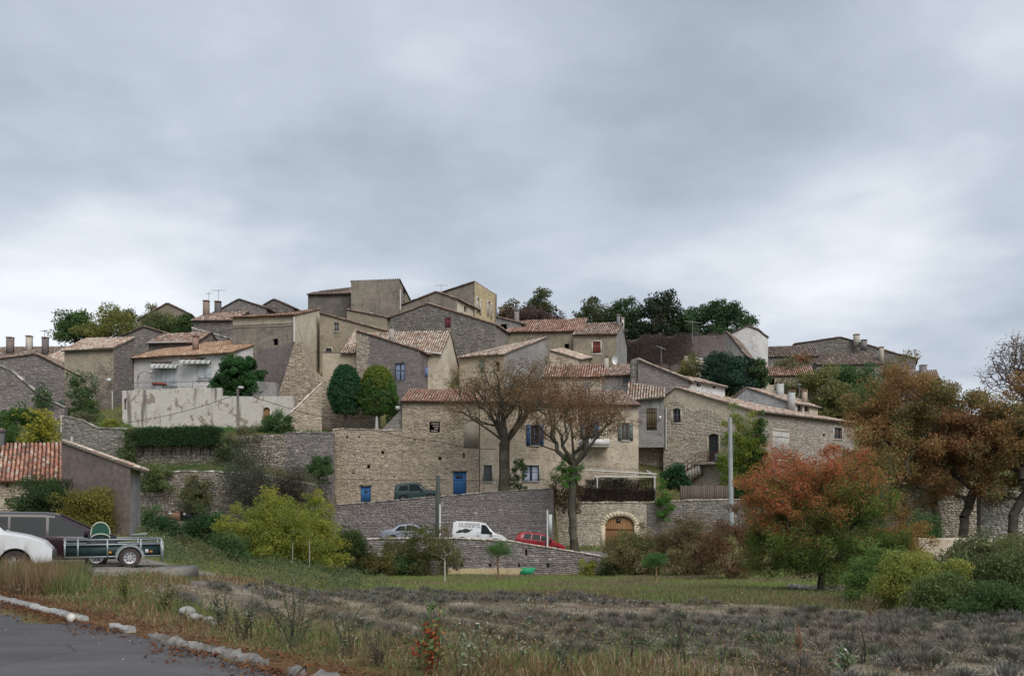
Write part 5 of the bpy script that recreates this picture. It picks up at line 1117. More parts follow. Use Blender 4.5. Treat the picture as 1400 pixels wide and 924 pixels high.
bush('brown_creeper', 'rust brown creeper hanging by the pergola left post', 770, 72.5, 700, 640, 50, [((.12, .07, .04), 3), ((.08, .06, .035), 2), ((.10, .10, .04), 1)], 4200, .14, seed=65, clump=.5, nk=50, stems=5, lump=.3)

# -- cypress, laurel and hedges in the village
def cyp(pos_c, c, R3, r):
    rx, ry, h = R3; n = len(pos_c); v = r.random(n); a = r.uniform(0, 6.28, n); w = np.where(v < .3, .62 + v * 1.25, np.sqrt(np.maximum(0, 1 - ((v - .3) / .72) ** 1.7)))
    base = c[2] - h * .42; return np.stack([c[0] + np.cos(a) * w * rx * .93 * (1 + .10 * np.sin(5 * a + v * 9) + r.normal(0, .05, n)), c[1] + np.sin(a) * w * ry * .93, base + h * (.27 + v * .70)], 1)
bush('clipped_cypress', 'darker of the two clipped cypresses on the railed terrace', 472, 79.9, 590, 497, 44, [((.03, .085, .035), 3), ((.045, .11, .045), 2), ((.02, .05, .024), 2)], 34000, .12, seed=70, clump=.26, nk=800, mat=NEEDLE, shape=cyp, stems=0, trunk=.16, cat='cypress')
bush('clipped_cypress', 'yellower and broader clipped cypress on the railed terrace', 516, 79.9, 590, 499, 52, [((.055, .12, .028), 3), ((.10, .16, .03), 2), ((.03, .07, .022), 2)], 36000, .12, seed=71, clump=.28, nk=850, mat=NEEDLE, shape=cyp, stems=0, trunk=.16, cat='cypress',
     colfn=lambda pos, col, r, c, R3: np.where((((pos[:, 2] - c[2]) / R3[2] + .35 * (sn(pos, .6) - .5)) > .28)[:, None] & (r.random(len(pos)) < .7)[:, None], palcol([((.17, .19, .03), 2), ((.11, .15, .03), 2)], len(pos), r), col))
bush('low_shrub', 'loose green shrub right of the yellower clipped cypress', 541, 80.2, 590, 548, 26, DG, 2500, .14, seed=72, clump=.4, nk=30, stems=2)
bush('laurel_bush', 'big round glossy laurel beside the white house', 327, 83.2, 545, 484, 72, [((.036, .10, .028), 3), ((.055, .13, .036), 2), ((.02, .05, .018), 2)], 36000, .17, seed=73, clump=.40, nk=330, lump=.12, stems=5, cat='laurel')
bush('flowering_creeper', 'white flowered dark creeper on the narrow stone house', 112, 81.5, 590, 510, 46, DG, 7000, .16, seed=74, clump=.5, nk=80, lump=.35, stems=5,
     colfn=lambda pos, col, r, c, R3: np.where((r.random(len(pos)) < .03)[:, None], np.array([[.6, .6, .6]]), col))
bush('low_shrub', 'dull green shrub at the foot of the flowering creeper', 112, 80, 592, 560, 50, SCRUB, 4000, .16, seed=75, clump=.5, nk=50, stems=2)
bush('low_shrub', 'small yellow green tuft by the stained wall left corner', 152, 79.5, 588, 571, 20, YG, 1200, .14, seed=76, clump=.3, nk=20, stems=0)
bush('low_shrub', 'dark green patch with white flowers on the purplish stair wall', 58, 78.8, 556, 528, 22, DG, 1500, .14, seed=77, clump=.35, nk=22, stems=0, colfn=lambda pos, col, r, c, R3: np.where((r.random(len(pos)) < .05)[:, None], np.array([[.6, .6, .6]]), col))
bush('yellow_bush', 'yellow and green bush above the red tiled shed', 32, 66, 612, 558, 100, [((.06, .12, .03), 3), ((.10, .15, .035), 2), ((.035, .07, .02), 2)], 12000, .16, seed=78, clump=.6, nk=110, stems=4,
     colfn=lambda pos, col, r, c, R3: np.where((((pos[:, 0] - c[0]) / R3[0] + .6 * (sn(pos, .9) - .5) * 2) > .25)[:, None] & (r.random(len(pos)) < .75)[:, None], palcol([((.33, .29, .04), 3), ((.24, .22, .04), 2)], len(pos), r), col))
flat_hedge('clipped_hedge', 'long dark green clipped hedge below the stained wall', 170, 302, 75.0, [588, 584, 583, 583, 582, 583], 616, [((.03, .068, .025), 3), ((.045, .09, .032), 2), ((.02, .045, .018), 2), ((.07, .09, .04), .5)], 22000, .13, 79, 1.6)
bush('round_shrub', 'round dark green shrub under the arched niche', 378, 77.5, 618, 560, 52, DG, 9000, .15, seed=80, clump=.5, nk=90, stems=4)
bush('low_shrub', 'olive scrub between the hedge end and the round shrub', 335, 77, 618, 584, 70, SCRUB, 6500, .15, seed=81, clump=.5, nk=70, stems=4)
bush('grey_scrub', 'grey green leafless scrub tree in front of the terrace walls', 342, 66, 690, 610, 92, [((.075, .085, .06), 3), ((.10, .095, .07), 2), ((.05, .055, .04), 2)], 8500, .12, seed=82, clump=.7, nk=110, stems=26, hollow=.2)
bush('grey_scrub', 'brownish grey scrub left of the big stone house corner', 402, 67, 690, 628, 70, [((.085, .08, .06), 3), ((.11, .095, .075), 2), ((.055, .055, .04), 2)], 5500, .12, seed=83, clump=.6, nk=80, stems=22, hollow=.2)
bush('dark_shrub', 'dark shrub hugging the stone corner below the terrace', 440, 74, 660, 622, 34, DG, 3500, .15, seed=84, clump=.45, nk=40, stems=3)
bush('dark_shrub', 'small dark shrub hanging over the terrace wall top', 424, 74.5, 672, 634, 24, DG, 1800, .15, seed=85, clump=.4, nk=24, stems=3)
# slope bushes
bush('dark_shrub', 'dark green bush behind the trailer at the shed corner', 222, 50, 772, 705, 66, [((.028, .065, .028), 3), ((.045, .09, .035), 2), ((.016, .035, .018), 2)], 12000, .12, seed=86, clump=.5, nk=110, stems=5)
bush('dark_shrub', 'bright green sapling bush right of the crates', 280, 54, 772, 690, 50, [((.035, .085, .028), 3), ((.06, .11, .035), 2), ((.02, .045, .018), 2)], 9000, .12, seed=87, clump=.5, nk=80, stems=5, lump=.35)
bush('brown_shrub', 'olive brown shrub just right of the trailer', 245, 46, 778, 735, 70, [((.10, .09, .035), 3), ((.07, .075, .03), 2), ((.14, .11, .04), 1)], 8000, .10, seed=88, clump=.45, nk=70, stems=5)
bush('yellow_bush', 'large yellow green bush in the middle of the slope', 372, 52, 778, 678, 142, YG, 34000, .11, seed=89, clump=.55, nk=230, stems=12, lump=.32, hollow=.4)
bush('yellow_bush', 'lower yellow bush spreading right of the large one', 432, 54, 778, 706, 80, YG, 15000, .11, seed=90, clump=.5, nk=110, stems=7, lump=.3)
bush('dark_shrub', 'dark olive shrub below the tall retaining wall left end', 480, 57, 782, 724, 62, [((.03, .06, .02), 3), ((.055, .08, .025), 2), ((.10, .09, .03), 1)], 10000, .12, seed=91, clump=.5, nk=90, stems=4)
bush('olive_shrub', 'ochre olive shrub left of the low lane wall', 512, 58, 784, 755, 60, [((.10, .10, .035), 3), ((.15, .12, .035), 2), ((.06, .065, .025), 2)], 7000, .12, seed=92, clump=.45, nk=60, stems=3)
bush('olive_shrub', 'tall olive shrub hiding the silver car front', 580, 60, 784, 722, 92, [((.085, .095, .035), 3), ((.12, .12, .04), 2), ((.05, .055, .025), 2), ((.17, .10, .05), .5)], 12000, .12, seed=93, clump=.5, nk=110, stems=9, lump=.35)
bush('olive_shrub', 'low dark shrub in front of the white ledge', 545, 59.5, 784, 760, 64, DG, 6000, .12, seed=94, clump=.4, nk=60, stems=3)
bush('yellow_bush', 'yellowish shrub climbing the brown shed wall', 118, 41, 726, 668, 78, [((.17, .15, .03), 3), ((.10, .11, .03), 3), ((.24, .19, .04), 1)], 12000, .10, seed=95, clump=.45, nk=110, stems=8, lump=.3)
bush('dark_shrub', 'dark green shrub in front of the stone shed tiles', 62, 42, 724, 652, 92, [((.03, .06, .02), 3), ((.05, .085, .028), 2), ((.02, .04, .016), 2)], 14000, .10, seed=96, clump=.5, nk=120, stems=7, lump=.3)
bush('olive_shrub', 'brownish shrub top in front of the silver car tail', 540, 61.5, 784, 728, 36, OLIVE + SCRUB, 3500, .12, seed=140, clump=.4, nk=40, stems=5)
bush('dark_shrub', 'deep green shrub filling the slope just right of the trailer tail', 312, 47, None, 728, 60, DG, 9000, .09, seed=141, clump=.4, nk=90, stems=5, lump=.35)
bush('brown_shrub', 'scruffy brown green shrub low on the slope beside the stakes', 262, 40, None, 748, 56, OLIVE + SCRUB, 8000, .075, seed=142, clump=.35, nk=80, stems=6, lump=.35)
bush('dark_shrub', 'mixed green shrub between the shed corner and the terrace wall', 205, 56, 745, 690, 40, DG, 6000, .11, seed=143, clump=.4, nk=60, stems=4, lump=.35)
bush('dark_shrub', 'leafy shrub trailing over the left end of the grassy terrace wall', 214, 67.6, 668, 632, 40, DG + OLIVE, 4500, .14, seed=144, clump=.45, nk=55, stems=4, lump=.4)
bush('olive_shrub', 'olive shrub growing against the middle of the grassy terrace wall', 268, 67.2, 700, 650, 46, OLIVE + SCRUB, 5000, .13, seed=145, clump=.45, nk=60, stems=5, lump=.4)
bush('yellow_bush', 'thin yellow green sapling bush between the grey scrub and the stone corner', 432, 64, 735, 668, 40, YG, 4500, .12, seed=146, clump=.45, nk=60, stems=6, lump=.4)
bush('dark_shrub', 'ragged dark shrub hanging from the clipped hedge right end', 312, 75.2, 640, 592, 44, DG + SCRUB, 5000, .13, seed=147, clump=.45, nk=60, stems=4, lump=.4)
bush('dark_shrub', 'dark growth at the left end of the clipped hedge', 176, 74.8, 640, 588, 26, DG + SCRUB, 3500, .13, seed=148, clump=.4, nk=40, stems=4, lump=.4)
# lane and arch side
bush('dry_shrub', 'brown and green shrub in front of the arched garage door', 868, 60, 790, 722, 96, [((.12, .115, .045), 3), ((.18, .125, .065), 2), ((.09, .11, .035), 3), ((.30, .24, .18), .5)], 15000, .12, seed=97, clump=.5, nk=140, stems=16, lump=.3)
bush('dry_shrub', 'rust brown shrub between the arched door and the concrete pole', 940, 58, 790, 704, 96, [((.16, .10, .06), 3), ((.11, .085, .045), 2), ((.095, .105, .04), 2.5), ((.18, .11, .07), 1)], 17000, .12, seed=98, clump=.55, nk=150, stems=18, lump=.3)
bush('dry_shrub', 'rust brown scrub at the left foot of the red and green tree', 1000, 50, 795, 696, 86, [((.14, .07, .04), 3), ((.09, .06, .03), 2), ((.06, .06, .028), 1)], 10000, .11, seed=99, clump=.5, nk=90, stems=10)
bush('small_bush', 'yellow ochre tuft at the end of the low lane wall', 804, 60.5, 792, 766, 24, YG, 2000, .11, seed=100, clump=.3, nk=22, stems=2)
bush('low_shrub', 'dark green shrub against the lane wall foot beside the arch', 838, 60.5, 790, 768, 40, DG, 3500, .12, seed=101, clump=.35, nk=36, stems=2)
bush('fig_bush', 'dark green fig bush under the balcony', 927, 78, 668, 632, 42, [((.025, .075, .03), 3), ((.04, .10, .035), 2), ((.015, .035, .018), 2)], 4500, .17, seed=102, clump=.5, nk=50, stems=4)
bush('ivy_clump', 'light green ivy spilling over the wall beside the pergola', 908, 75, 712, 655, 22, BRIGHT, 2500, .13, seed=103, clump=.35, nk=34, stems=2)
bush('climbing_vine', 'yellow green vine climbing the pale gable behind the concrete pole', 1020, 77.9, 700, 562, 70, [((.17, .21, .035), 3), ((.10, .16, .032), 3), ((.25, .24, .05), 2), ((.05, .095, .025), 1)], 26000, .15, seed=104, clump=.6, nk=190, stems=8, lump=.35, depth=.7)
bush('climbing_vine', 'dark green ivy strand on the corner of the big gabled house', 1040, 77.6, 640, 566, 18, [((.04, .09, .025), 3), ((.07, .12, .03), 2), ((.15, .06, .04), .4)], 3500, .14, seed=105, clump=.35, nk=50, stems=2, depth=.5)
bush('green_shrub', 'green shrub at the foot of the climbing vine', 1022, 76.9, 700, 660, 44, [((.04, .10, .028), 3), ((.06, .13, .035), 2), ((.02, .045, .018), 2)], 5000, .15, seed=106, clump=.45, nk=56, stems=3)
# right hand scrub
RS = [(1212, 22, 830, 752, 120, 'bright green shrub right of the red and green tree', [((.08, .14, .035), 3), ((.11, .17, .04), 2), ((.045, .08, .025), 2)]),
      (1262, 19.5, 842, 756, 118, 'yellow green bush in the right hand scrub', [((.20, .20, .045), 3), ((.12, .165, .04), 3), ((.26, .22, .05), 1)]),
      (1335, 21, 838, 738, 125, 'tall olive shrub hiding the low beige wall', [((.10, .12, .05), 3), ((.14, .15, .06), 2), ((.065, .075, .035), 2)]),
      (1398, 19.5, 846, 748, 130, 'dense olive green scrub at the right picture edge', [((.085, .11, .04), 3), ((.12, .135, .05), 2), ((.05, .065, .028), 2)]),
      (1368, 16.5, 858, 806, 130, 'low dark green weeds at the lower right edge', [((.04, .075, .025), 3), ((.065, .10, .03), 2)]),
      (1300, 17.5, 852, 792, 100, 'low green bush in front of the yellow green one', [((.09, .13, .04), 3), ((.14, .155, .055), 2), ((.055, .075, .03), 2)]),
      (1180, 60, 775, 715, 70, 'brown green shrub under the largest chestnut', SCRUB), (1262, 58, 775, 705, 60, 'dark shrub behind the low beige wall', DG),
      (1385, 52, 790, 735, 70, 'green bank of shrubs below the bright rubble wall', OLIVE)]
for i, (p_, Y_, b_, t_, w_, lab, pal) in enumerate(RS):
    bush('scrub_bush', lab, p_, Y_, b_, t_, w_, pal, 30000 if Y_ < 40 else 11000, .055 if Y_ < 40 else .13, seed=110 + i, clump=.26 if Y_ < 40 else .5, nk=190, stems=12, lump=.35)
# pine saplings in the field and the staked sapling
for px, Y, pyb, top, w, lab, sd in ((681, 49, 796, 740, 38, 'small mop headed pine in front of the low lane wall', 121), (897, 47, 803, 754, 36, 'second small mop headed pine beside the rust shrubs', 122)):
    tree('young_pine', lab, px, Y, None, top, w, top + 26, [((.045, .13, .03), 3), ((.07, .17, .04), 2), ((.025, .07, .02), 2)], 6500, .075, .05, 60, .26, seed=sd, mat=NEEDLE, asp=.2, barkc=(.22, .14, .09), lump=.2, flat=1.0, zmin=-.6)
tree('staked_sapling', 'thin staked sapling with sparse leaves left of the mop headed pine', 608, 46, None, 738, 46, 768, [((.10, .10, .04), 2), ((.07, .08, .03), 2)], 900, .10, .03, 40, .3, seed=123, barkc=(.35, .32, .27), r_tip=.01)
bush('small_bush', 'brown tuft of grass near the second mop headed pine', 862, 42, None, 797, 30, SCRUB, 1500, .07, seed=125, clump=.2, nk=20, stems=0)

# ---------------------------------------------------------------- vehicles
def paint(name, c, rough=.35, coat=.5):
    def fn(k):
        n = k.noise(1.5, 5, .6, k.pos); d = k.mix(k.ramp(n, .45, .8), c, tuple(q * .8 + .02 for q in c)); k.finish(d, rough, None, spec=.5, coat=coat)
    return material('car_paint_' + name, fn)
def wheel(parent, x, y, z, r, w=.19, rimc=(.35, .35, .36), spokes=5, cover=False):
    K = 24; g = G(); prof = [(-w / 2, r * .62), (-w / 2, r * .9), (-w * .36, r), (w * .36, r), (w / 2, r * .9), (w / 2, r * .62)]; V = []
    for i in range(K):
        a = 2 * math.pi * i / K
        for yy, rr in prof: V.append((x + rr * math.cos(a), y + yy, z + rr * math.sin(a)))
    n = len(prof); g.add(V, [[i * n + j, ((i + 1) % K) * n + j, ((i + 1) % K) * n + j + 1, i * n + j + 1] for i in range(K) for j in range(n - 1)], (.03, .03, .03))
    t = g.obj('wheel', RUBBER, parent, local=True, smooth=True)
    g = G(); s = -1 if y < 0 else 1; yo = y + s * w * .30
    V = [(x, yo + s * .02, z)] + [(x + r * .2 * math.cos(2 * math.pi * i / K), yo + s * .02, z + r * .2 * math.sin(2 * math.pi * i / K)) for i in range(K)] + [(x + r * .52 * math.cos(2 * math.pi * i / K), yo - s * .01, z + r * .52 * math.sin(2 * math.pi * i / K)) for i in range(K)] + [(x + r * .64 * math.cos(2 * math.pi * i / K), yo + s * .03, z + r * .64 * math.sin(2 * math.pi * i / K)) for i in range(K)]
    g.add(V, [[0, 1 + i, 1 + (i + 1) % K] for i in range(K)], rimc)
    hole = [i for i in range(K) if i % 4 == 0]
    g.add(V, [[1 + i, K + 1 + i, K + 1 + (i + 1) % K, 1 + (i + 1) % K] for i in range(K) if i not in hole] + [[K + 1 + i, 2 * K + 1 + i, 2 * K + 1 + (i + 1) % K, K + 1 + (i + 1) % K] for i in range(K)], rimc)
    g.obj('rim', METAL, t, local=True)
    g = G(); g.add([(x, yo - s * .04, z)] + [(x + r * .62 * math.cos(2 * math.pi * i / K), yo - s * .04, z + r * .62 * math.sin(2 * math.pi * i / K)) for i in range(K)], [[0, 1 + i, 1 + (i + 1) % K] for i in range(K)], (.02, .02, .02)); g.obj('brake_disc', METAL, t, local=True)

def car(name, label, cat, st, pmat, wins, loc, rotz, pitch, wheels, wr, extras=None, screens=(), blackb=.0, bump=(.05, .05, .05)):
    """st: stations (x, z_low, z_belt, z_roof, w_low, w_belt, w_roof) from tail to nose; wins: (i0, f0, i1, f1, lo, hi) side panes in station units"""
    root = thing(name, label, cat, loc); root.rotation_euler = (0, -pitch, rotz)
    st = np.array(st, float); xs = st[:, 0]
    fine = np.unique(np.concatenate([np.linspace(xs[i], xs[i + 1], 5) for i in range(len(xs) - 1)]))
    def sec(x):
        v = [np.interp(x, xs, st[:, k]) for k in range(1, 7)]; zl, zb, zr, wl, wb, wr_ = v
        edge = zr - .06 * min(1, max(0, (zr - zb) / .3)); zm = zl + (zb - zl) * .5
        # wheel arches
        za = zl
        for wx in wheels:
            d = abs(x - wx)
            if d < wr * 1.22: za = max(za, wr + math.sqrt((wr * 1.22) ** 2 - d * d) - .02)
        return [(wl * .97, za), (max(wl, wb) * 1.0, max(zm, za + .02)), (wb * 1.005, max(zb - .08, za + .04)), (wb, max(zb, za + .05)), (wr_, max(edge, zb + .01)), (wr_ * .86, max(zr, zb + .015)), (0, max(zr, zb) + .025)]
    for wx in wheels: fine = np.unique(np.concatenate([fine, wx + wr * 1.22 * np.cos(np.linspace(0, math.pi, 11))]))
    fine = fine[(fine >= xs[0]) & (fine <= xs[-1])]
    V = []; n = 13
    for x in fine:
        s_ = sec(x); V += [(x, -a, b) for a, b in s_] + [(x, a, b) for a, b in s_[:-1][::-1]]
    g = G(); g.add(V, [[i * n + j, i * n + j + 1, (i + 1) * n + j + 1, (i + 1) * n + j] for i in range(len(fine) - 1) for j in range(n - 1)])
    g.add(V[:n], [list(range(n))]); g.add(V[-n:], [list(range(n))[::-1]])
    body = g.obj('body', pmat, root, local=True, smooth=False)
    me = body.data; me.polygons.foreach_set('use_smooth', np.ones(len(me.polygons), bool))
    try: me.set_sharp_from_angle(angle=R(38))
    except Exception: pass
    g = G(); zl = st[:, 1].min(); g.box(xs[0] + .15, -.6, zl - .02, xs[-1] - .15, .6, zl + .35, (.02, .02, .02)); g.obj('underbody', METAL, root, local=True)
    def surf(x, v, side, off=.012):
        s_ = sec(x); (wb, zb), (wr_, zr) = s_[3], s_[4]; return (x, side * (wb + (wr_ - wb) * v + off), zb + (zr - zb) * v)
    for (x0b, x1b, x0t, x1t, lo, hi) in wins:
        for side in (-1, 1):
            g = G(); m = 8
            for i in range(m):
                q = []
                for (u, v) in ((i / m, lo), ((i + 1) / m, lo), ((i + 1) / m, hi), (i / m, hi)):
                    xb = x0b + (x1b - x0b) * u; xt = x0t + (x1t - x0t) * u; k = (v - lo) / (hi - lo); q.append(surf(xb + (xt - xb) * k, v, side))
                g.quad(*q, (.02, .02, .02))
            g.obj('side_window', CARGLASS, root, local=True)
    for (xa, xb_, inset) in screens:   # windscreen or rear screen between two stations
        g = G(); sa, sb = sec(xa), sec(xb_); za, zb = sa[5][1] + .03, sb[5][1] + .03
        g.quad((xa, -sa[5][0] + inset, za), (xa, sa[5][0] - inset, za), (xb_, sb[5][0] - inset, zb), (xb_, -sb[5][0] + inset, zb)); g.obj('windscreen', CARGLASS, root, local=True)
    for wx in wheels:
        for s_ in (-1, 1): wheel(root, wx, s_ * (np.interp(wx, xs, st[:, 4]) - .10), wr, wr)
    # bumpers, lights, mirrors
    for end, s_ in ((0, -1), (-1, 1)):
        x = xs[end]; w = st[end, 4]; g = G(); z0 = st[end, 1]
        g.hexa([(x - .12 * s_ - .02, -w - .02, z0), (x + .07 * s_, -w * .86, z0), (x + .07 * s_, w * .86, z0), (x - .12 * s_ - .02, w + .02, z0), (x - .12 * s_ - .02, -w - .02, z0 + .25), (x + .05 * s_, -w * .86, z0 + .25), (x + .05 * s_, w * .86, z0 + .25), (x - .12 * s_ - .02, w + .02, z0 + .25)], bump)
        g.obj('bumper', PAINT, root, local=True)
    xn = xs[-1]; zn = st[-1, 2]
    for s_ in (-1, 1):
        w = st[-1, 5]; g = G(); g.hexa([(xn - .22, s_ * (w + .005), zn - .10), (xn + .012, s_ * w * .92, zn - .17), (xn + .012, s_ * w * .55, zn - .17), (xn - .2, s_ * w * .55, zn - .1), (xn - .24, s_ * (w + .012), zn + .02), (xn + .012, s_ * w * .92, zn - .02), (xn + .012, s_ * w * .55, zn - .02), (xn - .2, s_ * w * .55, zn + .02)], (.6, .62, .64)); g.obj('headlight', m_attr('lamp_glass', .15, .6, 5, .05, 0), root, local=True)
        w = st[0, 5]; g = G(); g.box(xs[0] - .01, s_ * w - .1 * (s_ > 0), st[0, 2] - .28, xs[0] + .1, s_ * w + .1 * (s_ < 0) + .005 * s_, st[0, 2] - .03, (.3, .02, .02)); g.obj('tail_light', PAINT, root, local=True)
    if extras: extras(root, surf, sec)
    return root
def mirror_at(x, v=.05, c=(.05, .05, .05)):
    def fn(root, surf, sec):
        for s_ in (-1, 1):
            p = surf(x, v, s_); g = G(); y0, y1 = sorted((p[1], p[1] + s_ * .22)); g.box(p[0] - .02, y0, p[2] + .0, p[0] + .12, y1, p[2] + .17, c); g.obj('mirror', PAINT, root, local=True)
    return fn
def door_lines(xs_, lo=.35):
    def fn(root, surf, sec):
        for x in xs_:
            for s_ in (-1, 1):
                q = sec(x); g = G(); g.tube([(x, s_ * (q[0][0] + .004), q[0][1]), (x, s_ * (q[1][0] + .004), q[1][1]), (x, s_ * (q[3][0] + .004), q[3][1])], .007, 4, (.02, .02, .02)); g.obj('door_gap', PAINT, root, local=True)
                g = G(); g.box(x - .25 if x > 0 else x - .22, min(s_ * q[2][0], s_ * (q[2][0] + .03)), q[2][1] - .06, x - .08, max(s_ * q[2][0], s_ * (q[2][0] + .03)), q[2][1] - .02, (.04, .04, .04)); g.obj('handle', PAINT, root, local=True)
    return fn
def both(*f):
    def fn(*a):
        for q in f: q(*a)
    return fn
def place(px, Y, dz=0): x = xp(px, Y); return (x, Y, gz(x, Y) + dz)

# white panel van with printed side
def van_print(root, surf, sec):
    lets = []
    for s_, body, z, sz in ((-1, 'LA GRAZZIE', 1.56, .20), (-1, 'PAYSANNE DU LOC', 1.40, .13), (-1, '04 92 77 12 25', 1.00, .07)):
        cu = bpy.data.curves.new('lettering', 'FONT'); cu.body = body; cu.size = sz * 1.25; cu.extrude = .003; cu.space_character = 1.15
        o = bpy.data.objects.new('lettering', cu); COL.objects.link(o); o.parent = root; v = (z - .95) / .8; p = surf(-1.55 if sz > .1 else -.2, min(.95, v), -1, .02); o.location = (p[0], p[1] - .004, z); o.rotation_euler = (R(90 - 4), 0, 0)
        lets.append(o); cu.materials.append(material('lettering_ink', lambda k: k.finish((.06, .07, .08), .6)))
    bpy.context.view_layer.update(); dg = bpy.context.evaluated_depsgraph_get()
    for o in lets:
        me = bpy.data.meshes.new_from_object(o.evaluated_get(dg)); n_ = bpy.data.objects.new('lettering', me); COL.objects.link(n_); n_.parent = root; n_.location = o.location; n_.rotation_euler = o.rotation_euler; bpy.data.objects.remove(o)
    g = G(); pts = [(-1.75, .98), (-1.62, 1.12), (-1.5, 1.10), (-1.52, 1.22), (-1.4, 1.17), (-1.28, 1.2), (-1.1, 1.30), (-.85, 1.28), (-.75, 1.2), (-.52, 1.29), (-.70, 1.12), (-.85, 1.02), (-1.1, .97), (-1.3, 1.02), (-1.42, 1.04), (-1.5, .94), (-1.58, 1.02), (-1.72, .92)]
    c = (-1.1, 1.12); V = []
    for x, z in [c] + pts: p = surf(x, max(0.0, (z - .95) / .8), -1, .02); V.append((x, p[1] - .002, z))
    n = len(pts); g.add(V, [[0, 1 + i, 1 + (i + 1) % n] for i in range(n)], (.03, .04, .03)); g.obj('printed_emblem', PAINT, root, local=True)
W_ = paint('white', (.70, .71, .72)); RED = paint('red', (.30, .012, .02)); MAR = paint('maroon', (.022, .008, .012), .3, .3); SIL = paint('silver', (.30, .33, .40)); GRN = paint('dark_green', (.018, .045, .042))
VAN = [(-2.05, .30, .95, 1.10, .74, .80, .74), (-2.0, .26, .95, 1.70, .80, .84, .70), (-1.8, .24, .95, 1.80, .82, .85, .72), (-.2, .24, .95, 1.82, .84, .86, .72), (.45, .24, .95, 1.74, .84, .86, .70), (1.15, .24, .97, 1.06, .84, .86, .74), (1.75, .25, .86, .90, .83, .82, .66), (2.03, .30, .66, .70, .74, .72, .55)]
car('panel_van', 'white panel van with dark lettering parked on the lower lane', 'van', VAN, W_, [(.12, .98, .12, .50, .02, .92)], place(655, 67, .07), 0, R(-3), (-1.25, 1.25), .31,
    both(mirror_at(.85), door_lines((.08, 1.02)), van_print), screens=[(.47, 1.1, .02)])
HATCH = [(-1.88, .32, .86, .95, .72, .76, .62), (-1.82, .28, .90, 1.10, .78, .80, .64), (-1.5, .26, .90, 1.36, .80, .82, .60), (-.9, .24, .90, 1.42, .82, .83, .60), (.0, .24, .90, 1.42, .82, .83, .60), (.35, .24, .90, 1.36, .82, .83, .60), (1.0, .24, .90, .97, .82, .82, .70), (1.6, .26, .78, .80, .80, .78, .60), (1.88, .30, .62, .64, .72, .70, .52)]
car('hatchback', 'red hatchback parked on the lower lane behind the low wall', 'car', HATCH, RED, [(-1.35, -.75, -1.22, -.72, .06, .9), (-.68, -.06, -.66, -.08, .06, .9), (0.0, .82, 0.0, .36, .06, .9)], place(737, 66.6, .06), 0, R(-6.5), (-1.15, 1.15), .29,
    both(mirror_at(.68, .02, (.05, .01, .01)), door_lines((-.03, .85))), screens=[(.37, .96, .03), (-1.52, -1.8, .05)])
SED = [(-2.2, .34, .88, .92, .70, .74, .58), (-2.0, .28, .94, .97, .80, .82, .66), (-1.5, .26, .92, 1.02, .84, .85, .66), (-.9, .24, .92, 1.36, .85, .86, .58), (-.2, .24, .92, 1.43, .85, .86, .58), (.35, .24, .92, 1.38, .85, .86, .58), (1.15, .24, .92, .98, .85, .85, .70), (1.85, .26, .80, .82, .82, .80, .60), (2.2, .30, .62, .64, .72, .70, .52)]
car('saloon_car', 'silver blue saloon car behind the olive shrub on the lower lane', 'car', SED, SIL, [(-1.2, -.42, -.85, -.42, .06, .92), (-.35, .95, -.35, .38, .06, .92)], place(563, 67, .07), 0, R(0), (-1.35, 1.35), .30,
    both(mirror_at(.78), door_lines((-.38, .9))), screens=[(.37, 1.1, .03), (-.92, -1.45, .05)])
SUVP = [(-1.85, .42, .95, 1.0, .74, .78, .72), (-1.8, .36, .98, 1.45, .80, .80, .68), (-1.65, .34, .98, 1.66, .82, .82, .66), (-.6, .32, .98, 1.70, .82, .82, .66), (.15, .32, .98, 1.66, .82, .82, .66), (.65, .32, 1.0, 1.06, .82, .82, .74), (1.55, .34, .96, .98, .82, .80, .70), (1.88, .38, .84, .86, .78, .76, .62)]
car('soft_top_car', 'dark green soft top off-roader on the upper lane by the stone house', 'car', SUVP, GRN, [(-1.5, -.72, -1.35, -.72, .15, .78), (-.60, .48, -.60, .14, .04, .9)], place(572, 73.6, .03), 0, R(3.2), (-1.15, 1.12), .33,
    both(mirror_at(.42), door_lines((-.62, .5))), screens=[(.17, .62, .04)])
MPV = [(-2.35, .32, .95, 1.0, .80, .86, .76), (-2.28, .28, .97, 1.45, .88, .92, .72), (-2.05, .26, .97, 1.62, .90, .93, .72), (-1.0, .24, .95, 1.66, .91, .94, .72), (.2, .24, .93, 1.64, .91, .94, .72), (.55, .24, .92, 1.58, .91, .94, .70), (1.62, .24, .92, 1.0, .91, .92, .74), (2.1, .26, .82, .84, .88, .86, .62), (2.37, .32, .66, .68, .78, .74, .5)]
mv = car('minivan', 'dark maroon minivan with tinted windows behind the white car', 'car', MPV, MAR, [(-1.9, -.72, -1.8, -.72, .06, .9), (-.66, .22, -.66, .22, .06, .9), (.29, 1.5, .29, .60, .06, .92)], (xp(28, 25.6) + .55, 25.6, -.08), R(24), 0, (-1.45, 1.5), .32,
    both(mirror_at(1.22, .05, (.03, .015, .02)), door_lines((-.68, .26, 1.45))), screens=[(.57, 1.55, .02)])
KAN = [(-2.0, .32, .98, 1.10, .76, .80, .72), (-1.95, .28, 1.0, 1.72, .80, .84, .70), (-.2, .26, 1.0, 1.80, .83, .85, .70), (.35, .26, 1.0, 1.74, .83, .85, .68), (1.02, .26, .98, 1.04, .83, .85, .72), (1.5, .27, .90, .94, .83, .83, .68), (1.85, .30, .76, .80, .80, .78, .60), (2.0, .34, .62, .64, .72, .70, .52)]
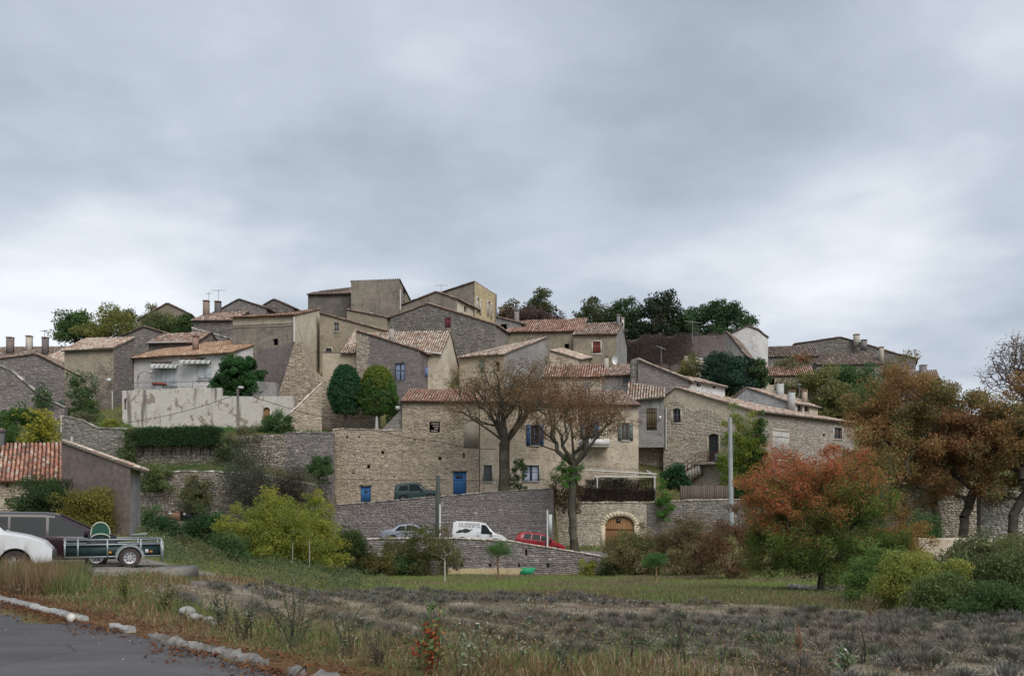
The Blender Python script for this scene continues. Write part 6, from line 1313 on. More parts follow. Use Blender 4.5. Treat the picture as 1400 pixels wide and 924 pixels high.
wc = car('small_van', 'white car nose at the left picture edge in front of the maroon minivan', 'car', KAN, W_, [(-1.7, -.72, -1.7, -.72, .05, .9), (-.62, .86, -.62, .36, .03, .92)], (-13.22, 21.2, .0), R(25), 0, (-1.22, 1.22), .30,
    both(mirror_at(.72, .03), door_lines((-.66, .9))), screens=[(.37, 1.0, .02)])

wc.scale = (1, .95, 1)
# box trailer
def trailer():
    Y = 24.0; x0, x1 = xp(97, Y), xp(219, Y); t = thing('box_trailer', 'galvanised box trailer with dark green panels and a single wheel showing', 'trailer', (xp(177, Y), Y, 0))
    ga = (.33, .37, .38); gr = (.022, .045, .045); zt, zb = zp(737, Y), zp(760, Y); W2 = 1.25
    for nm, (a, b, c, d) in (('side_panel', (x0, Y, x1, Y + .03)), ('side_panel', (x0, Y + W2, x1, Y + W2 + .03)), ('end_panel', (x0, Y, x0 + .03, Y + W2)), ('end_panel', (x1 - .03, Y, x1, Y + W2))):
        g = G(); g.box(a, b, zb, c, d, zt - .14, gr); g.obj(nm, m_attr('sheet_metal', .5, .4, 4, .25, .1, .2), t)
    g = G(); g.box(x0, Y, zb - .03, x1, Y + W2, zb, (.1, .1, .1)); g.obj('floor_pan', METAL, t)
    for yy in (Y - .03, Y + W2 + .03):
        for i in range(5):
            xx = [x0 + .02, x0 + .33, x0 + .62 + .42, x1 - .55, x1 - .03][i]; g = G(); g.box(xx - .022, yy - .02, zb - .04, xx + .022, yy + .02, zt, ga); g.obj('post', METAL, t)
        for z in (zt, zt - .13, zb):
            g = G(); g.box(x0, yy - .018, z - .018, x1 + .02, yy + .018, z + .018, ga); g.obj('rail', METAL, t)
    for xx in (x0, x1):
        for z in (zt, zt - .13): g = G(); g.box(xx - .015, Y, z - .015, xx + .015, Y + W2, z + .015, ga); g.obj('rail', METAL, t)
    g = G(); g.box(x1 - .02, Y - .045, zb - .17, x1 + .03, Y - .02, zt - .05, ga); g.obj('tail_bracket', METAL, t)
    xc = xp(177, Y)
    for yy, s_ in ((Y - .14, 1), (Y + W2 + .14, 1)):
        g = G(); n = 14; r0 = .35
        for i in range(n):
            a, b = math.pi * (i / n * 1.0), math.pi * ((i + 1) / n * 1.0)
            p = lambda an, yq, rr: (xc + rr * math.cos(an), yq, .28 + rr * math.sin(an))
            g.hexa([p(a, yy - .11, r0), p(b, yy - .11, r0), p(b, yy + .11, r0), p(a, yy + .11, r0), p(a, yy - .11, r0 + .025), p(b, yy - .11, r0 + .025), p(b, yy + .11, r0 + .025), p(a, yy + .11, r0 + .025)], ga)
            g.quad(p(a, yy - .11, r0 - .05), p(b, yy - .11, r0 - .05), p(b, yy - .11, r0 + .02), p(a, yy - .11, r0 + .02), ga)
        g.obj('mudguard', METAL, t)
    e = bpy.data.objects.new('axle_set', None)
    h = bpy.data.objects.new
    for yy in (Y - .13, Y + W2 + .13): wheel_at(t, xc, yy, .28)
    g = G(); g.tube([(xc, Y - .1, .28), (xc, Y + W2 + .1, .28)], .03, 6, (.06, .06, .06)); g.obj('axle', METAL, t)
    g = G(); g.tube([(x0 + .05, Y + .25, zb - .05), (x0 - .95, Y + W2 / 2, .36)], .035, 6, (.05, .05, .05)); g.tube([(x0 + .05, Y + W2 - .25, zb - .05), (x0 - .95, Y + W2 / 2, .36)], .035, 6, (.05, .05, .05)); g.obj('drawbar', METAL, t)
    g = G(); g.tube([(x0 - .55, Y + W2 / 2, .0), (x0 - .55, Y + W2 / 2, .62)], .028, 6, (.3, .3, .3)); g.obj('jockey_wheel', METAL, t)
    for q, c in ((x1 - .44, (.6, .6, .6)), (x1 - .33, (.45, .18, .03)), (xc - .52, (.5, .25, .04))): g = G(); g.box(q, Y - .012, zb + .08, q + .08, Y - .004, zb + .14 + (.04 if c[0] > .55 else 0), c); g.obj('reflector', PAINT, t)
    # load
    t.rotation_euler = (0, 0, R(26)); pv = np.array([xp(177, Y), Y]); ca, sa = math.cos(R(26)), math.sin(R(26))
    def rot(o):
        p = np.array(o.location[:2]) - pv; o.location = (pv[0] + p[0] * ca - p[1] * sa, pv[1] + p[0] * sa + p[1] * ca, o.location[2]); o.rotation_euler = (0, 0, R(26)); return o
    g = G(); r = np.random.default_rng(5); n, m = 12, 6; xa, xb = xp(137, Y + .6), xp(178, Y + .6); V = []
    for i in range(n):
        for j in range(m): V.append((xa + (xb - xa) * i / (n - 1), Y + .15 + .9 * j / (m - 1), zt - .25 + (.36 if 0 < i < n - 1 and 0 < j < m - 1 else 0) * r.uniform(.75, 1.1)))
    g.add(V, [[i * m + j, (i + 1) * m + j, (i + 1) * m + j + 1, i * m + j + 1] for i in range(n - 1) for j in range(m - 1)], (.02, .022, .025)); rot(g.obj('black_sheeting', m_attr('plastic_sheet', .4, .4, 4, .2, .2))); tag(COL.objects[-1], 'crumpled black sheeting heaped in the trailer', 'sheeting')
    t2 = thing('water_tank', 'upturned green garden tub with pale rims lying on the trailer load', 'tub', (xp(155, Y + .6), Y + .6, zp(736, Y)))
    g = G(); K = 16; xa, xb = xp(143.5, Y + .6), xp(166.5, Y + .6); zl, zh = zp(736, Y + .6), zp(713.5, Y + .6); V = []
    prof = lambda u: (math.cos(math.pi * u), math.sin(math.pi * u) ** .55)
    for yq in (Y + .35, Y + .95):
        for i in range(K + 1): c_, s_ = prof(i / K); V.append(((xa + xb) / 2 + (xb - xa) / 2 * c_ * -1, yq, zl + (zh - zl) * s_))
    g.add(V, [[i, i + 1, K + 2 + i, K + 1 + i] for i in range(K)], (.018, .075, .05)); g.add(V[:K + 1], [list(range(K + 1))], (.018, .075, .05)); g.add(V[K + 1:], [list(range(K + 1))], (.018, .075, .05)); g.obj('shell', m_attr('plastic_sheet', .4), t2)
    for hh, yq, rr in ((1.0, Y + .345, .02), (.0, Y + .30, .02)):
        g = G(); pts = [((xa + xb) / 2 - (xb - xa) / 2 * (1.02 if hh else 1.0) * prof(i / K)[0], yq, zl + (zh - zl) * ((prof(i / K)[1]) if hh else .28 * math.sin(math.pi * i / K) + .04)) for i in range(K + 1)]; g.tube(pts, rr, 6, (.42, .45, .36)); g.obj('rim', PAINT, t2)
    rot(t2)
    g = G(); g.hexa([(xp(180, Y), Y + .5, zp(733, Y)), (xp(201, Y), Y + .5, zp(732, Y)), (xp(201, Y), Y + .62, zp(732, Y)), (xp(180, Y), Y + .62, zp(733, Y)), (xp(180, Y), Y + .5, zp(731, Y)), (xp(201, Y), Y + .5, zp(729, Y)), (xp(201, Y), Y + .62, zp(729, Y)), (xp(180, Y), Y + .62, zp(731, Y))], (.28, .34, .31)); rot(g.obj('pale_plank', PAINT)); tag(COL.objects[-1], 'short pale green plank resting across the trailer rail', 'plank')
def wheel_at(t, x, y, r):
    g = G(); w = .16; K = 24; b = np.array(t.location); x, y = x - b[0], y - b[1]; prof = [(-w / 2, r * .60), (-w / 2, r * .9), (-w * .36, r), (w * .36, r), (w / 2, r * .9), (w / 2, r * .60)]; V = []
    for i in range(K):
        a = 2 * math.pi * i / K
        for yy, rr in prof: V.append((x + rr * math.cos(a), y + yy, r + rr * math.sin(a)))
    n = len(prof); g.add(V, [[i * n + j, ((i + 1) % K) * n + j, ((i + 1) % K) * n + j + 1, i * n + j + 1] for i in range(K) for j in range(n - 1)], (.06, .05, .045)); tt = g.obj('wheel', m_attr('dusty_rubber', .9, .2, 20, .3, .3), t, local=True, smooth=True)
    g = G(); yo = y - w * .25
    def ring(r0, y0, r1, y1, skip=0, c=(.50, .50, .52)):
        V = []
        for i in range(K): a = 2 * math.pi * i / K; V += [(x + r0 * math.cos(a), y0, r + r0 * math.sin(a)), (x + r1 * math.cos(a), y1, r + r1 * math.sin(a))]
        g.add(V, [[2 * i, 2 * i + 1, (2 * i + 3) % (2 * K), (2 * i + 2) % (2 * K)] for i in range(K) if not (skip and i % skip == 0)], c)
    ring(.01, yo - .02, .06, yo - .02); ring(.06, yo - .02, .07, yo + .01); ring(.07, yo + .01, .125, yo + .005, 3); ring(.125, yo + .005, .15, yo - .01); ring(.15, yo - .01, .165, yo - .035); g.obj('rim', METAL, tt, local=True)
    g = G(); V = [(x, yo + .04, r)] + [(x + .165 * math.cos(2 * math.pi * i / K), yo + .04, r + .165 * math.sin(2 * math.pi * i / K)) for i in range(K)]; g.add(V, [[0, 1 + i, 1 + (i + 1) % K] for i in range(K)], (.02, .02, .02)); g.obj('hub_back', METAL, tt, local=True)
trailer(); mv.scale = (1, 1, .95)
# slab at the edge of the parking place
g = G(); r = np.random.default_rng(8); xa, xb = xp(128, 23.4), xp(236, 23.0); n = 16
for i in range(n):
    a, b = xa + (xb - xa) * i / n, xa + (xb - xa) * (i + 1) / n; e0 = .03 * math.sin(i * 2.1); e1 = .03 * math.sin((i + 1) * 2.1); y0 = 23.15 - .1 * i / n; zt = -.0 + .0 * i
    g.hexa([(a, y0 + e0, -.4), (b, y0 + e1, -.4), (b, 24.9, -.4), (a, 24.9, -.4), (a, y0 + e0, -.03 - .02 * math.sin(i * 1.7)), (b, y0 + e1, -.03 - .02 * math.sin(i * 1.7 + 1.7)), (b, 24.9, .02), (a, 24.9, .02)], (.22, .205, .18))
tag(g.obj('concrete_slab', CONC), 'broken pale concrete slab under the trailer wheel', 'slab')

# crates on the ledge of the terrace wall
def crate(name, label, px0, px1, py0, py1, Y, c, lab=None):
    t = thing(name, label, 'crate', ((xp(px0, Y) + xp(px1, Y)) / 2, Y, zp(py1, Y))); x0, x1, z0, z1 = xp(px0, Y), xp(px1, Y), zp(py1, Y), zp(py0, Y); g = G()
    g.box(x0, Y, z0, x1, Y + .5, z1 - .03, c); g.obj('box_body', PAINT, t)
    g = G(); g.box(x0 - .02, Y - .02, z1 - .06, x1 + .02, Y + .52, z1, np.array(c) * .8); g.obj('lid', PAINT, t)
    g = G(); g.box(lab[0], Y - .012, lab[1], lab[2], Y - .004, lab[3], (.55, .5, .52)); g.obj('paper_label', PAINT, t)
YB = 66.6
fwall('stone_block', 'grey block plinth carrying the two boxes below the terrace wall', [(238, YB, 712.5), (270, YB, 712.5)], [-1, -1], .7, M_GREY, dict(pal='grey', l=.3, h=.15, proud=.03), cat='plinth')
crate('wooden_box', 'brown box with a pinkish label on the ledge below the terrace wall', 226, 245.5, 699, 710.8, YB, (.20, .12, .08), (xp(230, YB), zp(703.5, YB), xp(235, YB), zp(700.3, YB)))
crate('black_box', 'black box with a white label on the ledge beside the brown box', 247, 262, 700, 711.6, YB + .05, (.01, .012, .015), (xp(250, YB), zp(704, YB), xp(253.5, YB), zp(701, YB)))

# poles, lamps and wires
def pole(name, label, pts, r, c, cat, mat=None, extra=None, k=8):
    t = thing(name, label, cat, tuple(pts[0])); g = G(); g.tube(pts, r, k, c); g.obj('shaft', mat or CONC, t)
    if extra: extra(t)
    return t
Yp = 76.9
def lampx(t):
    z = zp(533, Yp); x = xp(325, Yp); g = G(); g.tube([(x, Yp, z - .1), (x + .35, Yp - .4, z + .12)], .03, 5, (.3, .3, .3)); g.obj('bracket', METAL, t)
    g = G(); g.box(x + .25, Yp - .75, z + .05, x + .62, Yp - .3, z + .22, (.6, .62, .62)); g.obj('lamp_head', PAINT, t)
    g = G(); g.tube([(x - .35, Yp - .05, z - .25), (x + .2, Yp - .05, z - .25)], .03, 4, (.15, .13, .12)); g.obj('crossarm', METAL, t)
pole('lamp_post', 'wooden lamp post in front of the stained terrace wall', [P(326, 612, Yp), P(325, 532, Yp)], [.14, .11], (.23, .21, .19), 'lamp post', CONC, lampx)
pole('concrete_pole', 'tall tapering pale concrete pole in front of the climbing vine', [(xp(1000, 66), 66, zp(704, 66) - 1.5), P(998, 571, 66)], [.21, .15], (.34, .36, .36), 'pole', CONC)
pole('dark_pole', 'dark greenish grey pole on the lower lane next to the white tube', [(xp(598.5, 66), 66, -1.4), P(599, 650, 66)], [.20, .15], (.09, .11, .10), 'pole', CONC)
pole('white_tube', 'slim white tube standing against the dark grey pole', [(xp(601.5, 65.5), 65.5, -1.2), P(601.5, 689, 65.5)], .07, (.62, .63, .62), 'pole', PAINT)
def signx(t):
    g = G(); x = xp(752.5, 64.5); g.box(x - .14, 64.5, zp(730, 64.5), x + .12, 64.54, zp(703, 64.5), (.45, .48, .47)); g.obj('sign_back', PAINT, t)
pole('sign_post', 'white post with a narrow grey sign seen from behind by the red car', [(xp(748.5, 64.6), 64.6, -2.2), P(748.3, 697, 64.6)], .06, (.66, .66, .64), 'sign post', PAINT, signx)
pole('thin_post', 'thin dark post on the low wall in front of the red car', [P(746, 753, 62.6), P(745.5, 727, 62.6)], .03, (.06, .05, .05), 'post', METAL)
pole('thin_post', 'thin white post on the ledge beside the yellow bush', [P(83.5, 592, 70), P(83.5, 568, 70)], .05, (.6, .6, .5), 'post', PAINT)
pole('vent_pipe', 'small pale T shaped vent pipe above the shed verge', [P(98, 608, 44), P(98, 599, 44), P(96.5, 598.5, 44), P(99.5, 598.5, 44)], .045, (.5, .52, .5), 'pipe', PAINT)
pole('stake', 'thin pale stake right of the large yellow bush', [P(400, 780, 50), P(400, 742, 50)], .03, (.32, .30, .24), 'stake', PAINT)
pole('stake', 'second thin pale stake beside the yellow bushes', [P(423, 778, 50), P(423, 738, 50)], .03, (.32, .30, .24), 'stake', PAINT)
pole('stake', 'pale stake supporting the thin sapling', [(xp(608.5, 45.8), 45.8, gz(xp(608.5, 45.8), 45.8) - .1), P(608, 768, 45.8)], .03, (.52, .50, .45), 'stake', PAINT)
def wire(label, pts, r=.022, sag=.0):
    q = []
    for a, b, s_ in zip(pts[:-1], pts[1:], [sag] * (len(pts) - 1)):
        for i in range(10): u = i / 10; p = np.array(a) * (1 - u) + np.array(b) * u; p[2] -= s_ * 4 * u * (1 - u); q.append(p)
    q.append(np.array(pts[-1])); g = G(); g.tube(q, r, 4, (.05, .05, .05)); tag(g.obj('overhead_cable', METAL), label, 'cable')
wire('dark cable running from the lamp post left along the stained wall', [P(325, 538, 76.8), P(168, 578, 78)], .025, .35)
wire('dark cable running from the lamp post right past the buttress foot', [P(325, 534, 76.8), P(455, 573, 77), P(520, 588, 77.4), P(600, 603, 77.6), P(680, 614, 77.6)], .025, .2)
wire('thin cable running level along the stone wall above the green car', [P(457, 654, 77.7), P(600, 655, 77.7), P(745, 655, 77.8)], .018, .1)
wire('thin cable crossing the cream house below the balcony', [P(745, 628, 77.8), P(905, 642, 78)], .018, .25)
for i in range(1):
    pass
# railing and posts on the terrace with the cypresses
g = G()
for px in (468, 480, 492, 504, 516): g.tube([P(px, 590, 79.2), P(px, 561, 79.2)], .022, 4, (.12, .10, .09))
for py in (563, 576): g.tube([P(466, py, 79.2), P(519, py, 79.2)], .016, 4, (.12, .10, .09))
tag(g.obj('terrace_fence', METAL), 'thin wire fence along the terrace in front of the two cypresses', 'fence')
pole('garden_statue_post', 'grey knobbly post among the fence on the railed terrace', [P(515, 589, 79), P(515, 572, 79), P(515, 569, 79)], [.16, .12, .05], (.35, .36, .34), 'post', CONC)
g = G(); g.box(*P(541, 559.5, 78.2), *(P(549, 556.5, 79.0) ), (.6, .6, .58)); tag(g.obj('cap_stone', CONC), 'white cap stone on top of the sloping stone stub', 'stone')
# pergola over the arched door terrace
def pergola():
    Y = 77.0; c = (.66, .66, .64); t = thing('pergola', 'white framed pergola on the terrace above the arched garage door', 'pergola', (xp(850, Y), Y, 1.9))
    for nm, a, b, r_ in (('post', P(816.5, 690, Y), P(816.5, 651, Y), .07), ('post', P(895, 690, Y), P(895, 651, Y), .07), ('beam', P(813, 651.5, Y), P(897, 652, Y), .06), ('beam', P(800, 642.5, Y + 1.2), P(898, 648, Y + .2), .06), ('beam', P(897, 652, Y), P(884, 643, Y + 2.2), .05)):
        g = G(); g.tube([a, b], r_, 4, c); g.obj(nm, PAINT, t)
    for i in range(7): g = G(); px = 816 + 80 * i / 6; g.tube([P(px, 651, Y), P(px - 8, 643, Y + 2.3)], .025, 4, (.5, .5, .48)); g.obj('rafter', PAINT, t)
pergola()
flat_hedge('dark_hedge', 'dark reddish brown hedge beneath the pergola', 790, 896, 76.4, [664, 666, 668, 668, 669, 668], 690, [((.045, .028, .028), 3), ((.065, .042, .035), 2), ((.04, .045, .025), 1.5)], 13000, .13, 131, .5)
flat_hedge('ivy_screen', 'olive climbing plants filling the frame behind the pergola', 800, 896, 79.0, [655, 652, 654, 652], 680, [((.07, .065, .04), 3), ((.05, .05, .03), 2)], 6000, .13, 132, .3)
# wooden screen fence right of the pergola
t = thing('wooden_fence', 'weathered upright board fence right of the pergola', 'fence', (xp(960, 76.6), 76.6, 1.8)); r = np.random.default_rng(3); px = 930.0
while px < 1003: g = G(); w = 3.1; g.box(xp(px, 76.6), 76.6, 1.7, xp(px + w - .35, 76.6), 76.63, zp(663 + r.uniform(0, 1.5), 76.6), np.array((.115, .09, .075)) * r.uniform(.8, 1.25)); g.obj('board', PAINT, t); px += w
fwall('under_wall', 'rough stone wall in shade under the overhanging bay', [(868, 84.6, 608), (912, 84.6, 608)], [1, 1], .4, M_GREY, dict(pal='warm', l=.3, h=.14), cat='wall')

# ---------------------------------------------------------------- ground cover: grass, lavender, weeds, stones, leaves
def blades(g, x, y, h, w, col, lean=.45, r=rng, seg=1, z=None):
    n = len(x); z = zg(x, y) if z is None else z; a = r.uniform(0, 6.283, n); dx, dy = np.cos(a), np.sin(a); b = r.uniform(0, 6.283, n); l = h * lean * r.random(n)
    base = np.stack([x, y, z - .02], 1); side = np.stack([dx, dy, 0 * dx], 1) * (w / 2)[:, None]; tip = base + np.stack([np.cos(b) * l, np.sin(b) * l, h], 1)
    if seg == 1:
        V = np.stack([base - side, base + side, tip], 1).reshape(-1, 3); g.add(V, np.arange(3 * n).reshape(-1, 3), np.repeat(col, 3, 0))
    else:
        m = base + np.stack([np.cos(b) * l * .3, np.sin(b) * l * .3, h * .55], 1)
        V = np.stack([base - side, base + side, m + side * .8, m - side * .8, tip], 1).reshape(-1, 3); i = np.arange(n)[:, None] * 5; c = np.repeat(col, 5, 0)
        g.add(V, i + np.array([[0, 1, 2, 3]]), c); g.add(V[3:3], np.zeros((0, 3), int), (0, 0, 0)) if False else None
        V2 = np.stack([m - side * .8, m + side * .8, tip], 1).reshape(-1, 3); g.add(V2, np.arange(3 * n).reshape(-1, 3), np.repeat(col, 3, 0))

def onview(n, y0, y1, px0=-160, px1=1620, pw=1.0, r=rng):
    """points spread over the ground in the wedge in front of the camera, slightly wider than the view"""
    y = (y0 ** (2 - pw) + (y1 ** (2 - pw) - y0 ** (2 - pw)) * r.random(n)) ** (1 / (2 - pw)); return (r.uniform(px0, px1, n) - CX) / F * y, y

def build_grass():
    r = np.random.default_rng(21); LAWN = [((.17, .27, .06), 3), ((.22, .29, .08), 2.5), ((.30, .28, .13), 1.2), ((.12, .19, .05), 1.5)]; DRYP = [((.27, .22, .13), 3), ((.20, .16, .10), 2), ((.14, .16, .06), 2), ((.34, .29, .19), 1)]
    g = G(); n = 330000; x, y = onview(n, 13, 63, pw=.75, r=r); k = (~infield(x, y)) & (y > np.where(x < -8, 33 + 0 * x, 13)) & (y > field_edge(x) - 1) & ~((y > 62.2) & (x > xp(490, 62)) & (x < xp(830, 62))); x, y = x[k], y[k]; n = len(x)
    q = fbm(x, y, 3.5); col = np.where((q + r.normal(0, .08, n) > .52)[:, None], palcol(DRYP, n, r), palcol(LAWN, n, r)); blades(g, x, y, r.uniform(.04, .20, n) * (.5 + 1.0 * q), np.full(n, .012) + y * .0004, col, .6, r)
    tag_stuff(g.obj('meadow_grass', DRY, None, 'stuff'))
    # verge weeds left and centre, near the kerb
    g = G(); n = 190000; x, y = onview(n, 7.2, 30, pw=.9, r=r, px1=1480); k = ((~infield(x, y)) | ((x + y < 11.8) & (r.random(n) < .25)) | (r.random(n) < .006)) & (x + y > 6.75) & ~((x < -9) & (y > 20.5)); x, y = x[k], y[k]; n = len(x); d = x + y - 6.6
    q = fbm(x, y, 1.6); q2 = fbm(x + 11, y + 5, 4.0); grow = np.clip(d / 2.2, .12, 1) * (.45 + 1.0 * q)
    WEED = [((.15, .20, .065), 3), ((.11, .155, .055), 2), ((.23, .23, .10), 2)]; BR = [((.24, .155, .085), 3), ((.16, .11, .065), 2), ((.34, .26, .16), 2), ((.15, .14, .07), 1), ((.20, .10, .05), 1)]
    col = np.where((q2 + r.normal(0, .12, n) + .12 * (d < 2) > .465)[:, None], palcol(BR, n, r), palcol(WEED, n, r)); blades(g, x, y, grow * r.uniform(.04, .23, n), np.full(n, .008) * (1 + y * .06), col, .7, r, seg=2)
    tag_stuff(g.obj('verge_grass', DRY, None, 'stuff'))
    # taller weeds screening the bottoms of the parked cars
    g = G(); n = 16000; px = r.uniform(-30, 120, n); y = r.uniform(16.5, 20.2, n); x = (px - CX) / F * y; q = fbm(x, y, .8)
    blades(g, x, y, r.uniform(.12, .62, n) * (.45 + q), np.full(n, .016), np.where((q > .52)[:, None], palcol(BR, n, r), palcol(WEED, n, r)), .5, r); g.obj('tall_verge_weeds', DRY, None, 'stuff')
    # broad leaves among the verge weeds
    g = G(); n = 150000; x, y = onview(n, 8, 32, pw=.9, r=r); q = fbm(x + 3, y + 8, 1.3); k = ((~infield(x, y)) | (x + y < 12.5)) & (x + y > 7.6) & (q > .44) & ~((x < -9.5) & (y > 20.5)); x, y = x[k], y[k]; q = q[k]; n = len(x)
    h = np.clip((x + y - 7.4) / 2.5, .1, 1) * (.10 + .5 * (q - .45) * 2) * r.uniform(.2, 1.2, n); pos = np.stack([x, y, zg(x, y) + h], 1)
    q3 = fbm(x + 23, y, 2.5); col = np.where((q3 + r.normal(0, .1, n) > .49)[:, None], palcol([((.17, .11, .06), 3), ((.11, .075, .05), 2), ((.22, .17, .10), 1.5)], n, r), palcol([((.075, .11, .04), 3), ((.10, .14, .05), 2), ((.14, .15, .065), 1.5), ((.20, .22, .17), .7)], n, r))
    leaf_quads(g, pos, .036, col, .5, .1, r); tag_stuff(g.obj('broadleaf_weeds', LEAF, None, 'stuff'))
    # low scrub leaves over the slope between the trailer and the terraces
    g = G(); n = 90000; px = r.uniform(185, 560, n); y = r.uniform(30, 75.8, n); x = (px - CX) / F * y; q = fbm(x, y, 2.0); k = (q > .36 + .25 * np.clip((px - 400) / 160, 0, 1)) & ~((y > 62.5) & (px > 450)); x, y, q = x[k], y[k], q[k]; n = len(x)
    pos = np.stack([x, y, zg(x, y) + r.uniform(0, .75, n) * (q - .3) * 2.5], 1); q3 = fbm(x + 5, y + 2, 3.0)
    leaf_quads(g, pos, .04 + y * .0012, np.where((q3 > .5)[:, None], palcol(OLIVE + SCRUB, n, r), palcol(DG + SCRUB, n, r)), .5, .1, r); g.obj('slope_undergrowth', LEAF, None, 'stuff')
    # grass on the terraces and hill
    g = G(); n = 90000; px = r.uniform(-20, 1420, n); y = r.uniform(66, 92, n); x = (px - CX) / F * y; k = ~((px > 452) & (px < 760) & (y > 62) & (y < 79)) & ~((px > 470) & (px < 850) & (y < 71.4)); x, y, px = x[k], y[k], px[k]; n = len(x)
    green = ((px > 180) & (px < 330) & (y > 68.5) & (y < 76)) | ((px < 460) & (y > 76.4) & (y < 81))
    col = np.where(green[:, None], palcol([((.05, .14, .03), 3), ((.07, .17, .04), 2)], n, r), palcol(LAWN + DRYP, n, r)); blades(g, x, y, r.uniform(.12, .4, n), np.full(n, .06), col, .5, r)
    tag_stuff(g.obj('terrace_grass', DRY, None, 'stuff'))
def tag_stuff(o): return o
build_grass()

def build_lavender():
    r = np.random.default_rng(31); g = G(); P_ = [((.185, .16, .135), 3), ((.135, .14, .11), 3), ((.23, .19, .15), 1.5), ((.115, .13, .075), 1.5), ((.19, .185, .18), 1.2)]
    cx_, cy_ = [], []
    for q in np.arange(-57.6, 60, 1.2):
        t = np.arange(2, 50, .31) + r.uniform(0, .3); p = np.outer(t, RD) + (q + .725 * 0) * RN[None] + 0; p = p + r.normal(0, .07, p.shape)
        cx_.append(p[:, 0]); cy_.append(p[:, 1])
    x = np.concatenate(cx_); y = np.concatenate(cy_); px = CX + x / np.maximum(y, 3) * F
    
    k = infield(x, y) & (px > -80) & (px < 1500) & (r.random(len(x)) > .05) & (fbm(x, y, 2.5) > .16); x, y = x[k], y[k]; m = len(x); size = r.uniform(.27, .40, m); tint = palcol(P_, m, r, .12)
    print('lavender', m)
    for near, per in ((True, 300), (False, 95)):
        kk = (y < 17) if near else (y >= 21); X, Y, Sz, T = [np.repeat(a[kk], per, 0) for a in (x, y, size, tint)]; n = len(X)
        az = r.uniform(0, 6.283, n); el = r.uniform(.1, 1.5, n) ** 1.0; rr = Sz * r.uniform(.7, 1.1, n); b0 = r.uniform(.45, .85, n)
        d = np.stack([np.cos(az) * np.cos(el), np.sin(az) * np.cos(el), np.sin(el) * .62], 1); base = np.stack([X, Y, zg(X, Y) + .0], 1)
        p0 = base + d * (rr * b0)[:, None]; p1 = base + d * rr[:, None]; s_ = np.stack([-np.sin(az), np.cos(az), 0 * az], 1) * (.0075 if near else .018)
        col = T * .6 + palcol(P_, n, r, .25) * .4
        V = np.stack([p0 - s_, p0 + s_, p1], 1).reshape(-1, 3); g.add(V, np.arange(3 * n).reshape(-1, 3), np.repeat(col, 3, 0))
    g.obj('lavender_rows', DRY, None, 'stuff')
    # stubble between rows
    g = G(); n = 90000; xx, yy = onview(n, 8, 41, pw=.9, r=r); k = infield(xx, yy) & (fbm(xx, yy, 2.2) > .34); xx, yy = xx[k], yy[k]; n = len(xx)
    blades(g, xx, yy, r.uniform(.03, .13, n), .007 + yy * .0005, palcol([((.22, .165, .13), 3), ((.17, .13, .11), 2), ((.28, .22, .16), 1), ((.12, .13, .06), .8)], n, r), .7, r)
    g.obj('field_stubble', DRY, None, 'stuff')
    g = G(); n = 90000; xx, yy = onview(n, 8, 41, pw=.9, r=r); k = infield(xx, yy) & (fbm(xx + 4, yy + 1, 1.4) > .44); xx, yy = xx[k], yy[k]; n = len(xx); q3 = fbm(xx + 13, yy, 2.0)
    leaf_quads(g, np.stack([xx, yy, zg(xx, yy) + r.uniform(0, .09, n)], 1), .028 + yy * .0007, np.where((q3 > .52)[:, None], palcol([((.11, .14, .05), 2), ((.08, .11, .04), 2)], n, r), palcol([((.19, .145, .10), 3), ((.14, .11, .08), 2), ((.22, .19, .14), 1)], n, r)), .4, .1, r); g.obj('low_field_weeds', LEAF, None, 'stuff')
    # stones between the rows
    g = G(); n = 7000; xx, yy = onview(n, 9, 40, pw=.8, r=r); q = (xx * RN[0] + yy * RN[1]) / 1.2 % 1; k = infield(xx, yy) & (np.abs(q - .5) < .30) & (r.random(n) < .25 + .75 * (fbm(xx + 9, yy, 4) > .5)); xx, yy = xx[k], yy[k]
    pebbles(g, xx, yy, r.uniform(.012, .04, len(xx)) * (1 + 1.0 * (r.random(len(xx)) < .06)), [((.36, .32, .26), 3), ((.46, .42, .35), 1.0), ((.27, .235, .185), 3)], r); g.obj('field_stones', STONE, None, 'stuff')
def pebbles(g, x, y, s_, pal, r, zoff=0):
    n = len(x); base = np.array([[1, 0, 0], [-1, 0, 0], [0, 1, 0], [0, -1, 0], [0, 0, 1], [0, 0, -1]], float); f = np.array([[0, 2, 4], [2, 1, 4], [1, 3, 4], [3, 0, 4], [2, 0, 5], [1, 2, 5], [3, 1, 5], [0, 3, 5]])
    V = base[None] * s_[:, None, None] * r.uniform(.6, 1.3, (n, 6, 1)); V[:, :, 2] *= .6; a = r.uniform(0, 6.28, n); c, s2 = np.cos(a), np.sin(a); X = V[:, :, 0] * c[:, None] - V[:, :, 1] * s2[:, None]; Y = V[:, :, 0] * s2[:, None] + V[:, :, 1] * c[:, None]
    V = np.stack([X + x[:, None], Y + y[:, None], V[:, :, 2] + (zg(x, y) + s_ * .2 + zoff)[:, None]], 2).reshape(-1, 3); g.add(V, (f[None] + (np.arange(n) * 6)[:, None, None]).reshape(-1, 3), np.repeat(palcol(pal, n, r), 6, 0))
build_lavender()

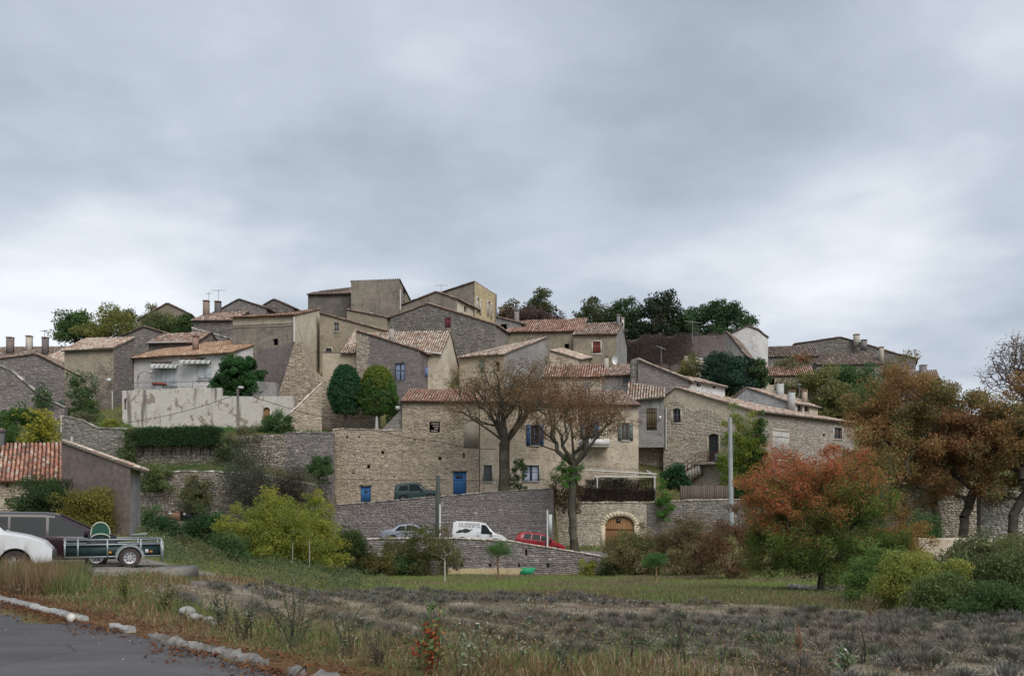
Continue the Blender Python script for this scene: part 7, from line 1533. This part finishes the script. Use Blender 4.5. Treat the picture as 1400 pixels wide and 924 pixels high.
# fallen leaves along the kerb
def build_litter():
    r = np.random.default_rng(41); g = G(); n = 9500; t = r.random(n); x0 = -11 + 13.5 * t; d = np.where(r.random(n) < .55, -np.abs(r.normal(0, .22, n)), np.abs(r.normal(0, .5, n)))
    keep = r.random(n) < np.clip(.25 + .9 * (fbm(x0 * 3, x0, 1.0) > .42) + .3 * (d > .15), 0, 1); x0, d = x0[keep], d[keep]; n = len(x0)
    x = x0 + d / 1.414; y = (6.42 - x0) + d / 1.414; z = np.where(d < .0, .02, np.where(d < .16, .13, zg(x, y) + .02)) + r.uniform(0, .025, n)
    a = r.normal(size=(n, 3)); a[:, 2] *= .25; a /= np.linalg.norm(a, axis=1, keepdims=True); b = np.cross(a, np.array([0, 0, 1.0]) + r.normal(0, .3, (n, 3))); b /= np.linalg.norm(b, axis=1, keepdims=True); s_ = r.uniform(.012, .034, n)
    a *= s_[:, None]; b *= (s_ * .6)[:, None]; c = np.stack([x, y, z], 1); V = np.stack([c - a, c + b, c + a, c - b], 1).reshape(-1, 3)
    g.add(V, np.arange(4 * n).reshape(-1, 4), np.repeat(palcol([((.20, .075, .03), 3), ((.14, .055, .03), 3), ((.28, .13, .05), 1.5), ((.09, .05, .035), 2)], n, r), 4, 0)); g.obj('fallen_leaves', LEAF, None, 'stuff')
    g = G(); n = 110; x = r.uniform(-12, 1, n); y = 6.1 - x - np.abs(r.exponential(1.2, n)); pebbles(g, x, y, r.uniform(.006, .016, n), [((.5, .48, .45), 1), ((.2, .18, .16), 1)], r, .012); g.obj('grit', STONE, None, 'stuff')
build_litter()

def rock(name, label, x, y, z, s_, c, seed, squash=.75, parent=None):
    r = np.random.default_rng(seed); import bmesh; bm = bmesh.new(); bmesh.ops.create_icosphere(bm, subdivisions=2, radius=1)
    k = r.normal(size=(7, 3)); k /= np.linalg.norm(k, axis=1, keepdims=True)
    V = np.array([v.co[:] for v in bm.verts]); Fc = np.array([[v.index for v in f.verts] for f in bm.faces]); bm.free()
    for q in k: dd = V @ q; V -= np.maximum(0, dd - .72)[:, None] * q[None]
    V = V * np.array(s_) * np.array([1, 1, squash]); g = G(); g.add(V + np.array([x, y, z]), Fc, c); o = g.obj(name, STONE, parent)
    if parent is None: tag(o, label, 'rock')
    return o
rx_, ry_ = xp(97, 12.35), 12.35
rock('white_rock', 'round white rock lying on the asphalt by the kerb gap', rx_, ry_, .07, (.065, .06, .075), (.60, .56, .50), 5, 1)
for i, (px, Yq, sz, lab) in enumerate(((256, 13.6, .12, 'chalky white rock in the verge weeds'), (268, 13.3, .09, 'smaller white rock touching the chalky one in the weeds'), (286, 13.0, .09, 'grey white angular rock right of the chalky pair'), (294, 12.7, .06, 'small pale stone lowest of the verge rocks'))):
    x = xp(px, Yq); rock('verge_rock', lab, x, Yq, gz(x, Yq) + sz * .9, (sz * 1.2, sz, sz), (.30, .29, .275), 10 + i)
# heap of pale stones under the red tree and broken line of stones beside it
g = G(); r = np.random.default_rng(77); n = 420; px = r.uniform(1078, 1150, n); Yq = 32.5 + (px - 1078) * -.03 + r.normal(0, .25, n); x = (px - CX) / F * Yq
pebbles(g, x, Yq, r.uniform(.05, .15, n), [((.50, .47, .42), 3), ((.60, .57, .52), 1)], r, .10); g.obj('stone_rubble', STONE, None, 'stuff')
fwall('low_wall', 'low broken pale stone wall just behind the red and green tree', [(1080, 34, 803), (1110, 33.6, 806), (1158, 33, 812)], [-2.4, -2.4, -2.4], .4, M_PALE, dict(pal='white', l=.34, h=.10, proud=.05), jag=.05)

# ---- single tall weeds in the foreground
def weed(name, label, px, Y, top_py, kind, seed, pal, leaf=.05, n=90, spread_=.18, stems=3, stemc=(.10, .08, .05), asp=.4, per=10):
    r = np.random.default_rng(seed); x = xp(px, Y); z0 = gz(x, Y); h = zp(top_py, Y) - z0; t = thing(name, label, 'weed' if kind != 'sapling' else 'sapling', (x, Y, z0)); g = G(); pts = []
    for i in range(stems):
        dx, dy = r.normal(0, spread_, 2) * h; hh = h * (1 if i == 0 else r.uniform(.6, .95)); b = np.array([x + r.normal(0, .04), Y + r.normal(0, .04), z0 - .03]); tip = np.array([x + dx, Y + dy, z0 + hh]); m1 = b * .66 + tip * .34 + r.normal(0, .02, 3); m2 = b * .33 + tip * .67 + r.normal(0, .025, 3)
        g.tube([b, m1, m2, tip], [.010, .008, .006, .002], 5, stemc, cap=False)
        nb = 7 if kind != 'stalk' else 3
        for j in range(nb):
            u = r.uniform(.25, .95); q = b + (tip - b) * u; ln = h * .22 * (1.1 - u) + .04; e = q + np.array([r.normal(0, 1), r.normal(0, 1), r.uniform(.4, 1.2)]) * ln * .7
            g.tube([q, e], [.004, .0015], 4, stemc, cap=False); pts += [q + (e - q) * v for v in np.linspace(.2, 1, 5)]
        pts += [b + (tip - b) * u for u in np.linspace(.3, 1, 9)]
    g.obj('stem', BARK, t)
    if n:
        pts = np.array(pts); pos = pts[r.integers(0, len(pts), n)] + r.normal(0, .018, (n, 3)); g = G(); leaf_quads(g, pos, leaf, palcol(pal, n, r, .25), asp, -.3, r); g.obj('leaves', LEAF, t)
REDL = [((.30, .05, .03), 3), ((.38, .11, .04), 2), ((.12, .14, .05), 1.5)]; GRL = [((.10, .15, .05), 3), ((.15, .19, .08), 2), ((.07, .10, .04), 2)]; SILV = [((.24, .27, .19), 3), ((.15, .18, .11), 2), ((.36, .38, .30), 1)]; DKL = [((.055, .075, .045), 3), ((.08, .10, .06), 2)]
weed('red_leaved_sapling', 'young sapling with red and green leaves in the centre foreground', 592, 8.6, 826, 'sapling', 201, REDL + GRL, .062, 240, .07, 5, (.16, .05, .03), .5)
weed('green_sapling', 'green leafed sapling right behind the red leaved one', 578, 8.8, 824, 'sapling', 202, GRL, .055, 150, .08, 3, (.12, .13, .06), .45)
weed('thistle', 'large dark branching thistle left of centre by the kerb', 400, 10.6, 786, 'tall', 203, DKL + SCRUB, .040, 620, .24, 9, (.09, .085, .06), .35)
weed('thistle', 'smaller dark thistle left of the large one', 332, 11.4, 806, 'tall', 204, DKL + SILV[:1], .036, 300, .2, 6, (.09, .08, .055), .35)
weed('tall_weed', 'spindly grey weed between the thistles and the red sapling', 470, 9.9, 812, 'tall', 205, SILV + DKL, .034, 260, .22, 6, (.13, .11, .08), .35)
weed('tall_weed', 'weed with whitish leaves right of the red sapling', 660, 8.9, 828, 'tall', 206, SILV, .042, 170, .16, 4, (.12, .10, .06), .35)
weed('tall_weed', 'taller weed with narrow whitish leaves beside the first pale one', 716, 8.9, 818, 'tall', 207, SILV, .046, 90, .08, 2, (.12, .10, .06), .28)
weed('tall_weed', 'slanting pale leaved weed at the lower middle edge', 634, 8.3, 868, 'tall', 208, SILV + GRL, .045, 120, .2, 3, (.12, .11, .07), .35)
weed('tall_weed', 'thin dark stalk standing in the lavender field', 870, 9.4, 842, 'stalk', 209, DKL, .03, 30, .05, 2, (.08, .055, .045))
weed('tall_weed', 'bent pair of stalks with a few leaves in the lavender field', 930, 9.2, 826, 'stalk', 210, DKL, .04, 40, .09, 3, (.09, .065, .05))
weed('tall_weed', 'rusty red upright stalk in the lower right field', 1093, 9.0, 852, 'stalk', 211, [((.22, .08, .04), 1)], .022, 90, .03, 2, (.17, .08, .05))
weed('tall_weed', 'dark stalk right of the rusty red one', 1176, 9.3, 850, 'stalk', 212, DKL, .03, 26, .06, 2, (.07, .05, .045))
weed('white_edged_sapling', 'small shrub with pale edged leaves at the bottom right', 1152, 8.3, 888, 'sapling', 213, [((.12, .17, .08), 3), ((.40, .44, .34), 1.5), ((.06, .09, .04), 2)], .055, 190, .16, 5, (.10, .10, .06), .5)
weed('tall_weed', 'long leaning dry stalk reaching up at the right', 1230, 12.0, 800, 'stalk', 214, DKL, .03, 30, .16, 2, (.10, .075, .055))
weed('dry_weeds', 'thicket of dry beige stems at the right of the field', 1190, 16.5, 806, 'stalk', 215, [((.22, .16, .10), 1)], .03, 160, .3, 12, (.20, .15, .10))
weed('dry_weeds', 'reddish dry stems beside the scrub on the right', 1275, 15.5, 845, 'stalk', 216, [((.18, .12, .08), 1)], .03, 160, .25, 10, (.16, .11, .08))
weed('tall_weed', 'dark weed at the left end of the verge', 60, 17.0, 778, 'tall', 217, SCRUB, .05, 200, .25, 6, (.10, .09, .06))
weed('tall_weed', 'yellow green weed clump behind the kerb gap', 170, 14.8, 776, 'tall', 218, [((.17, .18, .05), 1), ((.10, .12, .04), 1)], .05, 240, .14, 7, (.12, .12, .05))
weed('tall_weed', 'olive weed clump in the middle of the verge', 225, 14.0, 790, 'tall', 219, OLIVE, .045, 300, .25, 8, (.10, .09, .05))
weed('tall_weed', 'fine grey weed above the crumbling kerb', 300, 12.4, 800, 'tall', 220, SILV + DKL, .036, 300, .25, 8, (.10, .09, .06))
weed('tall_weed', 'dead brown weed at the far left of the verge', 20, 15.8, 795, 'tall', 221, [((.16, .11, .07), 1), ((.11, .08, .05), 1)], .05, 240, .3, 8, (.13, .09, .06))
weed('tall_weed', 'dark weed in front of the trailer drawbar', 112, 18.5, 770, 'tall', 222, SCRUB, .05, 260, .28, 8, (.10, .09, .06))
weed('tall_weed', 'small dark weed among the lavender near the red sapling', 520, 9.0, 850, 'tall', 223, DKL + SCRUB, .036, 200, .22, 6, (.10, .08, .06), .35)
weed('tall_weed', 'low spindly weed at the bottom centre right', 770, 8.6, 874, 'tall', 224, DKL + SILV, .036, 150, .22, 5, (.10, .085, .06), .35)
